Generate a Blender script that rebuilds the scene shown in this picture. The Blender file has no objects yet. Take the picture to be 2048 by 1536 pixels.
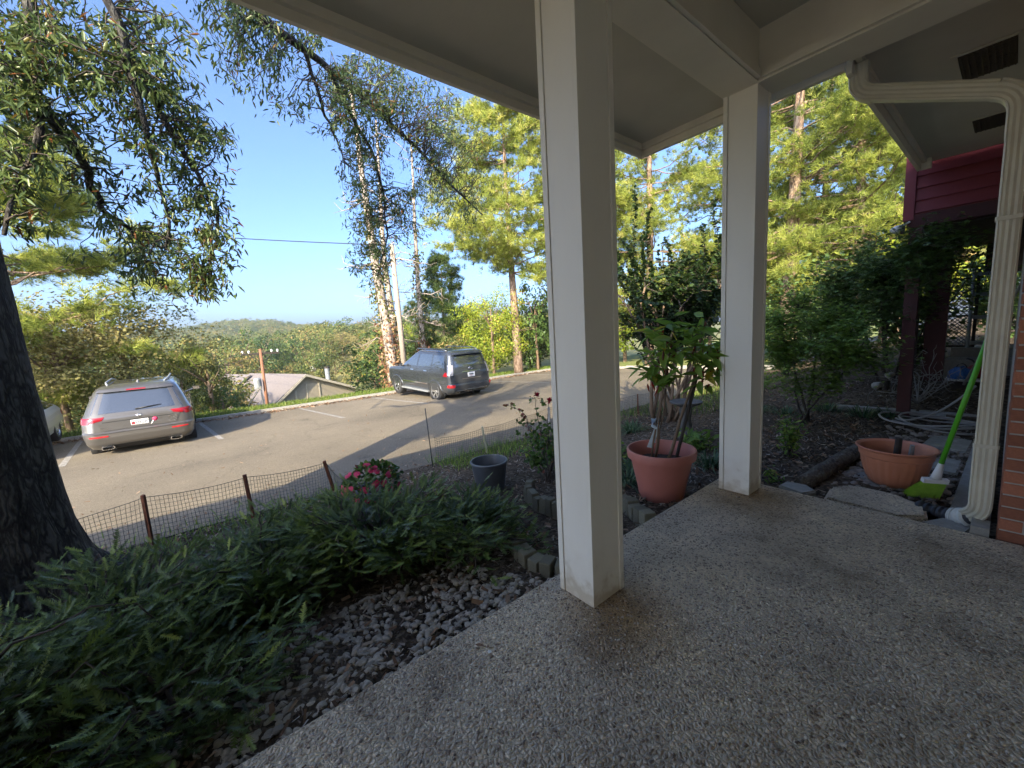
import bpy, bmesh, math, random
import numpy as np
from mathutils import Matrix, Vector

SC = bpy.context.scene
COL = SC.collection
R = math.radians
rng = np.random.default_rng(7)
random.seed(7)

# ------------------------------------------------------------------ camera, sky, sun, exposure
EYE = np.array([0.0, 0.0, 1.45])                    # eye height above the porch slab (slab top is z = 0)
PITCH, ROLL, YAW, FPX = R(7.56), R(-3.3), R(51.6), 795.0


def camera_axes():
    f0 = np.array([-math.sin(YAW), math.cos(YAW), 0]); r0 = np.array([math.cos(YAW), math.sin(YAW), 0]); u0 = np.array([0, 0, 1.])
    f = f0 * math.cos(PITCH) - u0 * math.sin(PITCH); u = u0 * math.cos(PITCH) + f0 * math.sin(PITCH)
    return np.array([r0 * math.cos(ROLL) + u * math.sin(ROLL), u * math.cos(ROLL) - r0 * math.sin(ROLL), f])


AX = camera_axes()
cam_data = bpy.data.cameras.new('camera')
cam_data.sensor_width = 36; cam_data.lens = FPX / 2048 * 36
cam_data.clip_start = 0.05; cam_data.clip_end = 4000
cam = bpy.data.objects.new('camera', cam_data); COL.objects.link(cam)
m4 = Matrix.Identity(4)
for i in range(3):
    m4[i][0], m4[i][1], m4[i][2] = AX[0][i], AX[1][i], -AX[2][i]
m4.translation = Vector(EYE)
cam.matrix_world = m4
SC.camera = cam

SUN_EL, SUN_TO = R(30), np.array([0.60, -0.80])     # direction on the ground towards the sun
world = bpy.data.worlds.new('World'); SC.world = world; world.use_nodes = True
nt = world.node_tree; nt.nodes.clear()
sky = nt.nodes.new('ShaderNodeTexSky'); sky.sky_type = 'NISHITA'; sky.sun_disc = False
sky.sun_elevation = SUN_EL; sky.sun_rotation = math.atan2(SUN_TO[0], SUN_TO[1])
sky.air_density = 0.7; sky.dust_density = 3.8; sky.ozone_density = 6.0
bg = nt.nodes.new('ShaderNodeBackground'); bg.inputs[1].default_value = 0.092
wo = nt.nodes.new('ShaderNodeOutputWorld')
nt.links.new(sky.outputs[0], bg.inputs[0]); nt.links.new(bg.outputs[0], wo.inputs[0])
sl = bpy.data.lights.new('sun', 'SUN'); sl.energy = 2.25; sl.angle = R(0.53); sl.color = (1.0, 0.85, 0.60)
sun = bpy.data.objects.new('sun', sl); COL.objects.link(sun)
sd = Vector((-SUN_TO[0] * math.cos(SUN_EL), -SUN_TO[1] * math.cos(SUN_EL), -math.sin(SUN_EL)))
sun.rotation_euler = sd.to_track_quat('-Z', 'Y').to_euler(); sun.location = (6, -8, 12)
SC.view_settings.view_transform = 'Standard'; SC.view_settings.look = 'None'
SC.view_settings.gamma = 1; SC.view_settings.use_curve_mapping = False
SC.view_settings.exposure = 2.5
cy = SC.cycles
cy.use_denoising = True
cy.max_bounces = 8; cy.diffuse_bounces = 4; cy.glossy_bounces = 3; cy.transmission_bounces = 4; cy.transparent_max_bounces = 8
cy.sample_clamp_indirect = 8


# ------------------------------------------------------------------ authoring helpers
def toward(px, py, dist):
    """World point seen at a photo position, at a horizontal distance in metres."""
    d = AX.T @ np.array([(px - 1024) / FPX, -(py - 768) / FPX, 1.]); return EYE + d * (dist / math.hypot(d[0], d[1]))


def ground_z(x, y):
    u = -x
    if u < 1.6: z = -0.10
    elif u < 5.7: z = -0.10 - (u - 1.6) / 4.1 * 0.5
    elif u < 17.2: z = -0.60 - 0.035 * (u - 5.7)
    else: z = float(np.interp(u, [17.2, 18.6, 21, 26, 36, 60, 110, 180, 300, 460, 900], [-0.98, -0.95, -1.7, -3.6, -6.6, -9.5, -12, -8.5, 1, 14, 26]))
    if u < 4.5 and y > 6.6:
        z += float(np.interp(y, [6.6, 7.7, 10.5, 16], [0, 0.12, 0.85, 1.1])) * float(np.interp(u, [0, 2.0, 4.5], [1, .55, 0]))
    if u > 220: z += min((u - 220) / 200, 1) * (5.0 * math.sin(y * .021 + 1.0) + 3.2 * math.sin(y * .053 + u * .011) - 3.5)
    if u > 17.2 and y > 14:                                      # the bank stays high on the pine side
        z = max(z, float(np.interp(y, [14, 26, 60], [z, -2.2, -1.5])))
    return z


def grounded(px, py):
    """Ground point seen at a photo position."""
    d = AX.T @ np.array([(px - 1024) / FPX, -(py - 768) / FPX, 1.]); z = -.1
    for _ in range(60):
        p = EYE + d * ((z - EYE[2]) / d[2]); z = .5 * z + .5 * ground_z(p[0], p[1])
    return p


def bearing(px, dist):
    p = toward(px, 700, dist); return float(p[0]), float(p[1])


def vnorm(a):
    return a / np.maximum(np.linalg.norm(a, axis=-1, keepdims=True), 1e-9)


def frames(D, roll=None, up=None):
    """n x 3 x 3 matrices whose columns are side, direction, normal."""
    D = vnorm(np.asarray(D, float)); n = len(D)
    U = np.tile([0, 0, 1.], (n, 1)) if up is None else vnorm(up)
    bad = np.abs((D * U).sum(1)) > .98; U[bad] = [1, .1, 0]
    S = vnorm(np.cross(D, U)); N = np.cross(S, D)
    if roll is not None:
        c, s = np.cos(roll)[:, None], np.sin(roll)[:, None]; S, N = S * c + N * s, N * c - S * s
    return np.stack([S, D, N], axis=2)


def rdir(n):
    return vnorm(rng.normal(size=(n, 3)))


class MB:
    """Collects geometry (quads and triangles) with a per-vertex tint, and links it as one mesh object."""
    def __init__(s): s.V, s.Q, s.T, s.t, s.n = [], [], [], [], 0
    def add(s, V, Q=None, T=None, tint=.5):
        V = np.asarray(V, float).reshape(-1, 3)
        if Q is not None and len(Q): s.Q.append(np.asarray(Q, int).reshape(-1, 4) + s.n)
        if T is not None and len(T): s.T.append(np.asarray(T, int).reshape(-1, 3) + s.n)
        s.V.append(V); s.t.append(np.broadcast_to(np.asarray(tint, float), (len(V),)).copy()); s.n += len(V); return s
    def stamp(s, templ, P, F=None, S=1., tint=.5):
        tv, tq, tt = templ; tv = np.asarray(tv, float); P = np.asarray(P, float); n = len(P); k = len(tv)
        if n == 0: return s
        if F is None: F = np.tile(np.eye(3), (n, 1, 1))
        S = np.asarray(S, float)
        sc = np.broadcast_to(S.reshape(-1, 1, 1) if S.ndim == 1 else (S.reshape(n, 1, 3) if S.ndim == 2 else S), (n, 1, 3) if S.ndim == 2 else (n, 1, 1))
        V = np.einsum('nij,nkj->nki', F, tv[None] * sc) + P[:, None]
        off = (np.arange(n) * k)[:, None, None]
        Q = (np.asarray(tq, int).reshape(1, -1, 4) + off).reshape(-1, 4) if len(tq) else None
        T = (np.asarray(tt, int).reshape(1, -1, 3) + off).reshape(-1, 3) if len(tt) else None
        tn = np.repeat(np.broadcast_to(np.asarray(tint, float), (n,)), k)
        return s.add(V, Q, T, tn)
    def box(s, lo, hi, rot=None, org=None, tint=.5):
        lo, hi = np.array(lo, float), np.array(hi, float)
        V = np.array([[(lo, hi)[i][0], (lo, hi)[j][1], (lo, hi)[k][2]] for k in (0, 1) for j in (0, 1) for i in (0, 1)])
        if rot is not None: V = V @ np.asarray(rot).T
        if org is not None: V = V + np.asarray(org)
        return s.add(V, [[0, 2, 3, 1], [4, 5, 7, 6], [0, 1, 5, 4], [2, 6, 7, 3], [0, 4, 6, 2], [1, 3, 7, 5]], tint=tint)
    def tube(s, P, r, k=8, cap=True, tint=.5, sq=None):
        P = np.asarray(P, float); n = len(P); r = np.broadcast_to(np.asarray(r, float), (n,))
        T = np.gradient(P, axis=0); T = vnorm(T); S = np.zeros((n, 3)); S[0] = np.cross(T[0], [.13, .27, .95]) if abs(T[0][2]) < .9 else np.cross(T[0], [1, .2, 0])
        S[0] /= np.linalg.norm(S[0])
        for i in range(1, n):
            v = S[i - 1] - T[i] * (S[i - 1] @ T[i]); S[i] = v / max(np.linalg.norm(v), 1e-9)
        N = np.cross(T, S); a = np.arange(k) * 2 * math.pi / k
        V = P[:, None] + r[:, None, None] * (np.cos(a)[None, :, None] * S[:, None] + np.sin(a)[None, :, None] * N[:, None])
        i = np.arange(n - 1)[:, None] * k; j = np.arange(k)[None]; jn = (j + 1) % k
        Q = np.stack([i + j, i + jn, i + k + jn, i + k + j], -1).reshape(-1, 4)
        b = s.n; s.add(V, Q, tint=tint)
        if cap and k > 2:
            t = [[0, q + 1, q] for q in range(1, k - 1)] + [[(n - 1) * k, (n - 1) * k + q, (n - 1) * k + q + 1] for q in range(1, k - 1)]
            s.T.append(np.array(t) + b)
        return s
    def lathe(s, prof, k=32, org=(0, 0, 0), axis='z', mod=None, tint=.5, closed=False):
        prof = np.asarray(prof, float); n = len(prof); a = np.arange(k) * 2 * math.pi / k
        rr = prof[:, 0][:, None] * np.ones(k)[None]
        if mod is not None: rr = rr * mod(a[None], prof[:, 1][:, None])
        V = np.stack([rr * np.cos(a), rr * np.sin(a), np.repeat(prof[:, 1][:, None], k, 1)], -1)
        if axis == 'y': V = V[..., [0, 2, 1]] * np.array([1, 1, -1])
        if axis == 'x': V = V[..., [2, 0, 1]]
        i = np.arange(n - 1 + (1 if closed else 0))[:, None] * k; j = np.arange(k)[None]; jn = (j + 1) % k; i2 = (i + k) % (n * k)
        return s.add(V + np.asarray(org), np.stack([i + j, i + jn, i2 + jn, i2 + j], -1).reshape(-1, 4), tint=tint)
    def prism(s, poly, z0, z1, tint=.5):
        """Horizontal polygon (x, y) extruded from z0 to z1."""
        p = np.asarray(poly, float); n = len(p); b = s.n
        V = np.concatenate([np.c_[p, np.full(n, z0)], np.c_[p, np.full(n, z1)]])
        j = np.arange(n); jn = (j + 1) % n
        s.add(V, np.stack([j, jn, jn + n, j + n], -1), tint=tint)
        c = p.mean(0); s.add([[c[0], c[1], z1], [c[0], c[1], z0]])
        s.T.append(np.stack([j + n + b, jn + n + b, np.full(n, 2 * n + b)], -1)); s.T.append(np.stack([jn + b, j + b, np.full(n, 2 * n + 1 + b)], -1)); return s
    def mesh(s, name, smooth=True, sharp=None):
        V = np.concatenate(s.V); Q = np.concatenate(s.Q) if s.Q else np.zeros((0, 4), int); T = np.concatenate(s.T) if s.T else np.zeros((0, 3), int)
        me = bpy.data.meshes.new(name); me.vertices.add(len(V)); me.vertices.foreach_set('co', V.ravel().astype('f4'))
        loops = np.concatenate([Q.ravel(), T.ravel()]); me.loops.add(len(loops)); me.loops.foreach_set('vertex_index', loops.astype('i4'))
        st = np.concatenate([np.arange(len(Q)) * 4, len(Q) * 4 + np.arange(len(T)) * 3]); me.polygons.add(len(st)); me.polygons.foreach_set('loop_start', st.astype('i4'))
        me.update(calc_edges=True)
        at = me.attributes.new('tint', 'FLOAT', 'POINT'); at.data.foreach_set('value', np.concatenate(s.t).astype('f4'))
        if smooth:
            me.shade_smooth()
            if sharp: me.set_sharp_from_angle(angle=R(sharp))
        else: me.shade_flat()
        return me
    def obj(s, name, mat, parent=None, loc=None, smooth=True, sharp=None, **props):
        me = s.mesh(name, smooth, sharp)
        return put(name, me, mat, parent, loc, **props)


def put(name, me, mat, parent=None, loc=None, rot=None, **props):
    if mat is not None and not me.materials:
        for q in (mat if isinstance(mat, (list, tuple)) else [mat]): me.materials.append(q)
    o = bpy.data.objects.new(name, me); COL.objects.link(o)
    if parent is not None: o.parent = parent
    if loc is not None: o.location = [float(v) for v in loc]
    if rot is not None: o.rotation_euler = [float(v) for v in rot]
    for k, v in props.items(): o[k] = v
    return o


def thing(name, label, category, loc=(0, 0, 0), rz=0., group=None):
    o = bpy.data.objects.new(name, None); COL.objects.link(o); o.empty_display_size = .1
    o.location = [float(v) for v in loc]; o.rotation_euler = (0, 0, float(rz)); o['label'] = label; o['category'] = category
    if group: o['group'] = group
    return o


def copy_tree(o, parent=None):
    c = o.copy(); COL.objects.link(c)
    if parent is not None: c.parent = parent
    for ch in list(o.children): copy_tree(ch, c)
    return c


# ------------------------------------------------------------------ materials
def new_mat(name):
    m = bpy.data.materials.new(name); m.use_nodes = True
    return m, m.node_tree, m.node_tree.nodes['Principled BSDF']


def nd(t, typ, **kw):
    n = t.nodes.new(typ)
    for k, v in kw.items():
        if k.startswith('i_'):
            key = k[2:]; key = int(key) if key.isdigit() else key.replace('_', ' ')
            n.inputs[key].default_value = v
        else: setattr(n, k, v)
    return n


def ramp(t, fac, stops):
    r = nd(t, 'ShaderNodeValToRGB'); cr = r.color_ramp
    while len(cr.elements) > 1: cr.elements.remove(cr.elements[-1])
    for i, (p, c) in enumerate(stops):
        e = cr.elements[0] if i == 0 else cr.elements.new(p)
        e.position = p; e.color = (*c, 1) if len(c) == 3 else c
    t.links.new(fac, r.inputs[0]); return r.outputs[0]


def coords(t, kind='Object', scale=(1, 1, 1)):
    if kind == 'World': g = nd(t, 'ShaderNodeNewGeometry'); o = g.outputs['Position']
    else: g = nd(t, 'ShaderNodeTexCoord'); o = g.outputs[kind]
    if tuple(scale) != (1, 1, 1):
        mp = nd(t, 'ShaderNodeMapping'); mp.inputs['Scale'].default_value = scale; t.links.new(o, mp.inputs[0]); o = mp.outputs[0]
    return o


def surf(name, c1, c2=None, scale=6., rough=.6, bump=0., bscale=40., metal=0., spec=.5, stretch=(1, 1, 1), kind='Object', coat=0., c3=None, detail=6, tint=0.):
    """Painted / stone / wood surface: two or three base colours broken up by noise, fine relief as bump."""
    m, t, b = new_mat(name); b.inputs['Roughness'].default_value = rough; b.inputs['Metallic'].default_value = metal
    b.inputs['Specular IOR Level'].default_value = spec; b.inputs['Coat Weight'].default_value = coat
    v = coords(t, kind, stretch)
    if c2 is None: c2 = tuple(x * .85 for x in c1)
    n = nd(t, 'ShaderNodeTexNoise', i_Scale=scale, i_Detail=detail, i_Roughness=.62); t.links.new(v, n.inputs['Vector'])
    st = [(.32, c1), (.68, c2)] if c3 is None else [(.28, c1), (.5, c2), (.72, c3)]
    colr = ramp(t, n.outputs[0], st)
    if tint:
        at = nd(t, 'ShaderNodeObjectInfo'); hv = nd(t, 'ShaderNodeHueSaturation')
        mr = nd(t, 'ShaderNodeMapRange'); mr.inputs['To Min'].default_value = 1 - tint; mr.inputs['To Max'].default_value = 1 + tint
        t.links.new(at.outputs['Random'], mr.inputs[0]); t.links.new(mr.outputs[0], hv.inputs['Value']); t.links.new(colr, hv.inputs['Color']); colr = hv.outputs[0]
    t.links.new(colr, b.inputs['Base Color'])
    if bump:
        n2 = nd(t, 'ShaderNodeTexNoise', i_Scale=bscale, i_Detail=4.); t.links.new(v, n2.inputs['Vector'])
        bp = nd(t, 'ShaderNodeBump', i_Strength=bump, i_Distance=.02); t.links.new(n2.outputs[0], bp.inputs['Height']); t.links.new(bp.outputs[0], b.inputs['Normal'])
    return m


def leafmat(name, stops, rough=.5, trans=.35, spec=.35, objvar=0.):
    """Leaf colours picked per leaf from the tint attribute; part of the light passes through."""
    m, t, b = new_mat(name); b.inputs['Roughness'].default_value = rough; b.inputs['Specular IOR Level'].default_value = spec
    a = nd(t, 'ShaderNodeAttribute', attribute_name='tint'); f = a.outputs['Fac']
    if objvar:
        oi = nd(t, 'ShaderNodeObjectInfo'); ad = nd(t, 'ShaderNodeMath', operation='MULTIPLY_ADD'); ad.inputs[1].default_value = objvar * 2; ad.inputs[2].default_value = -objvar
        t.links.new(oi.outputs['Random'], ad.inputs[0]); a2 = nd(t, 'ShaderNodeMath', operation='ADD'); t.links.new(f, a2.inputs[0]); t.links.new(ad.outputs[0], a2.inputs[1]); f = a2.outputs[0]
    c = ramp(t, f, stops)
    t.links.new(c, b.inputs['Base Color'])
    tr = nd(t, 'ShaderNodeBsdfTranslucent'); t.links.new(c, tr.inputs[0])
    mx = nd(t, 'ShaderNodeMixShader'); mx.inputs[0].default_value = trans
    t.links.new(b.outputs[0], mx.inputs[1]); t.links.new(tr.outputs[0], mx.inputs[2])
    t.links.new(mx.outputs[0], t.nodes['Material Output'].inputs[0]); return m


def flat(name, c, rough=.5, metal=0., spec=.5, coat=0.):
    m, t, b = new_mat(name); b.inputs['Base Color'].default_value = (*c, 1); b.inputs['Roughness'].default_value = rough
    b.inputs['Metallic'].default_value = metal; b.inputs['Specular IOR Level'].default_value = spec; b.inputs['Coat Weight'].default_value = coat; return m


def barkmat(name, c1, c2, c3, vert=.25, scale=14., bump=.9):
    m, t, b = new_mat(name); b.inputs['Roughness'].default_value = .9; b.inputs['Specular IOR Level'].default_value = .2
    v = coords(t, 'Object', (1, 1, vert))
    vo = nd(t, 'ShaderNodeTexVoronoi', i_Scale=scale, feature='DISTANCE_TO_EDGE'); nz = nd(t, 'ShaderNodeTexNoise', i_Scale=scale * .8, i_Detail=8.)
    t.links.new(v, nz.inputs['Vector'])
    mx = nd(t, 'ShaderNodeMixRGB', blend_type='LINEAR_LIGHT'); mx.inputs[0].default_value = .12
    t.links.new(v, mx.inputs[1]); t.links.new(nz.outputs['Color'], mx.inputs[2]); t.links.new(mx.outputs[0], vo.inputs['Vector'])
    mu = nd(t, 'ShaderNodeMath', operation='MULTIPLY_ADD'); mu.inputs[1].default_value = 1.2; t.links.new(vo.outputs['Distance'], mu.inputs[0])
    n3 = nd(t, 'ShaderNodeMath', operation='MULTIPLY'); n3.inputs[1].default_value = .8; t.links.new(nz.outputs[0], n3.inputs[0]); t.links.new(n3.outputs[0], mu.inputs[2])
    t.links.new(ramp(t, mu.outputs[0], [(.25, c1), (.5, c2), (.75, c3)]), b.inputs['Base Color'])
    bp = nd(t, 'ShaderNodeBump', i_Strength=bump, i_Distance=.03); t.links.new(mu.outputs[0], bp.inputs['Height']); t.links.new(bp.outputs[0], b.inputs['Normal']); return m


M = {}
M['white'] = surf('white_paint', (.76, .71, .59), (.69, .64, .53), 3, .5, .08, 90)
M['white_col'] = surf('column_paint', (.92, .88, .77), (.88, .84, .73), 4, .45, .12, 160, stretch=(1, 1, .08))
_m = M['white_col']; _t = _m.node_tree; _b = _t.nodes['Principled BSDF']; _src = _b.inputs['Base Color'].links[0].from_socket
_co = coords(_t, 'World'); _sx = nd(_t, 'ShaderNodeSeparateXYZ'); _t.links.new(_co, _sx.inputs[0]); _nz = nd(_t, 'ShaderNodeTexNoise', i_Scale=14., i_Detail=8.); _t.links.new(_co, _nz.inputs['Vector'])
_ad = nd(_t, 'ShaderNodeMath', operation='MULTIPLY_ADD'); _ad.inputs[1].default_value = .55; _t.links.new(_nz.outputs[0], _ad.inputs[0]); _t.links.new(_sx.outputs['Z'], _ad.inputs[2])
_mx = nd(_t, 'ShaderNodeMixRGB', blend_type='MULTIPLY'); _mx.inputs[2].default_value = (.60, .52, .40, 1); _t.links.new(ramp(_t, _ad.outputs[0], [(.27, (.75, .75, .75)), (.40, (.12, .12, .12)), (.62, (0, 0, 0))]), _mx.inputs[0]); _t.links.new(_src, _mx.inputs[1]); _t.links.new(_mx.outputs[0], _b.inputs['Base Color'])
M['caulk'] = flat('dark_joint', (.16, .15, .13), .8)
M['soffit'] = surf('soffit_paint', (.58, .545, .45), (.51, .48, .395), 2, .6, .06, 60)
M['shingle'] = surf('roof_shingles', (.16, .15, .145), (.22, .20, .19), 30, .9, .5, 60)
M['cream'] = surf('cream_metal', (.70, .66, .52), (.60, .56, .43), 5, .4, .05, 60)
M['mortar'] = surf('mortar', (.50, .46, .40), (.42, .39, .34), 30, .9, .4, 120)
M['brick'] = surf('brick_red', (.45, .17, .095), (.35, .13, .075), 9, .85, .4, 90, tint=.3)
M['redsiding'] = surf('red_siding_paint', (.20, .028, .036), (.165, .023, .030), 4, .55, .1, 80, stretch=(.1, 1, 1), tint=.08)
M['redpost'] = surf('red_brown_post', (.075, .018, .017), (.05, .014, .013), 6, .7, .2, 60)
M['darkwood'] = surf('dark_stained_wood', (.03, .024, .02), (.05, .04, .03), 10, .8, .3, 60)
M['greywood'] = surf('grey_weathered_wood', (.22, .22, .21), (.32, .31, .29), 14, .9, .5, 80, stretch=(1, 1, .2), c3=(.17, .17, .15), tint=.2)
M['edging'] = surf('edging_timber', (.13, .125, .08), (.19, .175, .12), 14, .9, .5, 60, c3=(.08, .08, .05), tint=.25)
M['terracotta'] = surf('terracotta_plastic', (.50, .18, .135), (.44, .155, .115), 3, .5, .06, 90)
M['orangeclay'] = surf('orange_plastic', (.58, .23, .13), (.50, .19, .105), 4, .45, .05, 80)
M['greyplastic'] = surf('grey_plastic', (.10, .115, .13), (.08, .09, .10), 4, .4, .03, 60)
M['soil'] = surf('potting_soil', (.035, .022, .014), (.06, .04, .028), 40, .95, .8, 60)
M['concrete'] = surf('concrete', (.38, .36, .32), (.28, .27, .24), 8, .9, .35, 60, c3=(.44, .42, .38))
M['flagstone'] = surf('flagstone', (.34, .33, .29), (.25, .24, .21), 9, .85, .3, 40, c3=(.40, .38, .33), tint=.15)
M['whitestone'] = surf('white_stone', (.54, .49, .40), (.36, .325, .26), 9, .85, .5, 50, c3=(.62, .57, .48), kind='Object', tint=.28)
M['brownstone'] = surf('brown_stone', (.25, .20, .16), (.36, .31, .26), 14, .85, .3, 60, tint=.35)
M['bark'] = barkmat('oak_bark', (.012, .011, .010), (.045, .042, .038), (.10, .098, .088), .3, 16)
M['twig'] = surf('twig_bark', (.05, .04, .03), (.075, .06, .05), 20, .9, .3, 60)
M['pinebark'] = barkmat('pine_bark', (.10, .065, .045), (.24, .165, .115), (.36, .27, .20), .35, 9)
M['deadbark'] = barkmat('dead_bark', (.16, .125, .10), (.30, .25, .21), (.42, .37, .32), .3, 7)
M['tanbark'] = surf('tan_stem_bark', (.14, .09, .055), (.20, .14, .09), 18, .8, .4, 60, stretch=(1, 1, .2), c3=(.12, .08, .05))
M['bluewood'] = surf('pale_blue_grey_wood', (.40, .44, .45), (.30, .33, .34), 12, .85, .3, 60)
M['darkstone'] = surf('dark_cast_stone', (.13, .125, .115), (.09, .088, .08), 12, .9, .4, 60)
M['log'] = barkmat('log_bark', (.05, .04, .032), (.12, .10, .08), (.19, .165, .13), 1., 14)
M['rust'] = surf('rusty_steel', (.17, .055, .022), (.09, .03, .015), 18, .85, .3, 60)
M['net'] = flat('black_netting', (.030, .033, .036), .5)
M['greenpost'] = surf('pale_post', (.36, .36, .27), (.28, .30, .20), 12, .8, .2, 50)
M['black'] = flat('black_plastic', (.012, .012, .013), .45)
M['hose'] = surf('grey_hose', (.33, .32, .30), (.26, .25, .24), 6, .5)
M['pipe'] = surf('black_corrugated', (.022, .024, .03), (.03, .034, .042), 8, .5)
M['cloth'] = surf('white_wrap', (.62, .64, .60), (.55, .56, .52), 8, .8, .3, 30)
M['bluecloth'] = surf('pale_blue_cloth', (.36, .43, .46), (.52, .57, .58), 30, .9, .4, 60)
M['broomgreen'] = surf('green_broom_plastic', (.12, .50, .03), (.10, .44, .025), 3, .35)
M['bristle'] = surf('lime_bristle', (.30, .52, .05), (.22, .42, .04), 30, .6, .3, 60)
M['whiteplastic'] = flat('white_plastic', (.75, .75, .72), .4)
M['bluebag'] = surf('blue_plastic_bag', (.02, .09, .30), (.03, .14, .42), 8, .35, .4, 14)
M['redcan'] = surf('red_can', (.30, .02, .02), (.24, .015, .02), 6, .4)
M['chrome'] = flat('chrome', (.75, .75, .76), .12, 1.)
M['tyre'] = surf('tyre_rubber', (.014, .014, .014), (.02, .02, .02), 20, .8, .2, 60)
M['rim'] = flat('alloy_rim', (.55, .56, .58), .25, .9)
M['glass'] = flat('sky_tinted_car_glass', (.030, .036, .042), .03, 0., 1., 1.)  # base colour lifted towards blue to stand in for reflected sky
M['glass'].node_tree.nodes['Principled BSDF'].inputs['IOR'].default_value = 1.85
M['taillight'] = flat('red_taillight_lens', (.26, .008, .016), .1, 0., .6, .5)
M['clearlens'] = flat('clear_lens', (.30, .29, .29), .12, .2, .7, .5)
M['reflector'] = flat('red_reflector', (.40, .015, .02), .25)
M['plate'] = flat('plate_white', (.72, .72, .72), .4)
M['plateink'] = flat('plate_ink', (.05, .07, .10), .5)
M['carpaint_grey'] = surf('grey_brown_car_paint', (.150, .144, .136), (.150, .144, .136), 3, .30, coat=1., metal=.6)
M['carpaint_dark'] = surf('dark_grey_car_paint', (.065, .074, .086), (.065, .074, .086), 3, .25, coat=1., metal=.55)
M['carpaint_white'] = surf('white_car_paint', (.78, .79, .80), (.78, .79, .80), 3, .25, coat=1.)
M['underbody'] = flat('dark_underbody', (.012, .012, .012), .8)
M['pole'] = surf('weathered_pole', (.34, .29, .24), (.26, .22, .18), 14, .9, .3, 30, stretch=(1, 1, .1))
M['brownpole'] = surf('brown_pole', (.20, .085, .045), (.26, .13, .075), 10, .9, .3, 30, stretch=(1, 1, .1))
M['metalgrey'] = surf('grey_metal', (.33, .35, .36), (.26, .28, .29), 6, .5, metal=.3)
M['wire'] = flat('wire', (.02, .02, .022), .6)
M['housesiding'] = surf('tan_siding', (.36, .315, .24), (.31, .275, .21), 3, .7, .1, 30)
M['housetrim'] = surf('pale_trim', (.46, .42, .33), (.40, .365, .29), 4, .6)
M['houseroof'] = surf('grey_roof_shingles', (.13, .115, .11), (.17, .15, .145), 5, .9, .4, 30, stretch=(1, 1, 1), c3=(.10, .09, .088))
M['stripe'] = surf('worn_white_line', (.42, .40, .36), (.18, .17, .155), 11, .9, .3, 80, kind='World', c3=(.46, .44, .40))
M['dirtleaf'] = leafmat('fallen_leaf', [(0, (.10, .055, .03)), (.4, (.20, .12, .07)), (.75, (.30, .20, .13)), (1, (.38, .30, .22))], .9, .05)
M['chips'] = leafmat('mulch_chip', [(0, (.05, .038, .03)), (.4, (.13, .10, .08)), (.75, (.25, .21, .17)), (1, (.44, .40, .34))], .95, 0., .1)
M['oakleaf'] = leafmat('oak_leaf', [(0, (.05, .085, .028)), (.5, (.095, .145, .042)), (.82, (.165, .20, .055)), (.93, (.20, .17, .03)), (1, (.22, .09, .03))], .38, .30, .5)
M['yewleaf'] = leafmat('yew_needle', [(0, (.040, .072, .020)), (.4, (.10, .155, .034)), (.7, (.20, .275, .052)), (1, (.36, .43, .09))], .42, .25, .4)
M['pineleaf'] = leafmat('pine_needle', [(0, (.13, .18, .04)), (.4, (.31, .37, .075)), (.75, (.50, .53, .12)), (1, (.60, .57, .18))], .5, .5, .2, .1)
M['darkpine'] = leafmat('dark_pine_needle', [(0, (.030, .065, .025)), (.5, (.07, .12, .03)), (1, (.15, .19, .04))], .5, .3, .3)
M['myrtle'] = leafmat('myrtle_leaf', [(0, (.018, .036, .012)), (.6, (.032, .062, .018)), (1, (.06, .10, .028))], .4, .2, .35)  # leaf colour darkened to carry the shade the shrub stands in
M['pepper'] = leafmat('pepper_leaf', [(0, (.12, .22, .04)), (.55, (.23, .38, .06)), (.88, (.33, .47, .09)), (1, (.58, .50, .06))], .4, .5, .4)
M['redpod'] = leafmat('red_pod', [(0, (.30, .02, .01)), (.6, (.25, .05, .015)), (1, (.12, .04, .02))], .35, .1)
M['maple'] = leafmat('maple_leaf', [(0, (.09, .16, .03)), (.5, (.17, .28, .045)), (1, (.28, .40, .07))], .45, .4)
M['darkshrub'] = leafmat('dark_shrub_leaf', [(0, (.045, .085, .022)), (.6, (.095, .16, .04)), (1, (.18, .26, .06))], .45, .3)
M['rose'] = leafmat('rose_leaf', [(0, (.03, .07, .015)), (.6, (.07, .14, .025)), (.92, (.13, .19, .035)), (1, (.20, .05, .04))], .4, .35)
M['rosered'] = leafmat('rose_petal', [(0, (.28, .008, .02)), (1, (.42, .015, .05))], .5, .2)
M['pink'] = leafmat('pink_petal', [(0, (.50, .03, .10)), (1, (.66, .07, .16))], .55, .2)
M['liriope'] = leafmat('strap_leaf', [(0, (.03, .075, .03)), (.6, (.07, .13, .06)), (1, (.17, .24, .12))], .4, .25)
M['weed'] = leafmat('weed_leaf', [(0, (.09, .17, .03)), (.7, (.18, .30, .05)), (1, (.36, .42, .09))], .5, .4)
M['grass'] = leafmat('grass_blade', [(0, (.06, .11, .02)), (.6, (.14, .22, .03)), (1, (.26, .27, .07))], .5, .3)
M['gold'] = leafmat('golden_leaf', [(0, (.13, .145, .045)), (.4, (.24, .225, .075)), (.8, (.36, .305, .115)), (1, (.42, .34, .17))], .6, .4)
M['yellowgreen'] = leafmat('yellow_green_leaf', [(0, (.13, .20, .025)), (.5, (.28, .35, .035)), (.9, (.44, .44, .05)), (1, (.50, .20, .06))], .5, .4)
M['wood1'] = leafmat('wood_leaf', [(0, (.05, .09, .028)), (.35, (.095, .135, .04)), (.6, (.15, .17, .05)), (.85, (.23, .21, .065)), (1, (.32, .23, .09))], .6, .3, .2, .38)
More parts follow.
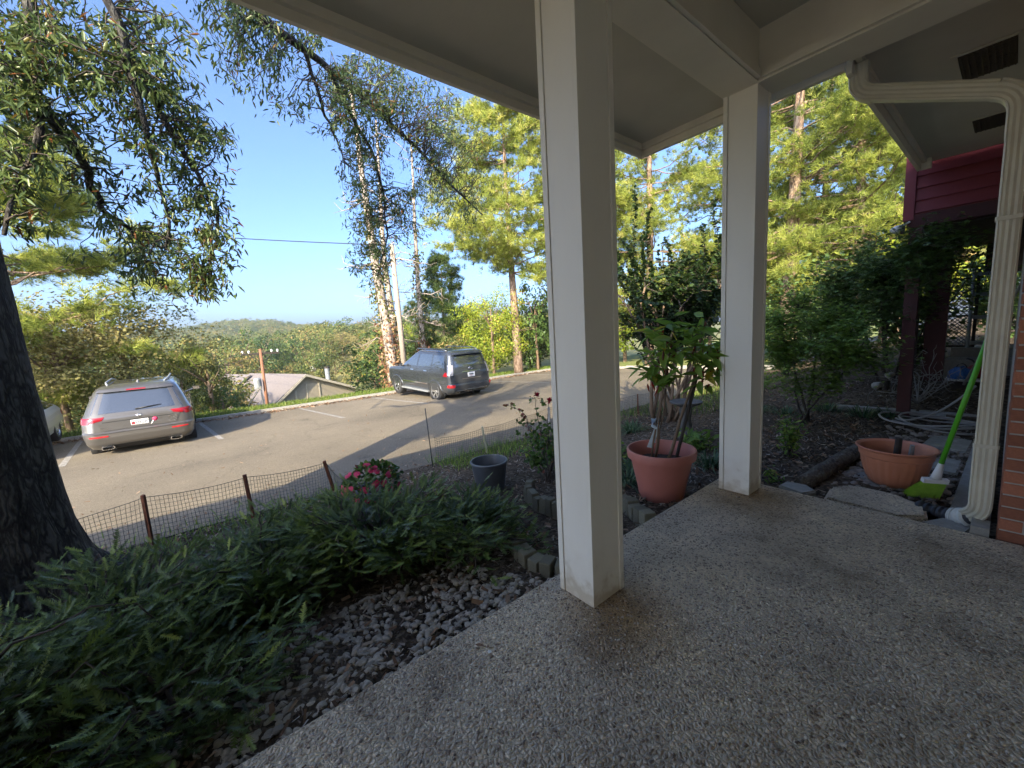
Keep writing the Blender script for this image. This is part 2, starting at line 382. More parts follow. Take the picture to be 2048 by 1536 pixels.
M['ivyred'] = leafmat('red_ivy_leaf', [(0, (.16, .07, .04)), (.6, (.26, .13, .075)), (1, (.30, .22, .09))], .6, .3)
M['ivygreen'] = leafmat('ivy_leaf', [(0, (.05, .075, .02)), (.6, (.10, .12, .03)), (1, (.30, .24, .08))], .6, .3)
# ------------------------------------------------------------------ ground materials
def asphalt():
    m, t, b = new_mat('old_asphalt'); b.inputs['Roughness'].default_value = .9; b.inputs['Specular IOR Level'].default_value = .25
    v = coords(t, 'World')
    n1 = nd(t, 'ShaderNodeTexNoise', i_Scale=.35, i_Detail=6.); n2 = nd(t, 'ShaderNodeTexNoise', i_Scale=55., i_Detail=4.)
    vo = nd(t, 'ShaderNodeTexVoronoi', i_Scale=110.)
    for n in (n1, n2, vo): t.links.new(v, n.inputs['Vector'])
    c1 = ramp(t, n1.outputs[0], [(.25, (.135, .118, .093)), (.45, (.195, .17, .132)), (.75, (.24, .208, .158))]); c2 = ramp(t, vo.outputs['Color'], [(.1, (.45, .45, .45)), (.9, (1.25, 1.22, 1.15))])
    mx = nd(t, 'ShaderNodeMixRGB', blend_type='MULTIPLY'); mx.inputs[0].default_value = .8; t.links.new(c1, mx.inputs[1]); t.links.new(c2, mx.inputs[2])
    cr = nd(t, 'ShaderNodeTexVoronoi', i_Scale=.32, feature='DISTANCE_TO_EDGE'); nz = nd(t, 'ShaderNodeTexNoise', i_Scale=1.4, i_Detail=5.); t.links.new(v, nz.inputs['Vector'])
    wv = nd(t, 'ShaderNodeMixRGB', blend_type='ADD'); wv.inputs[0].default_value = .9; t.links.new(v, wv.inputs[1]); t.links.new(nz.outputs['Color'], wv.inputs[2]); t.links.new(wv.outputs[0], cr.inputs['Vector'])
    crk = ramp(t, cr.outputs['Distance'], [(.0, (.35, .35, .35)), (.012, (1, 1, 1))])
    m2 = nd(t, 'ShaderNodeMixRGB', blend_type='MULTIPLY'); m2.inputs[0].default_value = .25; t.links.new(mx.outputs[0], m2.inputs[1]); t.links.new(crk, m2.inputs[2])
    n4 = nd(t, 'ShaderNodeTexNoise', i_Scale=1.1, i_Detail=7., i_Roughness=.7); t.links.new(v, n4.inputs['Vector'])          # oil spots and patches
    m3 = nd(t, 'ShaderNodeMixRGB', blend_type='MULTIPLY'); m3.inputs[0].default_value = 1; t.links.new(m2.outputs[0], m3.inputs[1]); t.links.new(ramp(t, n4.outputs[0], [(.28, (.55, .55, .56)), (.40, (.92, .92, .92)), (.62, (1, 1, 1)), (.72, (1.14, 1.12, 1.08))]), m3.inputs[2])
    t.links.new(m3.outputs[0], b.inputs['Base Color'])
    bp = nd(t, 'ShaderNodeBump', i_Strength=.35, i_Distance=.01); t.links.new(vo.outputs['Distance'], bp.inputs['Height']); t.links.new(bp.outputs[0], b.inputs['Normal']); return m


def aggregate():
    m, t, b = new_mat('exposed_aggregate'); b.inputs['Roughness'].default_value = .7; b.inputs['Specular IOR Level'].default_value = .35
    v = coords(t, 'World')
    nz = nd(t, 'ShaderNodeTexNoise', i_Scale=60., i_Detail=3.); t.links.new(v, nz.inputs['Vector'])
    wv = nd(t, 'ShaderNodeMixRGB', blend_type='ADD'); wv.inputs[0].default_value = .012; t.links.new(v, wv.inputs[1]); t.links.new(nz.outputs['Color'], wv.inputs[2])
    vo = nd(t, 'ShaderNodeTexVoronoi', i_Scale=56.); vo.inputs['Randomness'].default_value = .95
    ve = nd(t, 'ShaderNodeTexVoronoi', i_Scale=56., feature='DISTANCE_TO_EDGE'); ve.inputs['Randomness'].default_value = .95
    for n in (vo, ve): t.links.new(wv.outputs[0], n.inputs['Vector'])
    peb = ramp(t, vo.outputs['Color'], [(.0, (.16, .115, .08)), (.25, (.62, .515, .39)), (.42, (.25, .20, .16)), (.6, (.72, .62, .48)), (.8, (.40, .335, .275)), (.9, (.78, .70, .57)), (.97, (.88, .82, .68))])
    edge = ramp(t, ve.outputs['Distance'], [(.05, (0, 0, 0)), (.22, (1, 1, 1))])
    mx = nd(t, 'ShaderNodeMixRGB'); mx.inputs[1].default_value = (.70, .635, .51, 1); t.links.new(edge, mx.inputs[0]); t.links.new(peb, mx.inputs[2])
    # worn patches of bare cement and damp brown / green stains
    n1 = nd(t, 'ShaderNodeTexNoise', i_Scale=1.7, i_Detail=7., i_Roughness=.6); t.links.new(v, n1.inputs['Vector'])
    st = ramp(t, n1.outputs[0], [(.30, (.48, .42, .36)), (.44, (.95, .92, .88)), (.6, (1.25, 1.2, 1.12)), (.78, (1.05, .96, .78))])
    m2 = nd(t, 'ShaderNodeMixRGB', blend_type='MULTIPLY'); m2.inputs[0].default_value = 1; t.links.new(mx.outputs[0], m2.inputs[1]); t.links.new(st, m2.inputs[2])
    # rusty brown mineral stain round the two column feet
    col = m2.outputs[0]
    for (cx, cy_, rad) in ((-1.12, 1.50, .42), (-1.25, 3.45, .50)):
        ds = nd(t, 'ShaderNodeVectorMath', operation='DISTANCE'); ds.inputs[1].default_value = (cx, cy_, 0); t.links.new(v, ds.inputs[0])
        nn = nd(t, 'ShaderNodeMath', operation='MULTIPLY_ADD'); nn.inputs[1].default_value = .45; t.links.new(n1.outputs[0], nn.inputs[0]); t.links.new(ds.outputs['Value'], nn.inputs[2])
        f = ramp(t, nn.outputs[0], [(rad * .55, (.85, .85, .85)), (rad + .22, (0, 0, 0))])
        m3 = nd(t, 'ShaderNodeMixRGB', blend_type='MULTIPLY'); m3.inputs[2].default_value = (.62, .46, .25, 1); t.links.new(f, m3.inputs[0]); t.links.new(col, m3.inputs[1]); col = m3.outputs[0]
    t.links.new(col, b.inputs['Base Color'])
    h = ramp(t, ve.outputs['Distance'], [(.0, (0, 0, 0)), (.12, (.6, .6, .6)), (.4, (1, 1, 1))])
    bp = nd(t, 'ShaderNodeBump', i_Strength=1., i_Distance=.012); t.links.new(h, bp.inputs['Height']); t.links.new(bp.outputs[0], b.inputs['Normal']); return m


def earth():
    m, t, b = new_mat('mulch_earth'); b.inputs['Roughness'].default_value = .95; b.inputs['Specular IOR Level'].default_value = .1
    v = coords(t, 'World')
    n1 = nd(t, 'ShaderNodeTexNoise', i_Scale=1.2, i_Detail=8.); vo = nd(t, 'ShaderNodeTexVoronoi', i_Scale=34.); n3 = nd(t, 'ShaderNodeTexNoise', i_Scale=60., i_Detail=5.)
    for n in (n1, vo, n3): t.links.new(v, n.inputs['Vector'])
    c = ramp(t, vo.outputs['Color'], [(.1, (.045, .035, .027)), (.5, (.10, .08, .062)), (.9, (.18, .15, .12))])
    g = ramp(t, n1.outputs[0], [(.4, (.7, .66, .6)), (.7, (1.3, 1.25, 1.1))])
    mx = nd(t, 'ShaderNodeMixRGB', blend_type='MULTIPLY'); mx.inputs[0].default_value = 1; t.links.new(c, mx.inputs[1]); t.links.new(g, mx.inputs[2]); t.links.new(mx.outputs[0], b.inputs['Base Color'])
    bp = nd(t, 'ShaderNodeBump', i_Strength=.9, i_Distance=.03); t.links.new(n3.outputs[0], bp.inputs['Height']); t.links.new(bp.outputs[0], b.inputs['Normal']); return m


M['asphalt'], M['aggregate'], M['earth'] = asphalt(), aggregate(), earth()
M['turf'] = surf('turf', (.10, .15, .03), (.16, .19, .04), 3, .95, .8, 60, kind='World', c3=(.20, .19, .06))
M['valley'] = surf('valley_ground', (.09, .12, .03), (.15, .15, .05), .06, .95, .5, 4, kind='World', c3=(.19, .17, .06))

# ------------------------------------------------------------------ ground
xs = np.concatenate([np.linspace(50, 3, 8), np.linspace(2, -6, 41), np.linspace(-6.5, -17, 22), np.linspace(-17.3, -40, 30), np.linspace(-44, -140, 24), np.linspace(-160, -600, 24)])
ys = np.concatenate([np.linspace(-400, -60, 10), np.linspace(-50, -5, 16), np.linspace(-4.6, 12, 70), np.linspace(13, 60, 40), np.linspace(70, 440, 16)])


def ground_mesh(name, xs, ys, mat, zf, **kw):
    X, Y = np.meshgrid(xs, ys, indexing='ij'); Z = np.vectorize(zf)(X, Y)
    ny = len(ys); i = np.arange(len(xs) - 1)[:, None] * ny; j = np.arange(ny - 1)[None]
    Q = np.stack([i + j, i + j + 1, i + ny + j + 1, i + ny + j], -1).reshape(-1, 4)
    b = MB().add(np.stack([X, Y, Z], -1), Q); return b.obj(name, mat, **kw)


def base_z(x, y):
    z = ground_z(x, y)
    if -17.2 < x < -5.75 and y < 17.7: return z - .06
    if x > -5.75: z += .02 * math.sin(3.1 * x + 1.7 * y) * math.sin(2.3 * y - x)
    if -1.62 < x and y < 3.95 and y > -9: return min(z, -.16)
    return z


sel = lambda a, lo, hi: a[(a >= lo - 1e-6) & (a <= hi + 1e-6)]
ground_mesh('garden_bed', np.concatenate([[-5.72], np.sort(xs[(xs > -5.7)])])[::-1], ys, M['earth'], base_z, kind='structure')
ground_mesh('grass_verge', np.array([-17.12, -17.6, -18.2, -18.6, -19.4, -20.2, -21, -22.5, -24, -26]), ys, M['turf'], base_z, kind='structure')
ground_mesh('hillside', np.concatenate([[-26.0], xs[xs < -26.2]]), ys, M['valley'], base_z, kind='structure')
ground_mesh('road', np.linspace(-5.74, -17.0, 16), np.concatenate([np.linspace(-120, -6, 20), np.linspace(-5, 17.6, 26)]), M['asphalt'], lambda x, y: ground_z(x, y), kind='structure')
mb = MB()
for y0 in np.arange(-60, 17, 3.0):
    zt = ground_z(-17.05, y0)
    mb.box((-17.16, y0, zt - .25), (-16.99, y0 + 2.985, zt + .11))
mb.obj('kerb', M['concrete'], smooth=False, kind='structure')
mb = MB()
for x0 in np.arange(-17.0, -6, 1.5): zt = ground_z(x0 + .75, 17); mb.box((x0, 17.6, zt - .3), (x0 + 1.485, 17.76, zt + .13))
mb.obj('kerb', M['concrete'], smooth=False, kind='structure')
ground_mesh('lawn', np.linspace(-17.1, -5.73, 12), np.linspace(17.77, 60, 20), M['turf'], lambda x, y: ground_z(x, y) + .03 + .05 * (y - 17.7) * .3, kind='structure')
# parking bay lines, a sheet just above the road
for k in range(-3, 9):
    yc = .30 + 2.86 * k + (.12 if k % 2 else 0); mb = MB(); xl = np.linspace(-12.3, -16.9, 10)
    V = [];
    for x in xl:
        w = .055; yy = yc + .09 * (-12.3 - x) * -1
        V += [(x, yy - w, ground_z(x, 0) + .004), (x, yy + w, ground_z(x, 0) + .004)]
    i = np.arange(9) * 2; mb.add(V, np.stack([i, i + 1, i + 3, i + 2], -1)); mb.obj('bay_line', M['stripe'], kind='structure')

# porch slab with rounded arris
prof = [(0, -.16), (0, -.012), (.004, -.004), (.012, 0)]
def pour(x0, x1, y0, y1, i0, i1):
    V, Q = [], []
    for (ins, z) in prof: V += [(x0 + ins * i0, y0, z), (x1 - ins * i1, y0, z), (x1 - ins * i1, y1 - ins, z), (x0 + ins * i0, y1 - ins, z)]
    for k in range(3):
        for j in range(4): Q.append([k * 4 + j, k * 4 + (j + 1) % 4, k * 4 + 4 + (j + 1) % 4, k * 4 + 4 + j])
    Q.append([12, 13, 14, 15]); return MB().add(V, Q).obj('porch_slab', M['aggregate'], smooth=False, kind='structure')
porch_slab = pour(-1.60, 3.2, -8.0, 3.74, 1, 1)
# loose-looking pebbles proud of the cement, one mass
ico = bmesh.new(); bmesh.ops.create_icosphere(ico, subdivisions=1, radius=1)
ICO1 = (np.array([v.co[:] for v in ico.verts]), [], np.array([[v.index for v in f.verts] for f in ico.faces])); ico.free()
OCT = (np.array([[1, 0, 0], [0, 1, 0], [-1, 0, 0], [0, -1, 0], [0, 0, 1.]]), [], [[0, 1, 4], [1, 2, 4], [2, 3, 4], [3, 0, 4]])
HEX = (np.concatenate([np.c_[np.cos(np.arange(6) * math.pi / 3), np.sin(np.arange(6) * math.pi / 3), np.zeros(6)], np.c_[.6 * np.cos(np.arange(6) * math.pi / 3 + .3), .6 * np.sin(np.arange(6) * math.pi / 3 + .3), np.full(6, .75)]]),
       [[i, (i + 1) % 6, 6 + (i + 1) % 6, 6 + i] for i in range(6)] + [[6, 7, 8, 9], [6, 9, 10, 11]], [])
n = 23000
P = np.c_[rng.uniform(-1.57, 1.5, n), rng.uniform(-.2, 3.7, n), np.full(n, -.0015)]
dd = np.hypot(P[:, 0], P[:, 1]); P = P[(dd < 1.5 + 2.6 * rng.random(n)) & (P[:, 1] > -.45 * P[:, 0] - .6)]; n = len(P)
m_, t_, b_ = new_mat('aggregate_pebble'); b_.inputs['Roughness'].default_value = .55
a_ = nd(t_, 'ShaderNodeAttribute', attribute_name='tint')
t_.links.new(ramp(t_, a_.outputs['Fac'], [(0, (.12, .085, .06)), (.2, (.24, .18, .13)), (.5, (.52, .43, .325)), (.7, (.30, .25, .205)), (.88, (.68, .59, .46)), (.96, (.60, .55, .46)), (1, (.86, .80, .67))]), b_.inputs['Base Color']); M['pebble'] = m_
MB().stamp(HEX, P, frames(np.c_[rng.normal(size=(n, 2)), np.zeros(n)]) , np.c_[rng.uniform(.004, .009, n), rng.uniform(.005, .012, n), rng.uniform(.002, .0055, n)], rng.random(n)).obj('pebble', M['pebble'], porch_slab, kind='stuff')

# ------------------------------------------------------------------ porch columns
def column(y0, y1, label):
    x0, x1, top = -1.492, -1.256, 3.115
    t = thing('porch_column', label, 'column', ((x0 + x1) / 2, (y0 + y1) / 2, 0))
    ox, oy = (x0 + x1) / 2, (y0 + y1) / 2; hx, hy = (x1 - x0) / 2, (y1 - y0) / 2
    def board(lo, hi): return MB().box(lo, hi).obj('board', M['white_col'], t, smooth=False)
    board((-hx, -hy - .006, .006), (-hx + .032, hy, top))                  # outer board, its edge proud of the front face
    board((-hx + .036, -hy, .004), (hx - .022, -hy + .03, top))            # front board
    board((hx - .0215, -hy + .0, .004), (hx, hy - .036, top))              # inner board
    board((-hx + .033, hy - .032, .006), (hx + .006, hy, top))             # rear board, its edge proud
    MB().box((-hx + .03, -hy + .012, .0), (hx - .012, hy - .03, top - .002)).obj('post_core', M['caulk'], t, smooth=False)
    return t


column(1.452, 1.702, 'nearer square white porch column, wide in the middle of the view, footed on the pebbled slab')
column(3.402, 3.640, 'farther white porch column at the slab corner, between the two reddish planters')

# ------------------------------------------------------------------ porch roof
roof = thing('porch_roof', 'white porch roof with flat soffit, boxed beams and fascia overhead', 'porch roof', (0, 0, 3.2))
def rbox(name, lo, hi, mat='white', **kw):
    lo = np.array(lo) - (0, 0, 3.2); hi = np.array(hi) - (0, 0, 3.2); return MB().box(lo, hi).obj(name, M[mat], roof, smooth=False, **kw)
rbox('soffit', (-2.40, -9, 3.205), (-1.505, 3.72, 3.225), 'soffit')
rbox('fascia', (-2.455, -9, 3.095), (-2.425, 3.775, 3.30))
rbox('fascia', (-2.4245, 3.735, 3.095), (-.84, 3.775, 3.30))
rbox('trim', (-2.424, -9, 3.150), (-2.395, 3.70, 3.204))
rbox('trim', (-2.394, 3.700, 3.150), (-1.50, 3.734, 3.204))
rbox('beam', (-1.50, -9, 3.116), (-1.25, 3.395, 3.46))
rbox('trim', (-1.535, -9, 3.165), (-1.502, 3.39, 3.204))
rbox('trim', (-1.248, -9, 3.122), (-1.222, 3.36, 3.175))
rbox('beam', (-1.50, 3.397, 3.112), (1.7, 3.66, 3.46))
rbox('trim', (-1.22, 3.365, 3.125), (1.7, 3.395, 3.178))
rbox('trim', (-.80, 3.662, 3.118), (1.7, 3.70, 3.162))
rbox('ceiling', (-1.248, -9, 3.455), (1.75, 3.394, 3.475), 'soffit')
def sheet(name, V, mat, th=.05):
    V = np.array(V, float) - (0, 0, 3.2); W = V + (0, 0, th)
    MB().add(np.concatenate([V, W]), [[0, 3, 2, 1], [4, 5, 6, 7], [0, 1, 5, 4], [1, 2, 6, 5], [2, 3, 7, 6], [3, 0, 4, 7]]).obj(name, M[mat], roof, smooth=False)
sheet('shingles', [(-2.52, -9, 3.29), (-2.52, 3.83, 3.29), (2.5, 3.83, 4.95), (2.5, -9, 4.95)], 'shingle')

# ------------------------------------------------------------------ main house: brick wall, eave, downspout
wall = thing('brick_wall', 'red brick house wall with pale mortar at the right edge, beside the downspout', 'brick wall', (.03, 3.76, -.1))
bw = MB().box((.006, .008, 0), (3.2, .25, 3.3)); bw.box((.006, .2505, 0), (.25, 5.2, 3.28)); bw.obj('wall_core', M['mortar'], wall, smooth=False)
bm_ = bmesh.new(); bmesh.ops.create_cube(bm_, size=1); bmesh.ops.bevel(bm_, geom=bm_.edges[:], offset=.035, segments=1, affect='EDGES')
bme = bpy.data.meshes.new('brick'); bm_.to_mesh(bme); bm_.free()
for c in range(42):
    z = .012 + c * .0762
    for k in range(3):
        w = .195 if (k or c % 2) else .093
        x = {0: 0, 1: .205 if c % 2 else .103, 2: .41 if c % 2 else .308}[k]
        o = put('brick', bme, M['brick'], wall, (x + w / 2 + rng.normal() * .001, .045 - .003 * rng.random(), z + .032))
        o.scale = (w, .09, .0655)
    for k in range(3):
        y0 = .095 + k * .205 + (0 if c % 2 else .1)
        o = put('brick', bme, M['brick'], wall, (.045 - .002 * rng.random(), y0 + .0975, z + .032)); o.scale = (.09, .193, .0655)
side = thing('bounce_wall', 'unseen house wall behind the porch, made white to bounce light in', 'house', (1.75, -2, -.1))  # unseen wall added to stop the sun and bounce light into the porch
MB().box((0, -7, 0), (.2, 5.75, 4.6)).obj('wall', M['white'], side, smooth=False)
eave = thing('house_eave', 'white house eave with two rusty soffit vents above the red siding', 'eave', (0, 5, 3.2))
def ebox(name, lo, hi, mat='white'):
    return MB().box(np.array(lo) - (0, 5, 3.2), np.array(hi) - (0, 5, 3.2)).obj(name, M[mat], eave, smooth=False)
ebox('soffit', (-.80, 3.79, 3.205), (.3, 7.30, 3.225), 'soffit')
ebox('fascia', (-.842, 3.79, 3.085), (-.808, 7.12, 3.32)); ebox('fascia', (-.8075, 7.085, 3.085), (-.72, 7.12, 3.204)); ebox('trim', (-.80, 3.80, 3.165), (-.765, 7.08, 3.2045))
sv = np.array([(-.95, 3.79, 3.31), (-.95, 7.25, 3.31), (3.2, 7.25, 5.2), (3.2, 3.79, 5.2)]) - (0, 5, 3.2)
MB().add(np.concatenate([sv, sv + (0, 0, .05)]), [[0, 3, 2, 1], [4, 5, 6, 7], [0, 1, 5, 4], [1, 2, 6, 5], [2, 3, 7, 6], [3, 0, 4, 7]]).obj('shingles', M['shingle'], eave, smooth=False)
M['ventmesh'] = surf('rusty_vent', (.05, .038, .025), (.10, .075, .05), 30, .8, .5, 90, c3=(.025, .02, .015))
for (y0, y1) in ((4.50, 5.02), (6.12, 6.56)):
    v = ebox('vent', (-.37, y0, 3.198), (-.10, y1, 3.204), 'ventmesh')
    for k in range(9):
        xx = -.362 + k * .031; MB().box(np.array((xx, y0 + .01, 3.189)) - (0, 5, 3.2), np.array((xx + .007, y1 - .01, 3.1975)) - (0, 5, 3.2)).obj('slat', M['ventmesh'], v, smooth=False)
    fr = MB()
    for a, b in (((-.40, y0 - .03), (-.37, y1 + .03)), ((-.10, y0 - .03), (-.07, y1 + .03)), ((-.3695, y0 - .03), (-.1005, y0)), ((-.3695, y1), (-.1005, y1 + .03))):
        fr.box(np.array((*a, 3.194)) - (0, 5, 3.2), np.array((*b, 3.2035)) - (0, 5, 3.2))
    fr.obj('vent_frame', M['soffit'], v, smooth=False)

# downspout
def sweep(path, w, d, ribs=True):
    """Ribbed rectangular pipe swept along a path; w across, d deep."""
    a = []
    nr = 4
    top = [(-w / 2 + w * (i + .0) / (nr * 2) * 1.0, d / 2 - (.006 if i % 2 else 0)) for i in range(1, nr * 2)] if ribs else []
    pts = [(-w / 2, -d / 2 + .008), (-w / 2, d / 2 - .008), (-w / 2 + .008, d / 2)] + top + [(w / 2 - .008, d / 2), (w / 2, d / 2 - .008), (w / 2, -d / 2 + .008), (w / 2 - .008, -d / 2)] + [(x, -y) for x, y in top[::-1]] + [(-w / 2 + .008, -d / 2)]
    return np.array(pts)
def swept(mb, P, up, w, d, ribs=True):
    P = np.asarray(P, float); pr = sweep(P, w, d, ribs); n, k = len(P), len(pr)
    T = vnorm(np.gradient(P, axis=0)); U = np.tile(np.asarray(up, float), (n, 1)); U = vnorm(U - T * (T * U).sum(1, keepdims=True)); S = np.cross(T, U)
    V = P[:, None] + S[:, None] * pr[None, :, 0, None] + U[:, None] * pr[None, :, 1, None]
    i = np.arange(n - 1)[:, None] * k; j = np.arange(k)[None]; jn = (j + 1) % k
    mb.add(V, np.stack([i + j, i + jn, i + k + jn, i + k + j], -1).reshape(-1, 4)); return mb
spout = thing('downspout', 'cream ribbed metal downspout running from the eave down the brick corner', 'downspout', (-.05, 3.90, 0))
def arc(p0, c, p1, k=6):
    p0, c, p1 = map(np.array, (p0, c, p1)); s = np.linspace(0, 1, k)[:, None]; return (1 - s) ** 2 * p0 + 2 * s * (1 - s) * c + s ** 2 * p1
o_ = np.array((-.05, 3.90, 0))
P1 = np.concatenate([[(-.79, 3.90, 3.16)], arc((-.79, 3.90, 3.06), (-.79, 3.90, 2.965), (-.70, 3.90, 2.935), 7)]) - o_
swept(MB(), P1, (0, -1, 0), .105, .08).obj('elbow', M['cream'], spout, sharp=40)
swept(MB(), np.array([(-.699, 3.90, 2.935), (-.15, 3.90, 2.70)]) - o_, (0, -1, 0), .10, .076).obj('upper_pipe', M['cream'], spout, sharp=40)
P3 = np.concatenate([arc((-.149, 3.90, 2.70), (-.05, 3.90, 2.655), (-.05, 3.90, 2.55), 7), [(-.05, 3.90, 2.40)]]) - o_
swept(MB(), P3, (0, -1, 0), .105, .08).obj('elbow', M['cream'], spout, sharp=40)
swept(MB(), np.array([(-.05, 3.90, 2.399), (-.05, 3.90, .55)]) - o_, (0, -1, 0), .10, .076).obj('pipe', M['cream'], spout, sharp=40)
swept(MB(), np.array([(-.05, 3.90, .56), (-.05, 3.90, .17)]) - o_, (0, -1, 0), .107, .083).obj('pipe', M['cream'], spout, sharp=40)
for z in (.55, 1.95): swept(MB(), np.array([(-.05, 3.90, z - .012), (-.05, 3.90, z + .012)]) - o_, (0, -1, 0), .112, .088, False).obj('strap', M['cream'], spout, sharp=40)
P5 = np.concatenate([[(-.05, 3.90, .169)], arc((-.05, 3.90, .15), (-.05, 3.91, .09), (-.09, 3.99, .03), 6)]) - o_
swept(MB(), P5, (0, -1, .3), .105, .08).obj('elbow', M['cream'], spout, sharp=40)

pipe = thing('drain_pipe', 'black corrugated drain pipe with a white wrap, leading from the downspout foot', 'drain pipe', (-.2, 4.1, -.05))
ctr = np.array([(-.075, 3.98, .02), (-.15, 4.05, -.03), (-.24, 4.10, -.045), (-.36, 4.14, -.045)]) - (-.2, 4.1, -.05)
tt = np.linspace(0, 1, 60); C = np.stack([np.interp(tt, np.linspace(0, 1, 4), ctr[:, i]) for i in range(3)], 1)
MB().tube(C[:62], .048 + .007 * np.sign(np.sin(tt * 55)) * (tt > .35), 16).obj('corrugated_tube', M['pipe'], pipe)
MB().tube(C[4:26], .062 + .006 * np.sin(np.arange(22) * .9), 14).obj('wrap', M['cloth'], pipe)
MB().box((-.035, -.09, -.02), (.045, .07, .125)).obj('paver_block', M['concrete'], None, (-.045, 3.845, -.08), smooth=False, label='small tan concrete block standing under the downspout by the bricks', category='block')
# ------------------------------------------------------------------ leaf and needle templates
def leaf_t(w=.3, tipw=.5, fold=.12):
    """One lanceolate leaf along +y, length 1, folded along the midrib: 6 vertices, 2 quads."""
    return (np.array([[0, 0, 0], [-w / 2, .32, fold * w], [-w / 2 * tipw * 1.5, .68, fold * w], [0, 1, -.04], [w / 2 * tipw * 1.5, .68, fold * w], [w / 2, .32, fold * w]]), [[0, 3, 2, 1], [0, 5, 4, 3]], [])
RHOMB = (np.array([[0, 0, 0], [-.5, .5, .06], [0, 1, 0], [.5, .5, .06]]), [[0, 3, 2, 1]], [])
def tuft_t(k=12, spread=.75, w=.05, seed=1):
    r = np.random.default_rng(seed); V, T = [], []
    for i in range(k):
        d = np.array([r.normal() * spread, 1, r.normal() * spread]); d = d / np.linalg.norm(d) * r.uniform(.75, 1.1); s = np.cross(d, r.normal(size=3)); s = s / np.linalg.norm(s) * w
        V += [-s, s, d]; T.append([3 * i, 3 * i + 1, 3 * i + 2])
    return (np.array(V), [], np.array(T))
def spray_t(k=15, seed=1):
    """Flat yew shoot along +y: two ranks of short needles on a thin stem."""
    r = np.random.default_rng(seed); V, T = [[-.012, 0, 0], [.012, 0, 0], [0, 1, .05]], [[0, 1, 2]]
    for i in range(k):
        y = .06 + .90 * i / (k - 1); L = .24 * (1 - .45 * abs(2 * y - .9)) * r.uniform(.8, 1.15)
        for sg in (-1, 1):
            a = R(58 + r.normal() * 9); b = len(V); z = .05 * y + r.normal() * .03
            V += [[0, y - .05, .05 * y], [0, y + .05, .05 * y], [sg * L * math.sin(a), y + L * math.cos(a), z + .04]]; T.append([b, b + 1, b + 2] if sg > 0 else [b + 1, b, b + 2])
    return (np.array(V), [], np.array(T))
OAK, PEP, ROUND, STRAP = leaf_t(.24), leaf_t(.36, .42), leaf_t(.62, .75), leaf_t(.055, .8)
TUFT = tuft_t(); BIGTUFT = tuft_t(16, .75, .034, 3); SPRAY = spray_t(11); SPRAY2 = spray_t(10, 5)
MAPLE = (lambda b: (np.concatenate([b[0] @ np.array([[math.cos(a), math.sin(a), 0], [-math.sin(a), math.cos(a), 0], [0, 0, 1]]).T * s for a, s in ((0, 1), (.75, .85), (-.75, .85), (1.5, .55), (-1.5, .55))]),
                        [[4 * k + q for q in (0, 3, 2, 1)] for k in range(5)], []))((RHOMB[0] * (.36, 1, 1), RHOMB[1], []))


def curve(p0, p1, sag=0., wob=.0, n=7):
    p0, p1 = np.asarray(p0, float), np.asarray(p1, float); s = np.linspace(0, 1, n)[:, None]; L = np.linalg.norm(p1 - p0)
    P = p0 + (p1 - p0) * s; P[:, 2] += sag * L * 4 * (s * (1 - s))[:, 0]
    if wob: P[1:-1] += np.cumsum(rng.normal(size=(n - 2, 3)), 0) * wob * L / n
    return P


def smooth_path(P, n=24):
    P = np.asarray(P, float); d = np.r_[0, np.cumsum(np.linalg.norm(np.diff(P, axis=0), axis=1))]; t = np.linspace(0, d[-1], n)
    Q = np.stack([np.interp(t, d, P[:, i]) for i in range(3)], 1)
    for _ in range(2): Q[1:-1] = .25 * Q[:-2] + .5 * Q[1:-1] + .25 * Q[2:]
    return Q


# ------------------------------------------------------------------ the big oak beside the porch
OX, OY = -4.50, -1.33
oz = ground_z(OX, OY)
oak = thing('oak_tree', 'large dark barked oak, its trunk filling the left edge of the view', 'tree', (OX, OY, oz))
o0 = np.array([OX, OY, oz])
k, hh = 40, np.concatenate([[-.15, 0, .06, .14, .25, .4, .6, .85, 1.15], np.linspace(1.5, 5.6, 16)])
a = np.arange(k) * 2 * math.pi / k; V = []
for h in hh:
    rad = .43 + .30 * math.exp(-max(h, 0) / .30) - .014 * h
    fl = 1 + .16 * math.exp(-max(h, 0) / .35) * np.cos(5 * a + .6) + .035 * np.sin(9 * a + 1.3 * h) + .02 * np.sin(17 * a - 2 * h) + .012 * rng.normal(size=k)
    V.append(np.stack([rad * fl * np.cos(a) - .012 * h * h * .3, rad * fl * np.sin(a) - .02 * h * h * .35, np.full(k, h)], -1))
V = np.array(V); i = np.arange(len(hh) - 1)[:, None] * k; j = np.arange(k)[None]; jn = (j + 1) % k
MB().add(V, np.stack([i + j, i + jn, i + k + jn, i + k + j], -1).reshape(-1, 4)).obj('trunk', M['bark'], oak)
top = np.array([OX - .11, OY - .22, oz + 5.4])
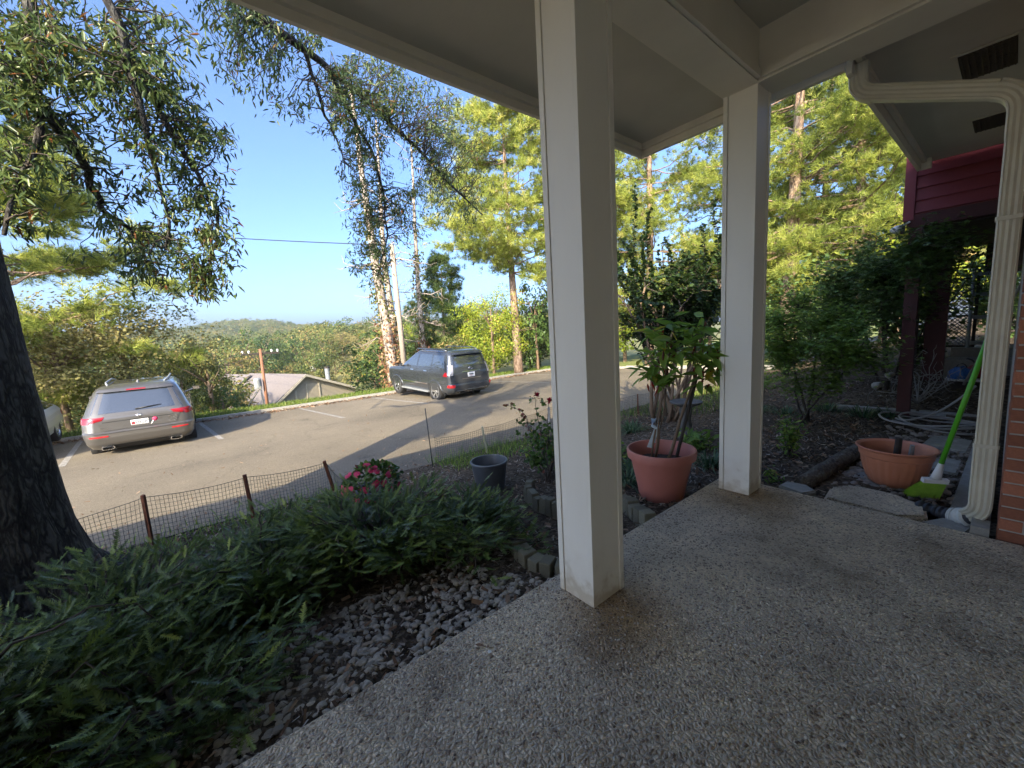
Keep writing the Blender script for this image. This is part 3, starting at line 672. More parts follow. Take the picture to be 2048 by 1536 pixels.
limbs = {
    'far': [(430, -60, 4.9), (500, 20, 5.0), (560, 75, 5.2), (650, 130, 5.8), (760, 225, 6.6), (860, 320, 7.4), (900, 368, 8.0), (965, 430, 8.8)],
    'hang': [(655, 133, 5.85), (700, 235, 6.3), (740, 310, 6.7), (765, 400, 7.0), (775, 470, 7.2), (757, 545, 7.3)],
    'hang2': [(610, 105, 5.5), (640, 190, 5.8), (668, 260, 6.0), (690, 330, 6.2)],
    'mid': [(210, -40, 4.2), (232, 60, 4.25), (250, 140, 4.3), (272, 195, 4.35), (275, 250, 4.4), (318, 370, 4.7), (345, 450, 4.8), (330, 495, 4.8)],
    'mid2': [(270, 160, 4.32), (310, 195, 4.4), (345, 260, 4.5), (385, 335, 4.65), (430, 430, 4.8), (420, 540, 4.85)],
    'near': [(50, -40, 4.6), (65, 100, 4.6), (85, 200, 4.6), (78, 270, 4.55), (60, 330, 4.5), (20, 400, 4.45), (8, 470, 4.4)],
    'near2': [(83, 205, 4.6), (125, 275, 4.7), (165, 340, 4.9), (175, 390, 5.0), (200, 430, 5.1), (260, 470, 5.2), (300, 530, 5.3)],
    'high': [(258, -40, 4.6), (256, 60, 4.7), (268, 120, 4.8), (330, 190, 5.0), (400, 300, 5.2)],
}
lp = {kx: np.array([toward(*q) for q in v]) for kx, v in limbs.items()}
for kx, s0 in (('far', (1.5, 1.0, .6)), ('mid', (.6, .8, .5)), ('near', (.1, .5, .3)), ('high', (.5, .9, .9))):
    st = lp[kx][0]; mid_ = .5 * (top + st) + np.array([0, 0, .35]); lp[kx] = np.concatenate([[top - (0, 0, .5), mid_], lp[kx]])
nodes = []
for kx, r0, r1 in (('far', .070, .012), ('hang', .032, .008), ('hang2', .024, .007), ('mid', .052, .010), ('mid2', .026, .007), ('near', .06, .012), ('near2', .04, .008), ('high', .03, .007)):
    P = smooth_path(lp[kx], 40); P[2:-2] += np.cumsum(rng.normal(size=(36, 3)) * .012, 0) * np.sin(np.linspace(0, math.pi, 36))[:, None]
    MB().tube(P - o0, np.linspace(r0, r1, 40) ** 1.0, 9).obj('limb', M['bark'], oak); nodes.append(P)
nodes = np.concatenate(nodes)
# upper limbs that rise out of view and carry the crown shading the lot
CR = np.array([OX + .3, OY - 2.6, 8.6])
hi = MB()
for q in range(9):
    e = CR + rdir(1)[0] * (3.6, 3.6, 1.6); P = curve(top - (0, 0, .4), e, .12, .25, 9); hi.tube(P - o0, np.linspace(.14, .03, 9), 7)
hi.obj('upper_limbs', M['bark'], oak)

masses = [  # photo outline ellipse (cx, cy, rx, ry), distance range, twigs
    (60, 180, 120, 190, 4.2, 5.2, 92), (140, 90, 150, 90, 4.2, 5.2, 60), (50, 360, 70, 90, 4.2, 5.0, 34), (40, 100, 110, 110, 4.0, 5.0, 46),
    (300, 90, 110, 100, 4.1, 5.0, 62), (345, 220, 75, 110, 4.2, 4.9, 62), (400, 330, 75, 105, 4.4, 5.0, 66), (410, 470, 62, 105, 4.5, 5.0, 60), (415, 570, 35, 45, 4.6, 5.0, 16),
    (215, 330, 90, 100, 4.5, 5.3, 40), (265, 470, 100, 75, 4.8, 5.4, 44), (330, 545, 85, 45, 4.9, 5.4, 22), (230, 180, 80, 90, 4.2, 5.0, 34),
    (500, 95, 60, 105, 4.9, 5.6, 46), (530, 170, 32, 52, 5.1, 5.6, 14), (450, 30, 75, 50, 4.7, 5.2, 30), (590, 60, 60, 60, 5.1, 5.7, 26),
    (640, 190, 75, 80, 5.4, 6.3, 50), (740, 170, 90, 75, 5.9, 7.0, 70), (830, 215, 100, 75, 6.5, 7.6, 82), (900, 275, 70, 70, 7.2, 8.4, 46), (860, 350, 60, 60, 7.0, 8.2, 34), (930, 390, 60, 70, 7.8, 8.9, 30),
    (730, 330, 60, 90, 6.3, 7.2, 52), (750, 440, 58, 75, 6.8, 7.4, 52), (740, 530, 45, 42, 7.0, 7.5, 22), (835, 430, 45, 55, 6.9, 7.6, 28), (685, 235, 45, 70, 5.8, 6.6, 22)]
tw, lv = MB(), MB()
LP, LD, LS, LT = [], [], [], []
for (cx, cy_, rx, ry, d0, d1, n) in masses:
    for _ in range(int(n * (1.25 if cx > 700 else .74))):
        th, q = rng.uniform(0, 2 * math.pi), math.sqrt(rng.random()); e = toward(cx + rx * q * math.cos(th), cy_ + ry * q * math.sin(th), rng.uniform(d0, d1))
        dist = np.linalg.norm((nodes - e) * (1, 1, .8), axis=1) + .35 * np.maximum(e[2] - nodes[:, 2], 0); b = nodes[np.argmin(dist + .25 * rng.random(len(nodes)))]
        L = np.linalg.norm(e - b)
        if L > 2.2: b = e + (b - e) / L * 1.1
        P = curve(b, e, .10, .5, 7); tw.tube(P - o0, np.linspace(.007, .0022, 7), 4, cap=False)
        dirn = vnorm(P[-1] - P[-2]); m = rng.integers(16, 27)
        s = rng.uniform(.45, 1.0, m) ** .7; base = np.stack([np.interp(s, np.linspace(0, 1, 7), P[:, i]) for i in range(3)], 1)
        off = rdir(m) * rng.uniform(.01, .13, m)[:, None]; off[:, 2] -= .03
        LP.append(base + off); dd = vnorm(dirn * .55 + rdir(m) * .9 + np.array([0, 0, -.55])); LD.append(dd); LS.append(rng.uniform(.055, .092, m)); LT.append(np.clip(rng.normal(.45, .24, m) + .3 * (rng.random() < .08), 0, 1))
LP, LD, LS, LT = np.concatenate(LP), np.concatenate(LD), np.concatenate(LS), np.concatenate(LT)
tw.obj('twigs', M['twig'], oak, kind='stuff')
lv.stamp(OAK, LP - o0, frames(LD, rng.uniform(-1.3, 1.3, len(LP))), LS, LT)
lv.obj('foliage', M['oakleaf'], oak, kind='stuff')
# the crown above the view
n = 9000; q = rdir(n) * rng.uniform(.35, 1, n)[:, None] ** .5 * (4.6, 4.8, 2.7) + CR
cl = rdir(90) * rng.uniform(.3, 1, 90)[:, None] ** .5 * (4.6, 4.8, 2.7) + CR; q = cl[rng.integers(0, 90, n)] + rng.normal(size=(n, 3)) * (.55, .55, .34)
q = q[(q[:, 2] > 5.6) & (q[:, 2] > 2.1 + 1.0 * np.hypot(q[:, 0], q[:, 1]) * (1 + .0 * q[:, 0]))]
n = len(q); MB().stamp(OAK, q - o0, frames(rdir(n) + (0, 0, -.4), rng.uniform(-3, 3, n)), rng.uniform(.13, .21, n), np.clip(rng.normal(.45, .22, n), 0, 1)).obj('upper_foliage', M['oakleaf'], oak, kind='stuff')


# ------------------------------------------------------------------ spreading yews in the bed
def yew(x, y, rad, h, nb, label, squash=1.0, seed=0):
    z = ground_z(x, y); t = thing('spreading_yew', label, 'shrub', (x, y, z), 0, 'spreading yews between the porch and the road')
    st, lf = MB(), MB(); P_, D_, S_, T_ = [], [], [], []
    for b in range(nb):
        az = rng.uniform(0, 2 * math.pi); el = R(rng.uniform(6, 56)); L = rad * rng.uniform(.5, 1.08)
        d = np.array([math.cos(az) * math.cos(el), math.sin(az) * math.cos(el) * squash, math.sin(el) * h / rad * 1.1])
        e = d * L; e[2] = max(e[2] + .06, .07); p = curve((rng.normal() * .06, rng.normal() * .06, .02), e, .10, .35, 9); st.tube(p, np.linspace(.011, .003, 9), 5, cap=False)
        m = int(18 + L * 34); s = rng.uniform(.32, 1.0, m) ** .75; base = np.stack([np.interp(s, np.linspace(0, 1, 9), p[:, i]) for i in range(3)], 1)
        tang = vnorm(p[-1] - p[3]); side = np.cross(tang, (0, 0, 1)); side /= np.linalg.norm(side)
        sg = rng.choice([-1, 1], m); dd = vnorm(tang[None] * .8 + side[None] * sg[:, None] * rng.uniform(.2, 1.1, m)[:, None] + rng.normal(size=(m, 3)) * .3 + (0, 0, .14))
        off = side[None] * sg[:, None] * rng.uniform(0, .11, m)[:, None] + rng.normal(size=(m, 3)) * .035
        P_.append(base + off); D_.append(dd); S_.append(rng.uniform(.075, .14, m) * (1.15 - .35 * s)); T_.append(np.clip(rng.normal(.26, .16, m) + .9 * (s - .6) * (rng.random(m) < .6), 0, 1))
    P_, D_, S_, T_ = map(np.concatenate, (P_, D_, S_, T_)); f = frames(D_, rng.normal(size=len(P_)) * .45); hf = rng.random(len(P_)) < .5
    lf.stamp(SPRAY, P_[hf], f[hf], S_[hf], T_[hf]); lf.stamp(SPRAY2, P_[~hf], f[~hf], S_[~hf] * 1.1, T_[~hf])
    st.obj('stems', M['twig'], t, kind='stuff'); lf.obj('foliage', M['yewleaf'], t, kind='stuff'); return t
yew(-2.40, -1.10, .85, .42, 62, 'dark green spreading yew at the lower left corner, nearest the camera', 1.0)
yew(-3.05, -.55, .80, .40, 60, 'dark green spreading yew close to the foot of the big oak trunk')
yew(-3.15, .15, .85, .42, 64, 'dark green spreading yew between the oak trunk and the pebble edge, mulch showing through it')
yew(-2.92, .95, .85, .44, 74, 'full spreading yew in front of the pot of pink flowers')
yew(-2.60, 1.50, .62, .28, 46, 'spreading yew whose tips reach the grey flower pot and timber edging')
yew(-2.15, -.30, .50, .20, 26, 'low thin yew tips hanging over the white stones')

# ------------------------------------------------------------------ pines
def pine(px, dist, height, label, crown_from, rad, dens=1., mat='pineleaf', trunk_r=.2, xy=None, group='tall pines beyond the parking lot', lean=(0, 0), seed=0, tuft=.27, upward=.22, top_taper=.8, name='pine_tree', cats='tree'):
    x, y = bearing(px, dist) if xy is None else xy; z = ground_z(x, y)
    t = thing(name, label, cats, (x, y, z), 0, group)
    hs = np.linspace(0, 1, 14); ax = np.stack([lean[0] * hs ** 1.3 + .06 * np.sin(5 * hs + seed), lean[1] * hs ** 1.3 + .06 * np.cos(4 * hs + seed), hs * height - .2], 1)
    MB().tube(ax, trunk_r * (1 - .86 * hs) + .12 * trunk_r * np.exp(-hs * 25), 12).obj('trunk', M['pinebark'], t)
    br, lf = MB(), MB(); P_, D_, S_, T_ = [], [], [], []
    h = crown_from * height; wh = 0
    while h < height * .985:
        f = max(0., (h / height - crown_from) / (1 - crown_from)); env = rad * (1 - f ** 1.6 * top_taper) * (.55 + .45 * min(1, f * 5 + .3))
        for b in range(rng.integers(3, 6)):
            az = rng.uniform(0, 2 * math.pi); L = env * rng.uniform(.55, 1.1); c = np.array([np.interp(h, ax[:, 2], ax[:, i]) for i in range(3)])
            e = c + np.array([math.cos(az) * L, math.sin(az) * L, L * (upward * rng.uniform(.2, 1.6) + .3 * f - .10)]); p = curve(c, e, -.06, .25, 7)
            br.tube(p, np.linspace(.035 * (1 - .6 * f), .008, 7) * (trunk_r / .2), 5, cap=False)
            m = int((8 + L * 13) * dens); s = rng.uniform(.30, 1.02, m) ** .8; base = np.stack([np.interp(s, np.linspace(0, 1, 7), p[:, i]) for i in range(3)], 1)
            tg = vnorm(e - c); side = np.cross(tg, (0, 0, 1)); side /= max(np.linalg.norm(side), 1e-6)
            w = rng.normal(size=m) * .26 * L * (1.15 - .75 * s); base = base + side[None] * w[:, None] + np.abs(w)[:, None] * tg[None] * .35 + rng.normal(size=(m, 3)) * (.10, .10, .085); base[:, 2] += .05
            P_.append(base); D_.append(vnorm(tg[None] + side[None] * np.sign(w)[:, None] * .6 + rng.normal(size=(m, 3)) * .45 + (0, 0, .45))); S_.append(rng.uniform(.75, 1.25, m) * tuft); T_.append(np.clip(rng.normal(.5, .22, m) - .25 * (s < .5), 0, 1))
        h += height * (1 - crown_from) / 22 * rng.uniform(.75, 1.3); wh += 1
    P_, D_, S_, T_ = map(np.concatenate, (P_, D_, S_, T_)); n = len(P_); f = frames(D_, rng.uniform(-3, 3, n))
    K = 3
    for q in range(K): lf.stamp(BIGTUFT, P_ + rng.normal(size=(n, 3)) * .09 * (q > 0), f if q == 0 else frames(D_ + rng.normal(size=(n, 3)) * .6, rng.uniform(-3, 3, n)), S_, np.clip(T_ + rng.normal(size=n) * .1, 0, 1))
    # dead stubs on the bare trunk
    for q in range(9):
        hh_ = rng.uniform(.08, crown_from + .1) * height; c = np.array([np.interp(hh_, ax[:, 2], ax[:, i]) for i in range(3)]); e = c + rdir(1)[0] * (1.5, 1.5, .4) * rng.uniform(.3, 1); br.tube(curve(c, e, -.05, .3, 5), np.linspace(.02, .005, 5), 4, cap=False)
    br.obj('branches', M['pinebark'], t, kind='stuff'); lf.obj('crown', M[mat], t, kind='stuff'); return t


pine(1033, 22.5, 15.6, 'tall pine with a straight bare lower trunk, just left of the nearer column', .36, 4.6, 1.35, trunk_r=.26, seed=1)
pine(893, 27, 9.2, 'thin young pine behind the right end of the dark grey car', .30, 2.9, .75, 'darkpine', trunk_r=.13, seed=2)
pine(30, 20.5, 13.5, 'broad pine with layered boughs behind the oak trunk at the left', .12, 4.8, 1.7, trunk_r=.28, seed=3)
pine(1578, 18.5, 15.0, 'thick pale trunked pine right of the farther column', .24, 4.6, 1.25, trunk_r=.31, seed=4, tuft=.22)
pine(1300, 22, 17.0, 'pine with bright boughs seen between the two columns', .20, 4.6, 1.2, trunk_r=.24, seed=5, tuft=.24)
pine(1700, 19.0, 12.5, 'bright pine left of the red siding', .18, 4.0, 1.25, trunk_r=.22, seed=6, tuft=.22)
pine(1460, 25.0, 16.0, 'tall pine mostly hidden behind the farther column', .25, 4.0, .5, trunk_r=.25, seed=7)
pine(1640, 24.0, 13.5, 'more distant pine between the pale trunk and the red siding', .2, 4.0, .8, trunk_r=.22, seed=8)
pine(1180, 24.0, 15.0, 'pine mostly hidden behind the nearer column', .35, 3.8, .4, trunk_r=.24, seed=9)

# ------------------------------------------------------------------ dead trees with creeper, light pole
def snag(pts, r0, label, ivy, nbr, seed):
    P = np.array([toward(*q) for q in pts]); b = P[0].copy(); b[2] = ground_z(b[0], b[1]); P = np.concatenate([[b], P])
    t = thing('dead_tree', label, 'tree', b, 0, 'dead trees beyond the lot'); Q = smooth_path(P, 26) - b; n = 26
    MB().tube(Q, np.linspace(r0, r0 * .22, n), 10).obj('trunk', M['deadbark'], t); br = MB()
    for q in range(nbr):
        s = rng.uniform(.22, .98); c = np.array([np.interp(s, np.linspace(0, 1, n), Q[:, i]) for i in range(3)]); az = rng.uniform(0, 6.28); L = rng.uniform(.5, 2.6) * (1.15 - .5 * s)
        e = c + np.array([math.cos(az) * L, math.sin(az) * L, L * rng.uniform(-.45, .35)]); p = curve(c, e, rng.uniform(-.12, .12), .5, 7); br.tube(p, np.linspace(.045, .008, 7) * r0 / .25, 5, cap=False)
        for w in range(rng.integers(2, 6)):
            c2 = p[rng.integers(2, 6)]; e2 = c2 + (e - c) * .35 + rdir(1)[0] * L * .3; br.tube(curve(c2, e2, -.1, .4, 5), np.linspace(.016, .005, 5) * r0 / .25, 4, cap=False)
    br.obj('branches', M['deadbark'], t, kind='stuff')
    if ivy:
        m = 1500; s = rng.random(m) ** 1.5 * ivy; c = np.stack([np.interp(s, np.linspace(0, 1, n), Q[:, i]) for i in range(3)], 1); az = rng.uniform(0, 6.28, m); rr = r0 * (1 - .7 * s) + rng.random(m) ** 2 * .42
        c += np.stack([np.cos(az) * rr, np.sin(az) * rr, rng.normal(size=m) * .1], 1); red = s < ivy * .40
        for msk, mt, nm in ((red, 'ivyred', 'red_creeper'), (~red, 'ivygreen', 'green_creeper')):
            k_ = int(msk.sum()); MB().stamp(ROUND, c[msk], frames(rdir(k_) + (0, 0, -.8), rng.uniform(-3, 3, k_)), rng.uniform(.09, .18, k_), rng.random(k_)).obj(nm, M[mt], t, kind='stuff')
    return t
snag([(785, 735, 21), (771, 640, 21), (752, 540, 21), (738, 440, 21), (722, 340, 21), (712, 250, 21), (700, 175, 21)], .30, 'dead tree with red creeper at its foot, left of the leaning wooden pole', .62, 26, 1)
snag([(800, 735, 23), (786, 640, 23), (768, 520, 23), (762, 420, 23), (757, 320, 23), (752, 240, 23)], .22, 'slimmer dead tree close behind the leaning wooden pole', .3, 20, 2)
snag([(850, 720, 25), (842, 640, 25), (834, 540, 25), (829, 440, 25), (826, 350, 25), (822, 290, 25)], .21, 'dead tree with red creeper right of the leaning pole, above the dark grey car', .6, 20, 3)

def straight_pole(pts, r0, r1, name, label, cat, mat):
    P = np.array([toward(*q) for q in pts]); b = P[0].copy(); b[2] = min(b[2], ground_z(b[0], b[1]) + .0)
    t = thing(name, label, cat, b); MB().tube(np.array([b, P[-1]]) - b, [r0, r1], 12).obj('pole', M[mat], t); return t, b, P[-1]
lp_, lb, ltop = straight_pole([(810, 740, 19.5), (783, 490, 19.5)], .14, .10, 'utility_pole', 'tall pale wooden pole leaning between the dead trees behind the dark grey car', 'pole', 'pole')
MB().tube(np.array([(0, 0, -.02), (0, 0, .05)]) + (ltop - lb), [.104, .09], 10).obj('pole_cap', M['metalgrey'], lp_)
up, ub, ut = straight_pole([(537, 830, 36), (520, 698, 36)], .13, .10, 'utility_pole', 'reddish brown utility pole with a crossarm and transformer in front of the tan house', 'utility pole', 'brownpole')
d_ = ut - ub
def upart(name, mb, mat): return mb.obj(name, M[mat], up, smooth=False)
upart('crossarm', MB().box((-.09, -1.25, d_[2] - .42), (.03, 1.25, d_[2] - .28)).box((-.09, -.7, d_[2] - 1.62), (.0, .3, d_[2] - 1.55)), 'darkwood').location = (d_[0], d_[1], 0)
for yy in (-1.15, -.75, .75, 1.15):
    o = upart('insulator', MB().tube([(0, 0, 0), (0, 0, .1), (0, 0, .2)], [.05, .09, .04], 8), 'whiteplastic'); o.location = (d_[0] - .03, d_[1] + yy, d_[2] - .28)
o = upart('transformer', MB().lathe([(0, 0), (.24, 0), (.26, .05), (.26, .72), (.2, .82), (0, .84)], 20), 'metalgrey'); o.location = (d_[0] * .6 + .1, d_[1] * .6 - .45, d_[2] - 3.0)
for sg in (-1, 1):
    upart('brace', MB().tube([(0, sg * .75, d_[2] - .40), (0, sg * .1, d_[2] - .95)], .03, 6), 'darkwood').location = (d_[0], d_[1], 0)
def wire(p0, p1, sag, label, r=.014):
    P = curve(p0, p1, -sag, 0, 24); o = MB().tube(P - P[0], r, 5).obj('power_line', M['wire'], None, P[0]); o['label'] = label; o['category'] = 'wire'
wire(ltop, toward(-300, 380, 60), .015, 'single dark overhead wire crossing the sky from the leaning pole to the left', .022)
fw = toward(395, 735, 75)
for k_, yy in enumerate((-1.15, .75)):
    wire(ut + (0, yy, -.1), fw + (0, yy * 1.2, 0), .01, ('left one of the two bright wires sloping from the brown pole crossarm', 'right one of the two bright wires sloping from the brown pole crossarm')[k_], .022)
sp, sb, stp = straight_pole([(630, 745, 70), (628, 717, 70)], .12, .09, 'utility_pole', 'small far utility pole with a white transformer among the trees above the house', 'utility pole', 'pole')
MB().box((-.06, -.9, -.3), (.06, .9, -.2)).obj('crossarm', M['pole'], sp, tuple(stp - sb), smooth=False); MB().lathe([(0, 0), (.25, 0), (.25, .7), (0, .75)], 14).obj('transformer', M['whiteplastic'], sp, tuple(stp - sb + (0, -.4, -1.9)))


# ------------------------------------------------------------------ broadleaf trees
def crown_mesh(name, n, clumps, leaf, seed, flatten=1.):
    g = np.random.default_rng(seed); d = vnorm(g.normal(size=(clumps, 3))); c = d * g.uniform(.35, .86, clumps)[:, None] ** .6 * (1, 1, flatten) * g.uniform(.8, 1.1, (clumps, 1)); r = g.uniform(.17, .34, clumps)
    k = g.integers(0, clumps, n); q = vnorm(g.normal(size=(n, 3))); P = c[k] + q * (r[k] * g.uniform(.6, 1.0, n))[:, None] * (1, 1, .8)
    nrm = vnorm(q + d[k] * .5 + g.normal(size=(n, 3)) * .5); D = vnorm(np.cross(nrm, g.normal(size=(n, 3)))); ck = g.normal(size=clumps) * .16
    return MB().stamp(RHOMB, P, frames(D, None, nrm), np.c_[g.uniform(.7, 1.2, n) * leaf, g.uniform(.8, 1.3, n) * leaf, np.full(n, leaf)], np.clip(.5 + ck[k] + g.normal(size=n) * .16, 0, 1)).mesh(name)
def trunk_mesh(name, r=.05, h=1.):
    b = MB().tube(np.array([(0, 0, -.1), (.02, .01, .35), (0, .02, .75), (.03, 0, 1.0)]) * (1, 1, h), [r, r * .8, r * .6, r * .25], 8)
    for q in range(6):
        a_ = q * 1.1; b.tube([(0, 0, .45 * h + .06 * q), (.25 * math.cos(a_), .25 * math.sin(a_), .75 * h + .05 * q), (.5 * math.cos(a_), .5 * math.sin(a_), .95 * h + .05 * q)], [r * .4, r * .25, r * .1], 5)
    return b.mesh(name)
CM = [crown_mesh('crown', 2600, 38, .062, s) for s in (11, 12, 13)]; CMF = [crown_mesh('crown', 700, 26, .12, s, .85) for s in (21, 22, 23, 24)]; TM = trunk_mesh('trunk')
_mc = {}
def shared(me, mat):
    k = (me.name, mat)
    if k not in _mc: m = me.copy(); m.materials.clear(); m.materials.append(M[mat]); _mc[k] = m
    return _mc[k]
def broadleaf(px, dist, h, r, label, mat, group, dense=None, xy=None, zc=.62, rz=None, name='broadleaf_tree', cat='tree', base=None):
    x, y = bearing(px, dist) if xy is None else xy; z = ground_z(x, y) if base is None else base
    t = thing(name, label, cat, (x, y, z), rng.uniform(0, 6.28) if rz is None else rz, group)
    me = CM[rng.integers(0, 3)] if dense is None else dense; c = put('crown', shared(me, mat), None, t, (0, 0, h * zc), kind='stuff'); c.scale = (r, r, h * (1 - zc) * 1.02)
    tr = put('trunk', shared(TM, 'tanbark'), None, t); tr.scale = (max(r * .9, 2), max(r * .9, 2), h * .75); return t
broadleaf(985, 22.8, 5.2, 2.3, 'bright yellow green small tree behind the dark grey car, turning orange at its edge', 'yellowgreen', None, crown_mesh('crown', 9000, 70, .034, 31), zc=.50)
broadleaf(1075, 24, 5.5, 2.0, 'dark green bushy tree left of the nearer column base', 'darkshrub', None, zc=.5)
broadleaf(915, 23, 3.0, 1.7, 'low green bush behind the roof of the dark grey car', 'wood1', None, zc=.5)
broadleaf(240, 21, 5.6, 3.4, 'big golden leaved tree behind the silver grey car', 'gold', None, crown_mesh('crown', 12000, 80, .030, 32), zc=.52)
broadleaf(110, 20, 4.6, 2.6, 'golden tree partly hidden by the pine boughs at the left', 'gold', None, crown_mesh('crown', 8000, 60, .034, 33), zc=.55)
broadleaf(330, 27, 5.4, 2.8, 'olive green tree right of the golden tree', 'wood1', None, crown_mesh('crown', 7000, 60, .036, 34), zc=.55)
broadleaf(405, 19.3, 2.5, .78, 'small vine covered tree stump of yellow green leaves right of the silver grey car', 'ivygreen', None, crown_mesh('crown', 2200, 30, .075, 35), zc=.5)
broadleaf(430, 24, 2.6, 1.3, 'dull green bush beside the house roof', 'darkshrub', None, zc=.5)
for px, d, h, r, mt, lb in ((1250, 26, 6, 3, 'yellowgreen', 'yellow green tree past the lot end, just right of the nearer column'), (1330, 30, 8, 3.5, 'gold', 'taller golden tree past the lot end, between the two columns'), (1420, 28, 7, 3.2, 'yellowgreen', 'yellow green tree past the lot end, just left of the farther column'),
        (1560, 22, 5.0, 2.6, 'yellowgreen', 'low yellow green tree at the foot of the pale pine trunk'), (1620, 27, 8, 3.4, 'gold', 'golden tree behind the maple shrub, right of the pale pine trunk'), (1690, 24, 6, 3.0, 'yellowgreen', 'yellow green tree below the bright pine boughs left of the red siding'),
        (1760, 21, 6.0, 2.6, 'wood1', 'olive green tree nearest the left edge of the red siding'), (1790, 27, 9, 3.6, 'yellowgreen', 'tall yellow green tree touching the red corner board'), (1120, 30, 7, 3.2, 'wood1', 'olive green tree hidden almost wholly behind the nearer column'),
        (1880, 17, 4.2, 2.4, 'yellowgreen', 'bright yellow green tree glimpsed between the red posts'), (1960, 19, 5.0, 2.8, 'wood1', 'olive tree glimpsed above the lattice screen'), (1500, 34, 9, 4, 'wood1', 'distant olive tree behind the farther column')):
    broadleaf(px, d, h, r, lb, mt, 'thicket of small trees behind the pines', zc=.55)
# trees on the slope below the lot, then the wooded valley
g2 = np.random.default_rng(5); spots = []
for _ in range(4000):
    px, d = g2.uniform(60, 1080), 28 + 75 * g2.random() ** .8
    x, y = bearing(px, d); 
    if all((x - a_) ** 2 + (y - b_) ** 2 > (4.2 + d * .02) ** 2 for a_, b_ in spots) and not (470 < px < 735 and d < 62): spots.append((x, y))
    if len(spots) >= 90: break
for (x, y) in spots:
    d = math.hypot(x, y); h = g2.uniform(5.5, 8.5); zt = ground_z(x, y)
    zmax = 1.45 + d * (.030 + .012 * g2.random()); h = min(h, zmax - zt) if zmax - zt > 3 else 3.2
    broadleaf(0, 0, h, g2.uniform(2.6, 3.8), 'autumn tinted tree on the wooded slope below the lot', g2.choice(['wood1', 'wood1', 'wood1', 'gold', 'yellowgreen']), 'trees on the slope below the lot', CM[g2.integers(0, 3)], (x, y), zc=.58)
sp2 = []
for _ in range(3000):
    px, d = g2.uniform(380, 880), 58 + 95 * g2.random()
    x, y = bearing(px, d)
    if all((x - a_) ** 2 + (y - b_) ** 2 > (7 + d * .03) ** 2 for a_, b_ in sp2) and not (470 < px < 735 and d < 66): sp2.append((x, y))
    if len(sp2) >= 60: break
for (x, y) in sp2:
    d = math.hypot(x, y); zt = ground_z(x, y); h = 1.45 + d * g2.uniform(.004, .040) - zt
    broadleaf(0, 0, h, h * g2.uniform(.30, .42), 'rounded autumn tinted tree in the valley behind the tan house', g2.choice(['wood1', 'wood1', 'wood1', 'yellowgreen', 'darkpine']), 'rounded trees in the valley behind the house', CM[g2.integers(0, 3)], (x, y), zc=.60)
# the wooded valley and hill: one mass, the crown of a slope tree repeated over scattered points
pts = []
for _ in range(2600):
    px, d = g2.uniform(-250, 1250), 100 + 460 * g2.random() ** .9; x, y = bearing(px, d)
    if x < -590 or y > 430 or y < -390: continue
    pts.append((x, y, ground_z(x, y) + 3.2 * (1 + d / 900)))
fme = bpy.data.meshes.new('far_woods'); fme.vertices.add(len(pts)); fme.vertices.foreach_set('co', np.array(pts, 'f4').ravel())
fo = put('far_woods', fme, None, None, kind='stuff')
ng = bpy.data.node_groups.new('scatter_crowns', 'GeometryNodeTree'); ng.interface.new_socket('Geometry', in_out='INPUT', socket_type='NodeSocketGeometry'); ng.interface.new_socket('Geometry', in_out='OUTPUT', socket_type='NodeSocketGeometry')
gi, go = ng.nodes.new('NodeGroupInput'), ng.nodes.new('NodeGroupOutput'); jn_ = ng.nodes.new('GeometryNodeJoinGeometry')
crown_src = [o for o in COL.objects if o.name.startswith('crown') and o.data.materials and o.data.materials[0] == M['wood1']]; src = []
for o in crown_src:
    if o.data.name not in [q.data.name for q in src]: src.append(o)
for k, o in enumerate(src[:4]):
    oi = ng.nodes.new('GeometryNodeObjectInfo'); oi.transform_space = 'ORIGINAL'; oi.inputs['Object'].default_value = o; oi.inputs['As Instance'].default_value = True
    ip = ng.nodes.new('GeometryNodeInstanceOnPoints'); rs = ng.nodes.new('FunctionNodeRandomValue'); rs.data_type = 'FLOAT_VECTOR'; rs.inputs[0].default_value = (4.4, 4.4, 3.6); rs.inputs[1].default_value = (8.2, 8.2, 7.2); rs.inputs['Seed'].default_value = k
    rr = ng.nodes.new('FunctionNodeRandomValue'); rr.data_type = 'FLOAT_VECTOR'; rr.inputs[0].default_value = (0, 0, 0); rr.inputs[1].default_value = (0, 0, 6.28); rr.inputs['Seed'].default_value = 9 + k
    sl_ = ng.nodes.new('FunctionNodeRandomValue'); sl_.data_type = 'INT'; sl_.inputs[4].default_value = 0; sl_.inputs[5].default_value = len(src[:4]) - 1; sl_.inputs['Seed'].default_value = 77
    eq = ng.nodes.new('FunctionNodeCompare'); eq.data_type = 'INT'; eq.operation = 'EQUAL'; eq.inputs[3].default_value = k; ng.links.new(sl_.outputs[2], eq.inputs[2])
    ng.links.new(gi.outputs[0], ip.inputs['Points']); ng.links.new(oi.outputs['Geometry'], ip.inputs['Instance']); ng.links.new(rs.outputs[0], ip.inputs['Scale']); ng.links.new(rr.outputs[0], ip.inputs['Rotation']); ng.links.new(eq.outputs[0], ip.inputs['Selection']); ng.links.new(ip.outputs[0], jn_.inputs[0])
ng.links.new(jn_.outputs[0], go.inputs[0]); fo.modifiers.new('woods', 'NODES').node_group = ng
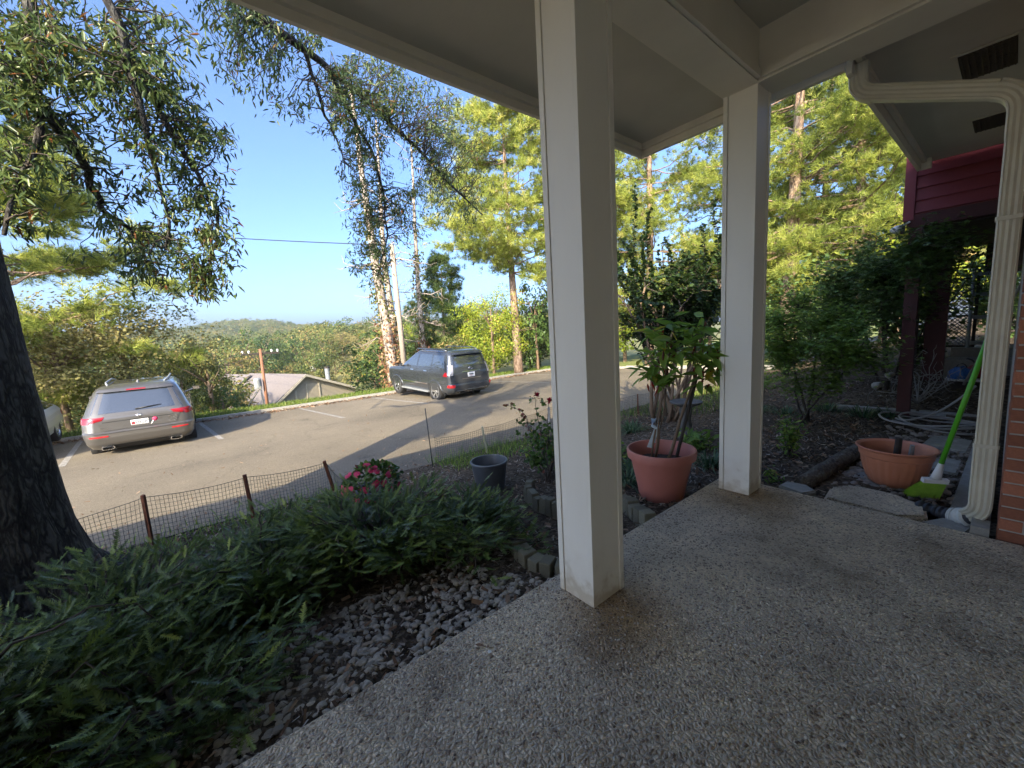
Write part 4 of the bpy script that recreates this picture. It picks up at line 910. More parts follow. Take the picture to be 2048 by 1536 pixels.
# ------------------------------------------------------------------ cars
class Body:
    """Car body lofted from horizontal slices (z, rear x, front x, half width, rear corner radius, front corner radius)."""
    def __init__(s, sl): s.s = np.array(sl, float)
    def at(s, z): return [np.interp(z, s.s[:, 0], s.s[:, i]) for i in range(1, 6)]
    def rear(s, y, z, off=0.):
        xr, xf, w, rr, rf = s.at(z); a = max(abs(y) - (w - rr), 0); a = min(a, rr); return np.array([xr + rr - math.sqrt(max(rr * rr - a * a, 0)) - off, y, z])
    def front(s, y, z, off=0.):
        xr, xf, w, rr, rf = s.at(z); a = min(max(abs(y) - (w - rf), 0), rf); return np.array([xf - rf + math.sqrt(max(rf * rf - a * a, 0)) + off, y, z])
    def side(s, x, z, sg, off=0.):
        xr, xf, w, rr, rf = s.at(z); y = w
        if x < xr + rr: a = min(xr + rr - x, rr); y = w - rr + math.sqrt(max(rr * rr - a * a, 0))
        if x > xf - rf: a = min(x - xf + rf, rf); y = w - rf + math.sqrt(max(rf * rf - a * a, 0))
        return np.array([x, sg * (y + off), z])
    def wrap(s, u, z, sg, off=0.):
        """u < 0 runs along the rear towards the middle, u > 0 along the side, from the corner."""
        xr, xf, w, rr, rf = s.at(z)
        q = math.pi / 2 * rr
        if u < -q / 2: p = s.rear(sg * (w - rr + q / 2 + u) , z, off); return p
        if u > q / 2: return s.side(xr + rr + u - q / 2, z, sg, off)
        a = (u + q / 2) / q * math.pi / 2; return np.array([xr + rr - (rr + off) * math.cos(a), sg * (w - rr + (rr + off) * math.sin(a)), z])
    def mesh(s, name):
        rings = []; zz = np.unique(np.concatenate([s.s[:, 0], np.linspace(s.s[0, 0], s.s[-1, 0], 26)]))
        for z in zz:
            xr, xf, w, rr, rf = s.at(z); P = []
            for (cx, cy, r, a0) in ((xf - rf, w - rf, rf, 0), (xr + rr, w - rr, rr, 90), (xr + rr, -(w - rr), rr, 180), (xf - rf, -(w - rf), rf, 270)):
                for k in range(9): a = R(a0 + 90 * k / 8); P.append((cx + r * math.cos(a), cy + r * math.sin(a), z))
            rings.append(P)
        V = np.array(rings); k = V.shape[1]; n = len(zz); i = np.arange(n - 1)[:, None] * k; j = np.arange(k)[None]; jn = (j + 1) % k
        b = MB().add(V, np.stack([i + j, i + jn, i + k + jn, i + k + j], -1).reshape(-1, 4)); c0 = V[0].mean(0); c1 = V[-1].mean(0)
        b.add([c0, c1]); jj = np.arange(k); jjn = (jj + 1) % k
        b.T.append(np.stack([jjn, jj, np.full(k, n * k)], -1)); b.T.append(np.stack([(n - 1) * k + jj, (n - 1) * k + jjn, np.full(k, n * k + 1)], -1)); return b.mesh(name, True, 28)


def patch(fn, quad, n=8, m=8, off=.004, depth=.012):
    """Panel that follows the body: corners (s, z) in order bottom-left, bottom-right, top-right, top-left."""
    q = np.array(quad, float); u = np.linspace(0, 1, n)[:, None, None]; v = np.linspace(0, 1, m)[None, :, None]
    G = (1 - u) * (1 - v) * q[0] + u * (1 - v) * q[1] + u * v * q[2] + (1 - u) * v * q[3]
    O = np.array([[fn(a, b, off) for a, b in row] for row in G]); I = np.array([[fn(a, b, off - depth) for a, b in row] for row in G])
    V = np.concatenate([O.reshape(-1, 3), I.reshape(-1, 3)]); N = n * m; idx = lambda i, j: i * m + j
    Q = [[idx(i, j), idx(i + 1, j), idx(i + 1, j + 1), idx(i, j + 1)] for i in range(n - 1) for j in range(m - 1)]
    rim = [idx(i, 0) for i in range(n)] + [idx(n - 1, j) for j in range(1, m)] + [idx(i, m - 1) for i in range(n - 2, -1, -1)] + [idx(0, j) for j in range(m - 2, 0, -1)]
    Q += [[rim[k], rim[k] + N, rim[(k + 1) % len(rim)] + N, rim[(k + 1) % len(rim)]] for k in range(len(rim))]
    return V, Q
def panel(name, fn, quad, mat, parent, n=8, m=8, off=.004, **kw):
    V, Q = patch(fn, quad, n, m, off); mb = MB().add(V, Q); me = mb.mesh(name, True, 35); bm = bmesh.new(); bm.from_mesh(me); bmesh.ops.recalc_face_normals(bm, faces=bm.faces); bm.to_mesh(me); bm.free()
    return put(name, me, M[mat], parent, **kw)
def text_mesh(txt, size, depth=.002):
    cu = bpy.data.curves.new('lettering', 'FONT'); cu.body = txt; cu.size = size; cu.extrude = depth; cu.align_x = 'CENTER'; cu.align_y = 'CENTER'
    o = bpy.data.objects.new('lettering', cu); COL.objects.link(o); dg = bpy.context.evaluated_depsgraph_get(); me = bpy.data.meshes.new_from_object(o.evaluated_get(dg)); bpy.data.objects.remove(o); return me
def rear_text(txt, size, mat, parent, p, name='lettering', tilt=0):
    me = text_mesh(txt, size); me.materials.clear(); o = put(name, me, M[mat], parent, p); o.rotation_euler = (R(90), 0, R(-90)); return o
def wheel(parent, x, y, r, w, sg, spokes=10, double=False):
    wl = bpy.data.objects.new('wheel', None); COL.objects.link(wl); wl.parent = parent; wl.location = (x, y, r); wl.rotation_euler = (0, 0, 0 if sg > 0 else math.pi)
    h = w / 2; ri = r * .66
    MB().lathe([(ri, -h * .9), (r * .93, -h), (r * .985, -h * .75), (r, -h * .5), (r, -h * .1), (r * .985, -h * .07), (r * .985, h * .07), (r, h * .1), (r, h * .5), (r * .985, h * .75), (r * .93, h), (ri, h * .9), (ri, -h * .9)], 40, axis='y').obj('tyre', M['tyre'], wl, sharp=35)
    b = MB().lathe([(ri * 1.005, h * .60), (ri * 1.01, h * .93), (ri * .93, h * .95), (ri * .90, h * .6)], 36, axis='y', closed=True)
    for k in range(spokes):
        for dl in ((-.09, .09) if double else (0,)):
            a = k * 2 * math.pi / spokes + dl; c, s_ = math.cos(a), math.sin(a); rot = np.array([[c, 0, -s_], [0, 1, 0], [s_, 0, c]])
            b.add((np.array([[ri * .16, h * .72, -.030], [ri * .95, h * .84, -.022], [ri * .95, h * .84, .022], [ri * .16, h * .72, .030], [ri * .16, h * .4, -.030], [ri * .95, h * .5, -.022], [ri * .95, h * .5, .022], [ri * .16, h * .4, .030]]) @ rot.T), [[0, 3, 2, 1], [0, 1, 5, 4], [2, 3, 7, 6], [4, 5, 6, 7]])
    b.lathe([(.001, h * .80), (ri * .16, h * .78), (ri * .2, h * .5), (ri * .2, h * .2)], 16, axis='y'); b.obj('rim', M['rim'], wl, sharp=35)
    MB().lathe([(.001, h * .22), (ri * .62, h * .22), (ri * .62, h * .12), (.001, h * .1)], 20, axis='y').obj('brake_disc', M['metalgrey'], wl, sharp=35)
    MB().lathe([(.001, h * .05), (ri * .97, h * .05), (ri * .97, h * -.3), (.001, h * -.3)], 20, axis='y').obj('wheel_back', M['underbody'], wl, sharp=35)
    return wl
def car_shell(t, B, wheels, r, paint):
    me = B.mesh('body'); me.materials.append(M[paint]); me.materials.append(M['underbody']); o = put('body', me, None, t)
    cut = MB(); hw = B.s[:, 3].max()
    for x in wheels:
        for sg in (-1, 1): cut.lathe([(.001, -.19), (r, -.19), (r, .19), (.001, .19)], 40, org=(x, sg * (hw - .12), r - .06), axis='y')
    cm = cut.mesh('arch_cutter'); cm.materials.append(M['underbody']); co = bpy.data.objects.new('arch_cutter', cm); COL.objects.link(co)
    bm = bmesh.new(); bm.from_mesh(cm); bmesh.ops.remove_doubles(bm, verts=bm.verts, dist=.0005); bmesh.ops.recalc_face_normals(bm, faces=bm.faces); bm.to_mesh(cm); bm.free()
    md = o.modifiers.new('arches', 'BOOLEAN'); md.operation = 'DIFFERENCE'; md.object = co; md.solver = 'EXACT'; md.material_mode = 'TRANSFER'
    bpy.context.view_layer.update(); dg = bpy.context.evaluated_depsgraph_get(); nm = bpy.data.meshes.new_from_object(o.evaluated_get(dg)); o.modifiers.clear(); o.data = nm; nm.name = 'body'; nm.shade_smooth(); nm.set_sharp_from_angle(angle=R(28))
    bpy.data.objects.remove(co); return o
def pl(t, B, y, z, w=.31, h=.155, txt='1HOIO'):
    p = B.rear(y, z, .014); b = MB().box((-.006, -w / 2, -h / 2), (.006, w / 2, h / 2)); o = b.obj('licence_plate', M['plate'], t, p, smooth=False)
    fr = MB().box((-.004, -w / 2 - .012, -h / 2 - .012), (.0, w / 2 + .012, -h / 2 - .001)).box((-.004, -w / 2 - .012, h / 2 + .001), (.0, w / 2 + .012, h / 2 + .012)); fr.obj('plate_frame', M['black'], o, smooth=False); return o
def mirror(t, B, x, z, mat):
    for sg in (-1, 1):
        p = B.side(x, z, sg, .02); b = MB().tube(np.array([p + (0, -sg * .02, -.02), p + (.0, sg * .10, .03)]), .025, 8)
        b.add(np.array([[(-.04, .0, -.05), (-.04, .18, -.045), (-.035, .185, .05), (-.04, .0, .065), (.08, .02, -.035), (.05, .16, -.03), (.05, .16, .04), (.08, .02, .05)][k] for k in range(8)]) * (1, sg, 1) + p + (0, sg * .08, .05), [[0, 1, 2, 3], [4, 7, 6, 5], [0, 4, 5, 1], [2, 6, 7, 3], [1, 5, 6, 2], [0, 3, 7, 4]])
        o = b.obj('wing_mirror', M[mat], t, sharp=40)
        g = MB().box((-.046, .015 if sg > 0 else -.165, -.035), (-.042, .165 if sg > 0 else -.015, .04)); g.obj('mirror_glass', M['chrome'], o, tuple(p + (0, sg * .08, .05)), smooth=False)


def rear_x(t, x, y): t.location = (x, y, ground_z(x, y))
HEAD = math.pi                                                     # the parked cars point away from the porch, towards -x
# --- silver grey crossover seen from behind
mx_, my_ = -15.05, -1.16
mdx = thing('parked_car', 'silver grey crossover parked tail towards the porch, with red tail lights and two chrome exhausts', 'car', (mx_, my_, ground_z(mx_, my_) + .0), HEAD, 'cars parked in the lot')
mdx.rotation_euler = (0, R(-2), HEAD)
B1 = Body([(.26, -2.12, 2.1, .80, .20, .3), (.33, -2.26, 2.25, .90, .22, .35), (.45, -2.37, 2.38, .96, .24, .4), (.60, -2.425, 2.43, .985, .26, .45), (.70, -2.42, 2.43, .992, .26, .45), (.735, -2.36, 2.43, .992, .24, .45), (.90, -2.335, 2.40, .985, .24, .45),
           (1.03, -2.32, 2.32, .965, .26, .45), (1.08, -2.29, 2.10, .95, .27, .45), (1.13, -2.26, 1.22, .925, .27, .4), (1.25, -2.17, .98, .885, .26, .35), (1.42, -2.04, .64, .825, .25, .3), (1.56, -1.93, .34, .765, .24, .3), (1.635, -1.86, .14, .72, .23, .3), (1.68, -1.78, .0, .655, .23, .3), (1.705, -1.45, -.2, .48, .25, .3)])
car_shell(mdx, B1, (-1.40, 1.36), .41, 'carpaint_grey')
for x in (-1.40, 1.36):
    for sg in (-1, 1): wheel(mdx, x, sg * .855, .372, .255, sg, 5, True)
rw = panel('rear_window', B1.rear, [(-.80, 1.125), (.80, 1.125), (.66, 1.565), (-.66, 1.565)], 'glass', mdx, 12, 8, .004)
MB().tube([B1.rear(.05, 1.16, .02), B1.rear(-.2, 1.185, .03), B1.rear(-.42, 1.20, .02)], [.014, .011, .006], 6).obj('wiper', M['black'], rw)
panel('spoiler', B1.rear, [(-.70, 1.575), (.70, 1.575), (.64, 1.655), (-.64, 1.655)], 'carpaint_grey', mdx, 10, 4, .05)
panel('brake_light', B1.rear, [(-.17, 1.585), (.17, 1.585), (.17, 1.61), (-.17, 1.61)], 'taillight', mdx, 6, 3, .056)
panel('tailgate', B1.rear, [(-.64, .745), (.64, .745), (.80, 1.115), (-.80, 1.115)], 'carpaint_grey', mdx, 14, 6, .012)
panel('trim', B1.rear, [(-.62, .93), (.62, .93), (.62, .942), (-.62, .942)], 'black', mdx, 12, 3, .016)
panel('plate_recess', B1.rear, [(-.30, .765), (.30, .765), (.40, .925), (-.40, .925)], 'carpaint_grey', mdx, 6, 3, .014)
for sg in (-1, 1):
    l1 = panel('tail_light', lambda u, z, o, sg=sg: B1.wrap(u, z, sg, o), [(.22, .945), (-.08, .92), (-.16, 1.06), (.26, 1.06)], 'taillight', mdx, 12, 6, .014)
    panel('tail_light', B1.rear, [(sg * .62, .985), (sg * .80, .95), (sg * .82, 1.055), (sg * .57, 1.06)][::1], 'taillight', mdx, 8, 6, .018)
    panel('reflector', B1.rear, [(sg * .55, .615), (sg * .86, .62), (sg * .86, .65), (sg * .55, .645)], 'reflector', mdx, 6, 3, .012)
    ex = MB(); c = np.array([(-2.45 + .03, sg * .62, .375)])
    a = np.linspace(0, 2 * math.pi, 25)[:-1]; ring = lambda sx, sz, x: np.stack([np.full(24, x), sg * .60 + sx * np.sign(np.cos(a)) * np.abs(np.cos(a)) ** .5, 0.345 + sz * np.sign(np.sin(a)) * np.abs(np.sin(a)) ** .5], 1)
    V = np.concatenate([ring(.105, .040, -2.24), ring(.11, .042, -2.345), ring(.092, .028, -2.347), ring(.088, .026, -2.24)]); j = np.arange(24); jn = (j + 1) % 24
    ex.add(V, np.concatenate([np.stack([k * 24 + j, k * 24 + jn, k * 24 + 24 + jn, k * 24 + 24 + j], -1) for k in range(3)])); ex.obj('exhaust_tip', M['chrome'], mdx, sharp=40)
    w0 = panel('side_window', lambda x, z, o, sg=sg: B1.side(x, z, sg, o), [(-1.70, 1.16), (.90, 1.16), (.35, 1.52), (-1.45, 1.52)], 'glass', mdx, 12, 6, .003)
panel('bumper_step', B1.rear, [(-.80, .70), (.80, .70), (.80, .735), (-.80, .735)], 'carpaint_grey', mdx, 12, 3, .022)
panel('diffuser', B1.rear, [(-.55, .30), (.55, .30), (.62, .40), (-.62, .40)], 'underbody', mdx, 10, 4, .006)
p1 = pl(mdx, B1, 0, .845); p1.rotation_euler = (0, 0, 0)
rear_text('1HOIO', .105, 'plateink', p1, (-.009, -.03, .004)); MB().box((-.0085, .085, -.03), (-.0062, .14, .03)).obj('plate_mark', M['reflector'], p1, smooth=False)
em = MB()
for a0 in (-55, -20, 20, 55): em.tube([(0, 0, -.045), (0, math.sin(R(a0)) * .06, .035 - abs(a0) * .0004)], .008, 6)
em.tube([(0, -.03, -.01), (0, .03, -.01)], .007, 6).obj('emblem', M['chrome'], mdx, B1.rear(0, 1.02, .018))
rear_text('MDX', .075, 'chrome', mdx, B1.rear(-.60, .885, .016)); rear_text('SH-AWD', .04, 'chrome', mdx, B1.rear(-.60, .80, .016)); rear_text('Acura', .055, 'chrome', mdx, B1.rear(.60, .80, .016))
st_ = MB().lathe([(.001, .0), (.05, .0), (.05, .003), (.001, .003)], 20, axis='x'); st_.obj('ribbon_sticker', M['pink'], mdx, B1.rear(-.27, .88, .02)); MB().tube([(0, .05, -.10), (0, 0, -.02)], .014, 5).obj('ribbon_sticker', M['plate'], mdx, B1.rear(-.24, .87, .018))
mirror(mdx, B1, .78, 1.13, 'carpaint_grey')
for sg in (-1, 1): MB().tube([(-1.55, sg * .52, 1.70), (-1.2, sg * .58, 1.735), (.0, sg * .60, 1.735), (.25, sg * .56, 1.68)], .02, 6).obj('roof_rail', M['metalgrey'], mdx)
ant = MB().lathe([(.001, .07), (.02, .03), (.035, 0)], 10, org=(-1.3, 0, 1.70)); ant.obj('antenna', M['carpaint_grey'], mdx)

# --- dark grey off-roader
gx_, gy_ = -14.42, 7.50
gx = thing('parked_car', 'dark grey tall four wheel drive car with chrome trim, parked beside the leaning wooden pole', 'car', (gx_, gy_, ground_z(gx_, gy_)), HEAD, 'cars parked in the lot')
gx.rotation_euler = (0, R(-2), HEAD + R(5))
B2 = Body([(.32, -2.18, 2.1, .82, .18, .3), (.40, -2.30, 2.25, .90, .2, .35), (.50, -2.40, 2.34, .93, .22, .4), (.66, -2.43, 2.40, .942, .22, .42), (.70, -2.42, 2.40, .942, .22, .42), (.73, -2.36, 2.40, .942, .2, .42), (.95, -2.345, 2.40, .942, .2, .42), (1.06, -2.335, 2.34, .935, .2, .42),
           (1.12, -2.325, 2.20, .925, .2, .42), (1.19, -2.31, 1.22, .91, .2, .38), (1.35, -2.265, .93, .875, .2, .3), (1.55, -2.20, .58, .825, .19, .28), (1.72, -2.13, .26, .775, .18, .26), (1.80, -2.08, .08, .735, .18, .25), (1.84, -2.0, -.05, .68, .18, .25), (1.865, -1.8, -.3, .55, .18, .25)])
car_shell(gx, B2, (-1.36, 1.43), .445, 'carpaint_dark')
for x in (-1.36, 1.43):
    for sg in (-1, 1): wheel(gx, x, sg * .81, .395, .265, sg, 6, True)
panel('rear_window', B2.rear, [(-.74, 1.30), (.74, 1.30), (.66, 1.70), (-.66, 1.70)], 'glass', gx, 10, 8, .004)
panel('spoiler', B2.rear, [(-.70, 1.735), (.70, 1.735), (.62, 1.825), (-.62, 1.825)], 'carpaint_dark', gx, 10, 4, .14)
panel('tailgate', B2.rear, [(-.72, .735), (.72, .735), (.74, 1.285), (-.74, 1.285)], 'carpaint_dark', gx, 12, 8, .010)
panel('chrome_bar', B2.rear, [(-.40, 1.10), (.40, 1.10), (.40, 1.145), (-.40, 1.145)], 'chrome', gx, 10, 3, .035)
panel('chrome_bar', B2.rear, [(-.42, .86), (.42, .86), (.42, .885), (-.42, .885)], 'chrome', gx, 10, 3, .02)
p2 = pl(gx, B2, 0, 1.0)
MB().box((-.0085, -.09, -.012), (-.0062, .09, .030)).obj('plate_mark', M['plateink'], p2, smooth=False); MB().box((-.0085, -.05, -.05), (-.0062, .05, -.030)).obj('plate_mark', M['reflector'], p2, smooth=False)
eg = MB(); a = np.linspace(0, 2 * math.pi, 25); eg.tube(np.stack([np.zeros(25), .075 * np.cos(a), .05 * np.sin(a)], 1), .008, 6, cap=False); eg.tube([(0, .03, .045), (0, .0, -.02), (0, -.05, -.025)], .008, 6); eg.obj('emblem', M['chrome'], gx, B2.rear(0, 1.215, .016))
for sg in (-1, 1):
    fnw = lambda u, z, o, sg=sg: B2.wrap(u, z, sg, o)
    panel('tail_light', fnw, [(.10, 1.02), (-.11, 1.02), (-.11, 1.38), (.10, 1.38)], 'clearlens', gx, 10, 8, .012)
    panel('tail_light', fnw, [(.36, .985), (.105, .985), (.105, 1.13), (.22, 1.13)], 'taillight', gx, 8, 4, .012)
    panel('reflector', fnw, [(.22, .60), (-.12, .60), (-.12, .70), (.16, .69)], 'reflector', gx, 8, 4, .008)
    fs = lambda x, z, o, sg=sg: B2.side(x, z, sg, o)
    for q in ([(-1.98, 1.27), (-1.20, 1.27), (-1.22, 1.70), (-1.84, 1.70)], [(-1.13, 1.27), (-.22, 1.27), (-.30, 1.72), (-1.15, 1.72)], [(-.14, 1.27), (.88, 1.27), (.38, 1.70), (-.22, 1.72)]): panel('side_window', fs, q, 'glass', gx, 8, 6, .004)
    for q, hx in (([(-.93, .58), (-.17, .58), (-.17, 1.24), (-1.10, 1.24)], -.92), ([(-.15, .58), (.94, .58), (.90, 1.24), (-.15, 1.24)], .02)):
        d = panel('door', fs, q, 'carpaint_dark', gx, 12, 8, .006); panel('handle', fs, [(hx - .0, 1.10), (hx + .22, 1.10), (hx + .22, 1.135), (hx, 1.135)], 'chrome', d, 6, 3, .035)
    panel('side_moulding', fs, [(-.92, .62), (.95, .62), (.95, .66), (-.92, .66)], 'chrome', gx, 14, 3, .02)
    rb = MB().box((-.95, sg * .90 - .09, .33), (1.0, sg * .90 + .09, .38)); rb.obj('running_board', M['metalgrey'], gx, smooth=False)
    for x in (-1.36, 1.43):
        a = np.linspace(R(-12), R(192), 26); MB().tube(np.stack([x + .465 * np.cos(a), np.array([B2.side(x + .465 * math.cos(q), .34 + .465 * math.sin(q), sg, -.002)[1] for q in a]), .335 + .465 * np.sin(a)], 1), .022, 6).obj('wheel_arch_lip', M['carpaint_dark'], gx)
    MB().tube([(-1.9, sg * .66, 1.85), (-1.6, sg * .70, 1.905), (.0, sg * .70, 1.905), (.2, sg * .66, 1.83)], .022, 6).obj('roof_rail', M['carpaint_dark'], gx)
panel('bumper_trim', B2.rear, [(-.70, .46), (.70, .46), (.66, .485), (-.66, .485)], 'metalgrey', gx, 12, 3, .012)
mirror(gx, B2, .80, 1.22, 'black')

# --- white saloon behind the trunk
wx, wy = -15.3, -4.12
wc = thing('parked_car', 'white saloon car mostly hidden behind the oak trunk', 'car', (wx, wy, ground_z(wx, wy)), 0, 'cars parked in the lot'); wc.rotation_euler = (0, R(2), 0)
B3 = Body([(.20, -2.1, 2.1, .78, .2, .4), (.30, -2.32, 2.3, .87, .24, .5), (.5, -2.40, 2.40, .905, .28, .55), (.68, -2.40, 2.38, .91, .28, .6), (.80, -2.36, 2.25, .90, .28, .6), (.88, -2.30, 1.9, .88, .3, .6), (.95, -2.20, 1.10, .85, .3, .5), (1.12, -1.75, .75, .76, .3, .4), (1.30, -1.35, .35, .65, .3, .3), (1.40, -1.05, .0, .57, .3, .3), (1.44, -.8, -.25, .45, .25, .25)])
car_shell(wc, B3, (-1.40, 1.40), .375, 'carpaint_white')
for x in (-1.40, 1.40):
    for sg in (-1, 1): wheel(wc, x, sg * .79, .335, .22, sg, 5, True)
for sg in (-1, 1): panel('side_window', lambda x, z, o, sg=sg: B3.side(x, z, sg, o), [(-1.75, .98), (.88, .98), (.35, 1.30), (-1.2, 1.32)], 'glass', wc, 12, 6, .004); panel('tail_light', lambda u, z, o, sg=sg: B3.wrap(u, z, sg, o), [(.3, .66), (-.2, .66), (-.2, .82), (.3, .8)], 'taillight', wc, 8, 4, .01)
panel('rear_window', B3.rear, [(-.70, 1.0), (.70, 1.0), (.58, 1.32), (-.58, 1.32)], 'glass', wc, 10, 6, .004); mirror(wc, B3, .75, .97, 'carpaint_white')
for sg in (-1, 1): panel('headlight', B3.front, [(sg * .40, .62), (sg * .80, .64), (sg * .80, .76), (sg * .46, .72)], 'clearlens', wc, 8, 4, .008)

# ------------------------------------------------------------------ tan house down the slope
hc = toward(606, 748, 44); hx0, hy0, hz0 = hc; hd = np.array([hx0, hy0]); hd = hd / np.linalg.norm(hd); hs = np.array([-hd[1], hd[0]])
# local frame: +x along the gable to the photo's right, +y away from the viewer, z up, origin under the ridge end
house = thing('tan_house', 'tan sided house with a grey shingle roof, low on the slope beyond the lot', 'house', (hx0, hy0, hz0 - 5.6), math.atan2(-hs[1], -hs[0]) + R(30))
def hp(name, mb, mat, par=house, **kw): return mb.obj(name, M[mat], par, smooth=False, **kw)
gl, gr, ov = -4.3, 6.3, .35; sl_l, sl_r = .95 / 1.0, .46
zr = 5.6; zl = zr - 3.3; zrr = zr - 2.35
g = MB(); poly = [(gl, 0), (gr, 0), (gr, zrr - .1), (0, zr - .12), (gl, zl - .1)]
V = [(x, .0, z) for x, z in poly] + [(x, 12., z) for x, z in poly]; g.add(V, [[0, 1, 6, 5], [1, 2, 7, 6], [4, 0, 5, 9]]); g.T.append(np.array([[0, 2, 1], [0, 3, 2], [0, 4, 3], [5, 6, 7], [5, 7, 8], [5, 8, 9]])); wl_ = hp('wall', g, 'housesiding')
for k in range(36):
    z = .15 + k * .15; x0 = gl if z < zl - .1 else gl * (zr - .12 - z) / (zr - zl - .02); x1 = gr if z < zrr - .1 else gr * (zr - .12 - z) / (zr - zrr - .02)
    if x1 - x0 > .3: hp('siding_board', MB().add([(x0, -.03, z), (x1, -.03, z), (x1, -.004, z + .145), (x0, -.004, z + .145), (x0, 0, z), (x1, 0, z)], [[0, 1, 2, 3], [4, 5, 1, 0]]), 'housesiding', wl_)
def slope(name, x0, z0, x1, z1, y0, y1, mat='houseroof'):
    b = MB().add([(x0, y0, z0), (x1, y0, z1), (x1, y1, z1), (x0, y1, z0), (x0, y0, z0 - .16), (x1, y0, z1 - .16), (x1, y1, z1 - .16), (x0, y1, z0 - .16)], [[0, 1, 2, 3], [7, 6, 5, 4], [0, 4, 5, 1], [1, 5, 6, 2], [2, 6, 7, 3], [3, 7, 4, 0]]); return hp(name, b, mat)
slope('roof', 0, zr, -6.2, zr - 4.4, -.45, 10.5); slope('roof', 0.002, zr, gr + .5, zrr - .2, -.45, 10.5)
slope('roof', -.6, zr - .05, -7.6, zr - 4.6, 9, 17)
for (x0, z0, x1, z1) in ((0, zr + .01, gl - .9, zl - .62), (0, zr + .01, gr + .5, zrr - .19)):
    hp('gable_trim', MB().add([(x0, -.50, z0), (x1, -.50, z1), (x1, -.50, z1 - .24), (x0, -.50, z0 - .24), (x0, -.455, z0), (x1, -.455, z1), (x1, -.455, z1 - .24), (x0, -.455, z0 - .24)], [[0, 3, 2, 1], [0, 1, 5, 4], [3, 7, 6, 2], [4, 5, 6, 7]]), 'housetrim')
vt = hp('gable_vent', MB().box((.1, -.06, 2.7), (1.5, -.035, 4.6)), 'housesiding')
for x in (.1, 1.42): hp('vent_frame', MB().box((x, -.09, 2.65), (x + .1, -.062, 4.65)), 'housetrim', vt)
hp('vent_frame', MB().box((.2, -.09, 2.6), (1.42, -.062, 2.7)), 'housetrim', vt)
hp('corner_board', MB().box((-1.05, -.09, 0), (-.88, -.032, 4.1)), 'housetrim')
hp('chimney_pipe', MB().tube([(4.2, 2.5, 3.2), (4.2, 2.5, 5.7)], .24, 14), 'metalgrey'); hp('chimney_cap', MB().tube([(4.2, 2.5, 5.71), (4.2, 2.5, 5.9)], .28, 14), 'darkwood')
for (x, y) in ((-2.2, 8.5), (-3.0, 7.8)): hp('roof_vent', MB().box((x - .5, y, zr + x * .71 - .1), (x + .4, y + .7, zr + x * .71 + .35)), 'metalgrey')
hp('wall', MB().box((-6.0, .6, 0), (-3.95, 12, 1.15)), 'housetrim'); hp('gutter', MB().box((-6.35, -.45, zr - 4.62), (-6.2, 10.5, zr - 4.42)), 'housetrim')
def hw(p):
    a = house.rotation_euler.z; c, s = math.cos(a), math.sin(a); return (hx0 + p[0] * c - p[1] * s, hy0 + p[0] * s + p[1] * c, hz0 - 5.6 + p[2])
dish = thing('satellite_dish', 'pale satellite dish on the near roof slope of the tan house', 'satellite dish', hw((-4.8, .6, 2.3)), house.rotation_euler.z)
MB().lathe([(.001, 0), (.22, .03), (.42, .12), (.43, .13), (.2, .05), (.001, .02)], 20).obj('dish', M['whiteplastic'], dish, (0, 0, .45), (R(60), 0, R(20))); MB().tube([(0, 0, -.2), (0, 0, .45)], .03, 6).obj('mast', M['metalgrey'], dish)
tp = toward(521, 772, 30); tb = np.array([tp[0] - .1, tp[1] + .1, ground_z(tp[0], tp[1]) - .1])
tpo = thing('wooden_post', 'short pale wooden post with a slanting brace before the tan house roof', 'post', tb); MB().tube(np.array([tb, tp]) - tb, .05, 8).obj('post', M['housetrim'], tpo)
b2 = toward(487, 812, 30); MB().tube(np.array([b2 + (0, 0, -.4), tp - (0, 0, .05)]) - tb, .05, 8).obj('brace', M['housetrim'], tpo)
# ------------------------------------------------------------------ helpers for the garden things
def at_y(px, py, Y):
    d = AX.T @ np.array([(px - 1024) / FPX, -(py - 768) / FPX, 1.]); return EYE + d * (Y / d[1])
def at_x(px, py, X):
    d = AX.T @ np.array([(px - 1024) / FPX, -(py - 768) / FPX, 1.]); return EYE + d * (X / d[0])
def base(x, y): return np.array([x, y, ground_z(x, y)])
def solo(mb, name, mat, loc, label, cat, group=None, smooth=True, sharp=None, **kw):
    o = mb.obj(name, M[mat], None, loc, smooth, sharp, **kw); o['label'] = label; o['category'] = cat
    if group: o['group'] = group
    return o

# ------------------------------------------------------------------ plastic net fences
def net(t, o, pts, pitch=.035):
    """Square plastic net hung between (x, y, z bottom, height) points."""
    pts = np.asarray(pts, float); d = np.r_[0, np.cumsum(np.hypot(*np.diff(pts[:, :2], axis=0).T))]; n = int(d[-1] / pitch); s = np.linspace(0, d[-1], n + 1)
    f = lambda i: np.interp(s, d, pts[:, i]); x, y, z, h = f(0), f(1), f(2), f(3); wob = .022 * np.sin(s * 7.3) + .015 * np.sin(s * 17 + 1); mb = MB()
    sag = -.03 * np.sin(np.pi * np.clip((s[:, None] - d[None, :-1]) / np.diff(d)[None], 0, 1)).sum(1); h = h + sag
    rows = int(np.mean(pts[:, 3]) / pitch)
    G = np.stack([np.stack([x + wob * math.sin(3 * k / rows), y + .5 * wob * k / rows, z + .01 + h * k / rows], 1) for k in range(rows + 1)]) - o
    for k in range(rows + 1): mb.tube(G[k], .0040 if k == rows else .0023, 3, cap=False)
    for i in range(n + 1): mb.tube(G[:, i], .0023, 3, cap=False)
    return mb.obj('netting', M['net'], t, kind='stuff')
def stake(t, o, p, top, r, mat, k=4):
    p, top = np.asarray(p, float), np.asarray(top, float); return MB().tube(np.array([p - (0, 0, .08), top]) - o, r, k).obj('stake', M[mat], t, smooth=False)
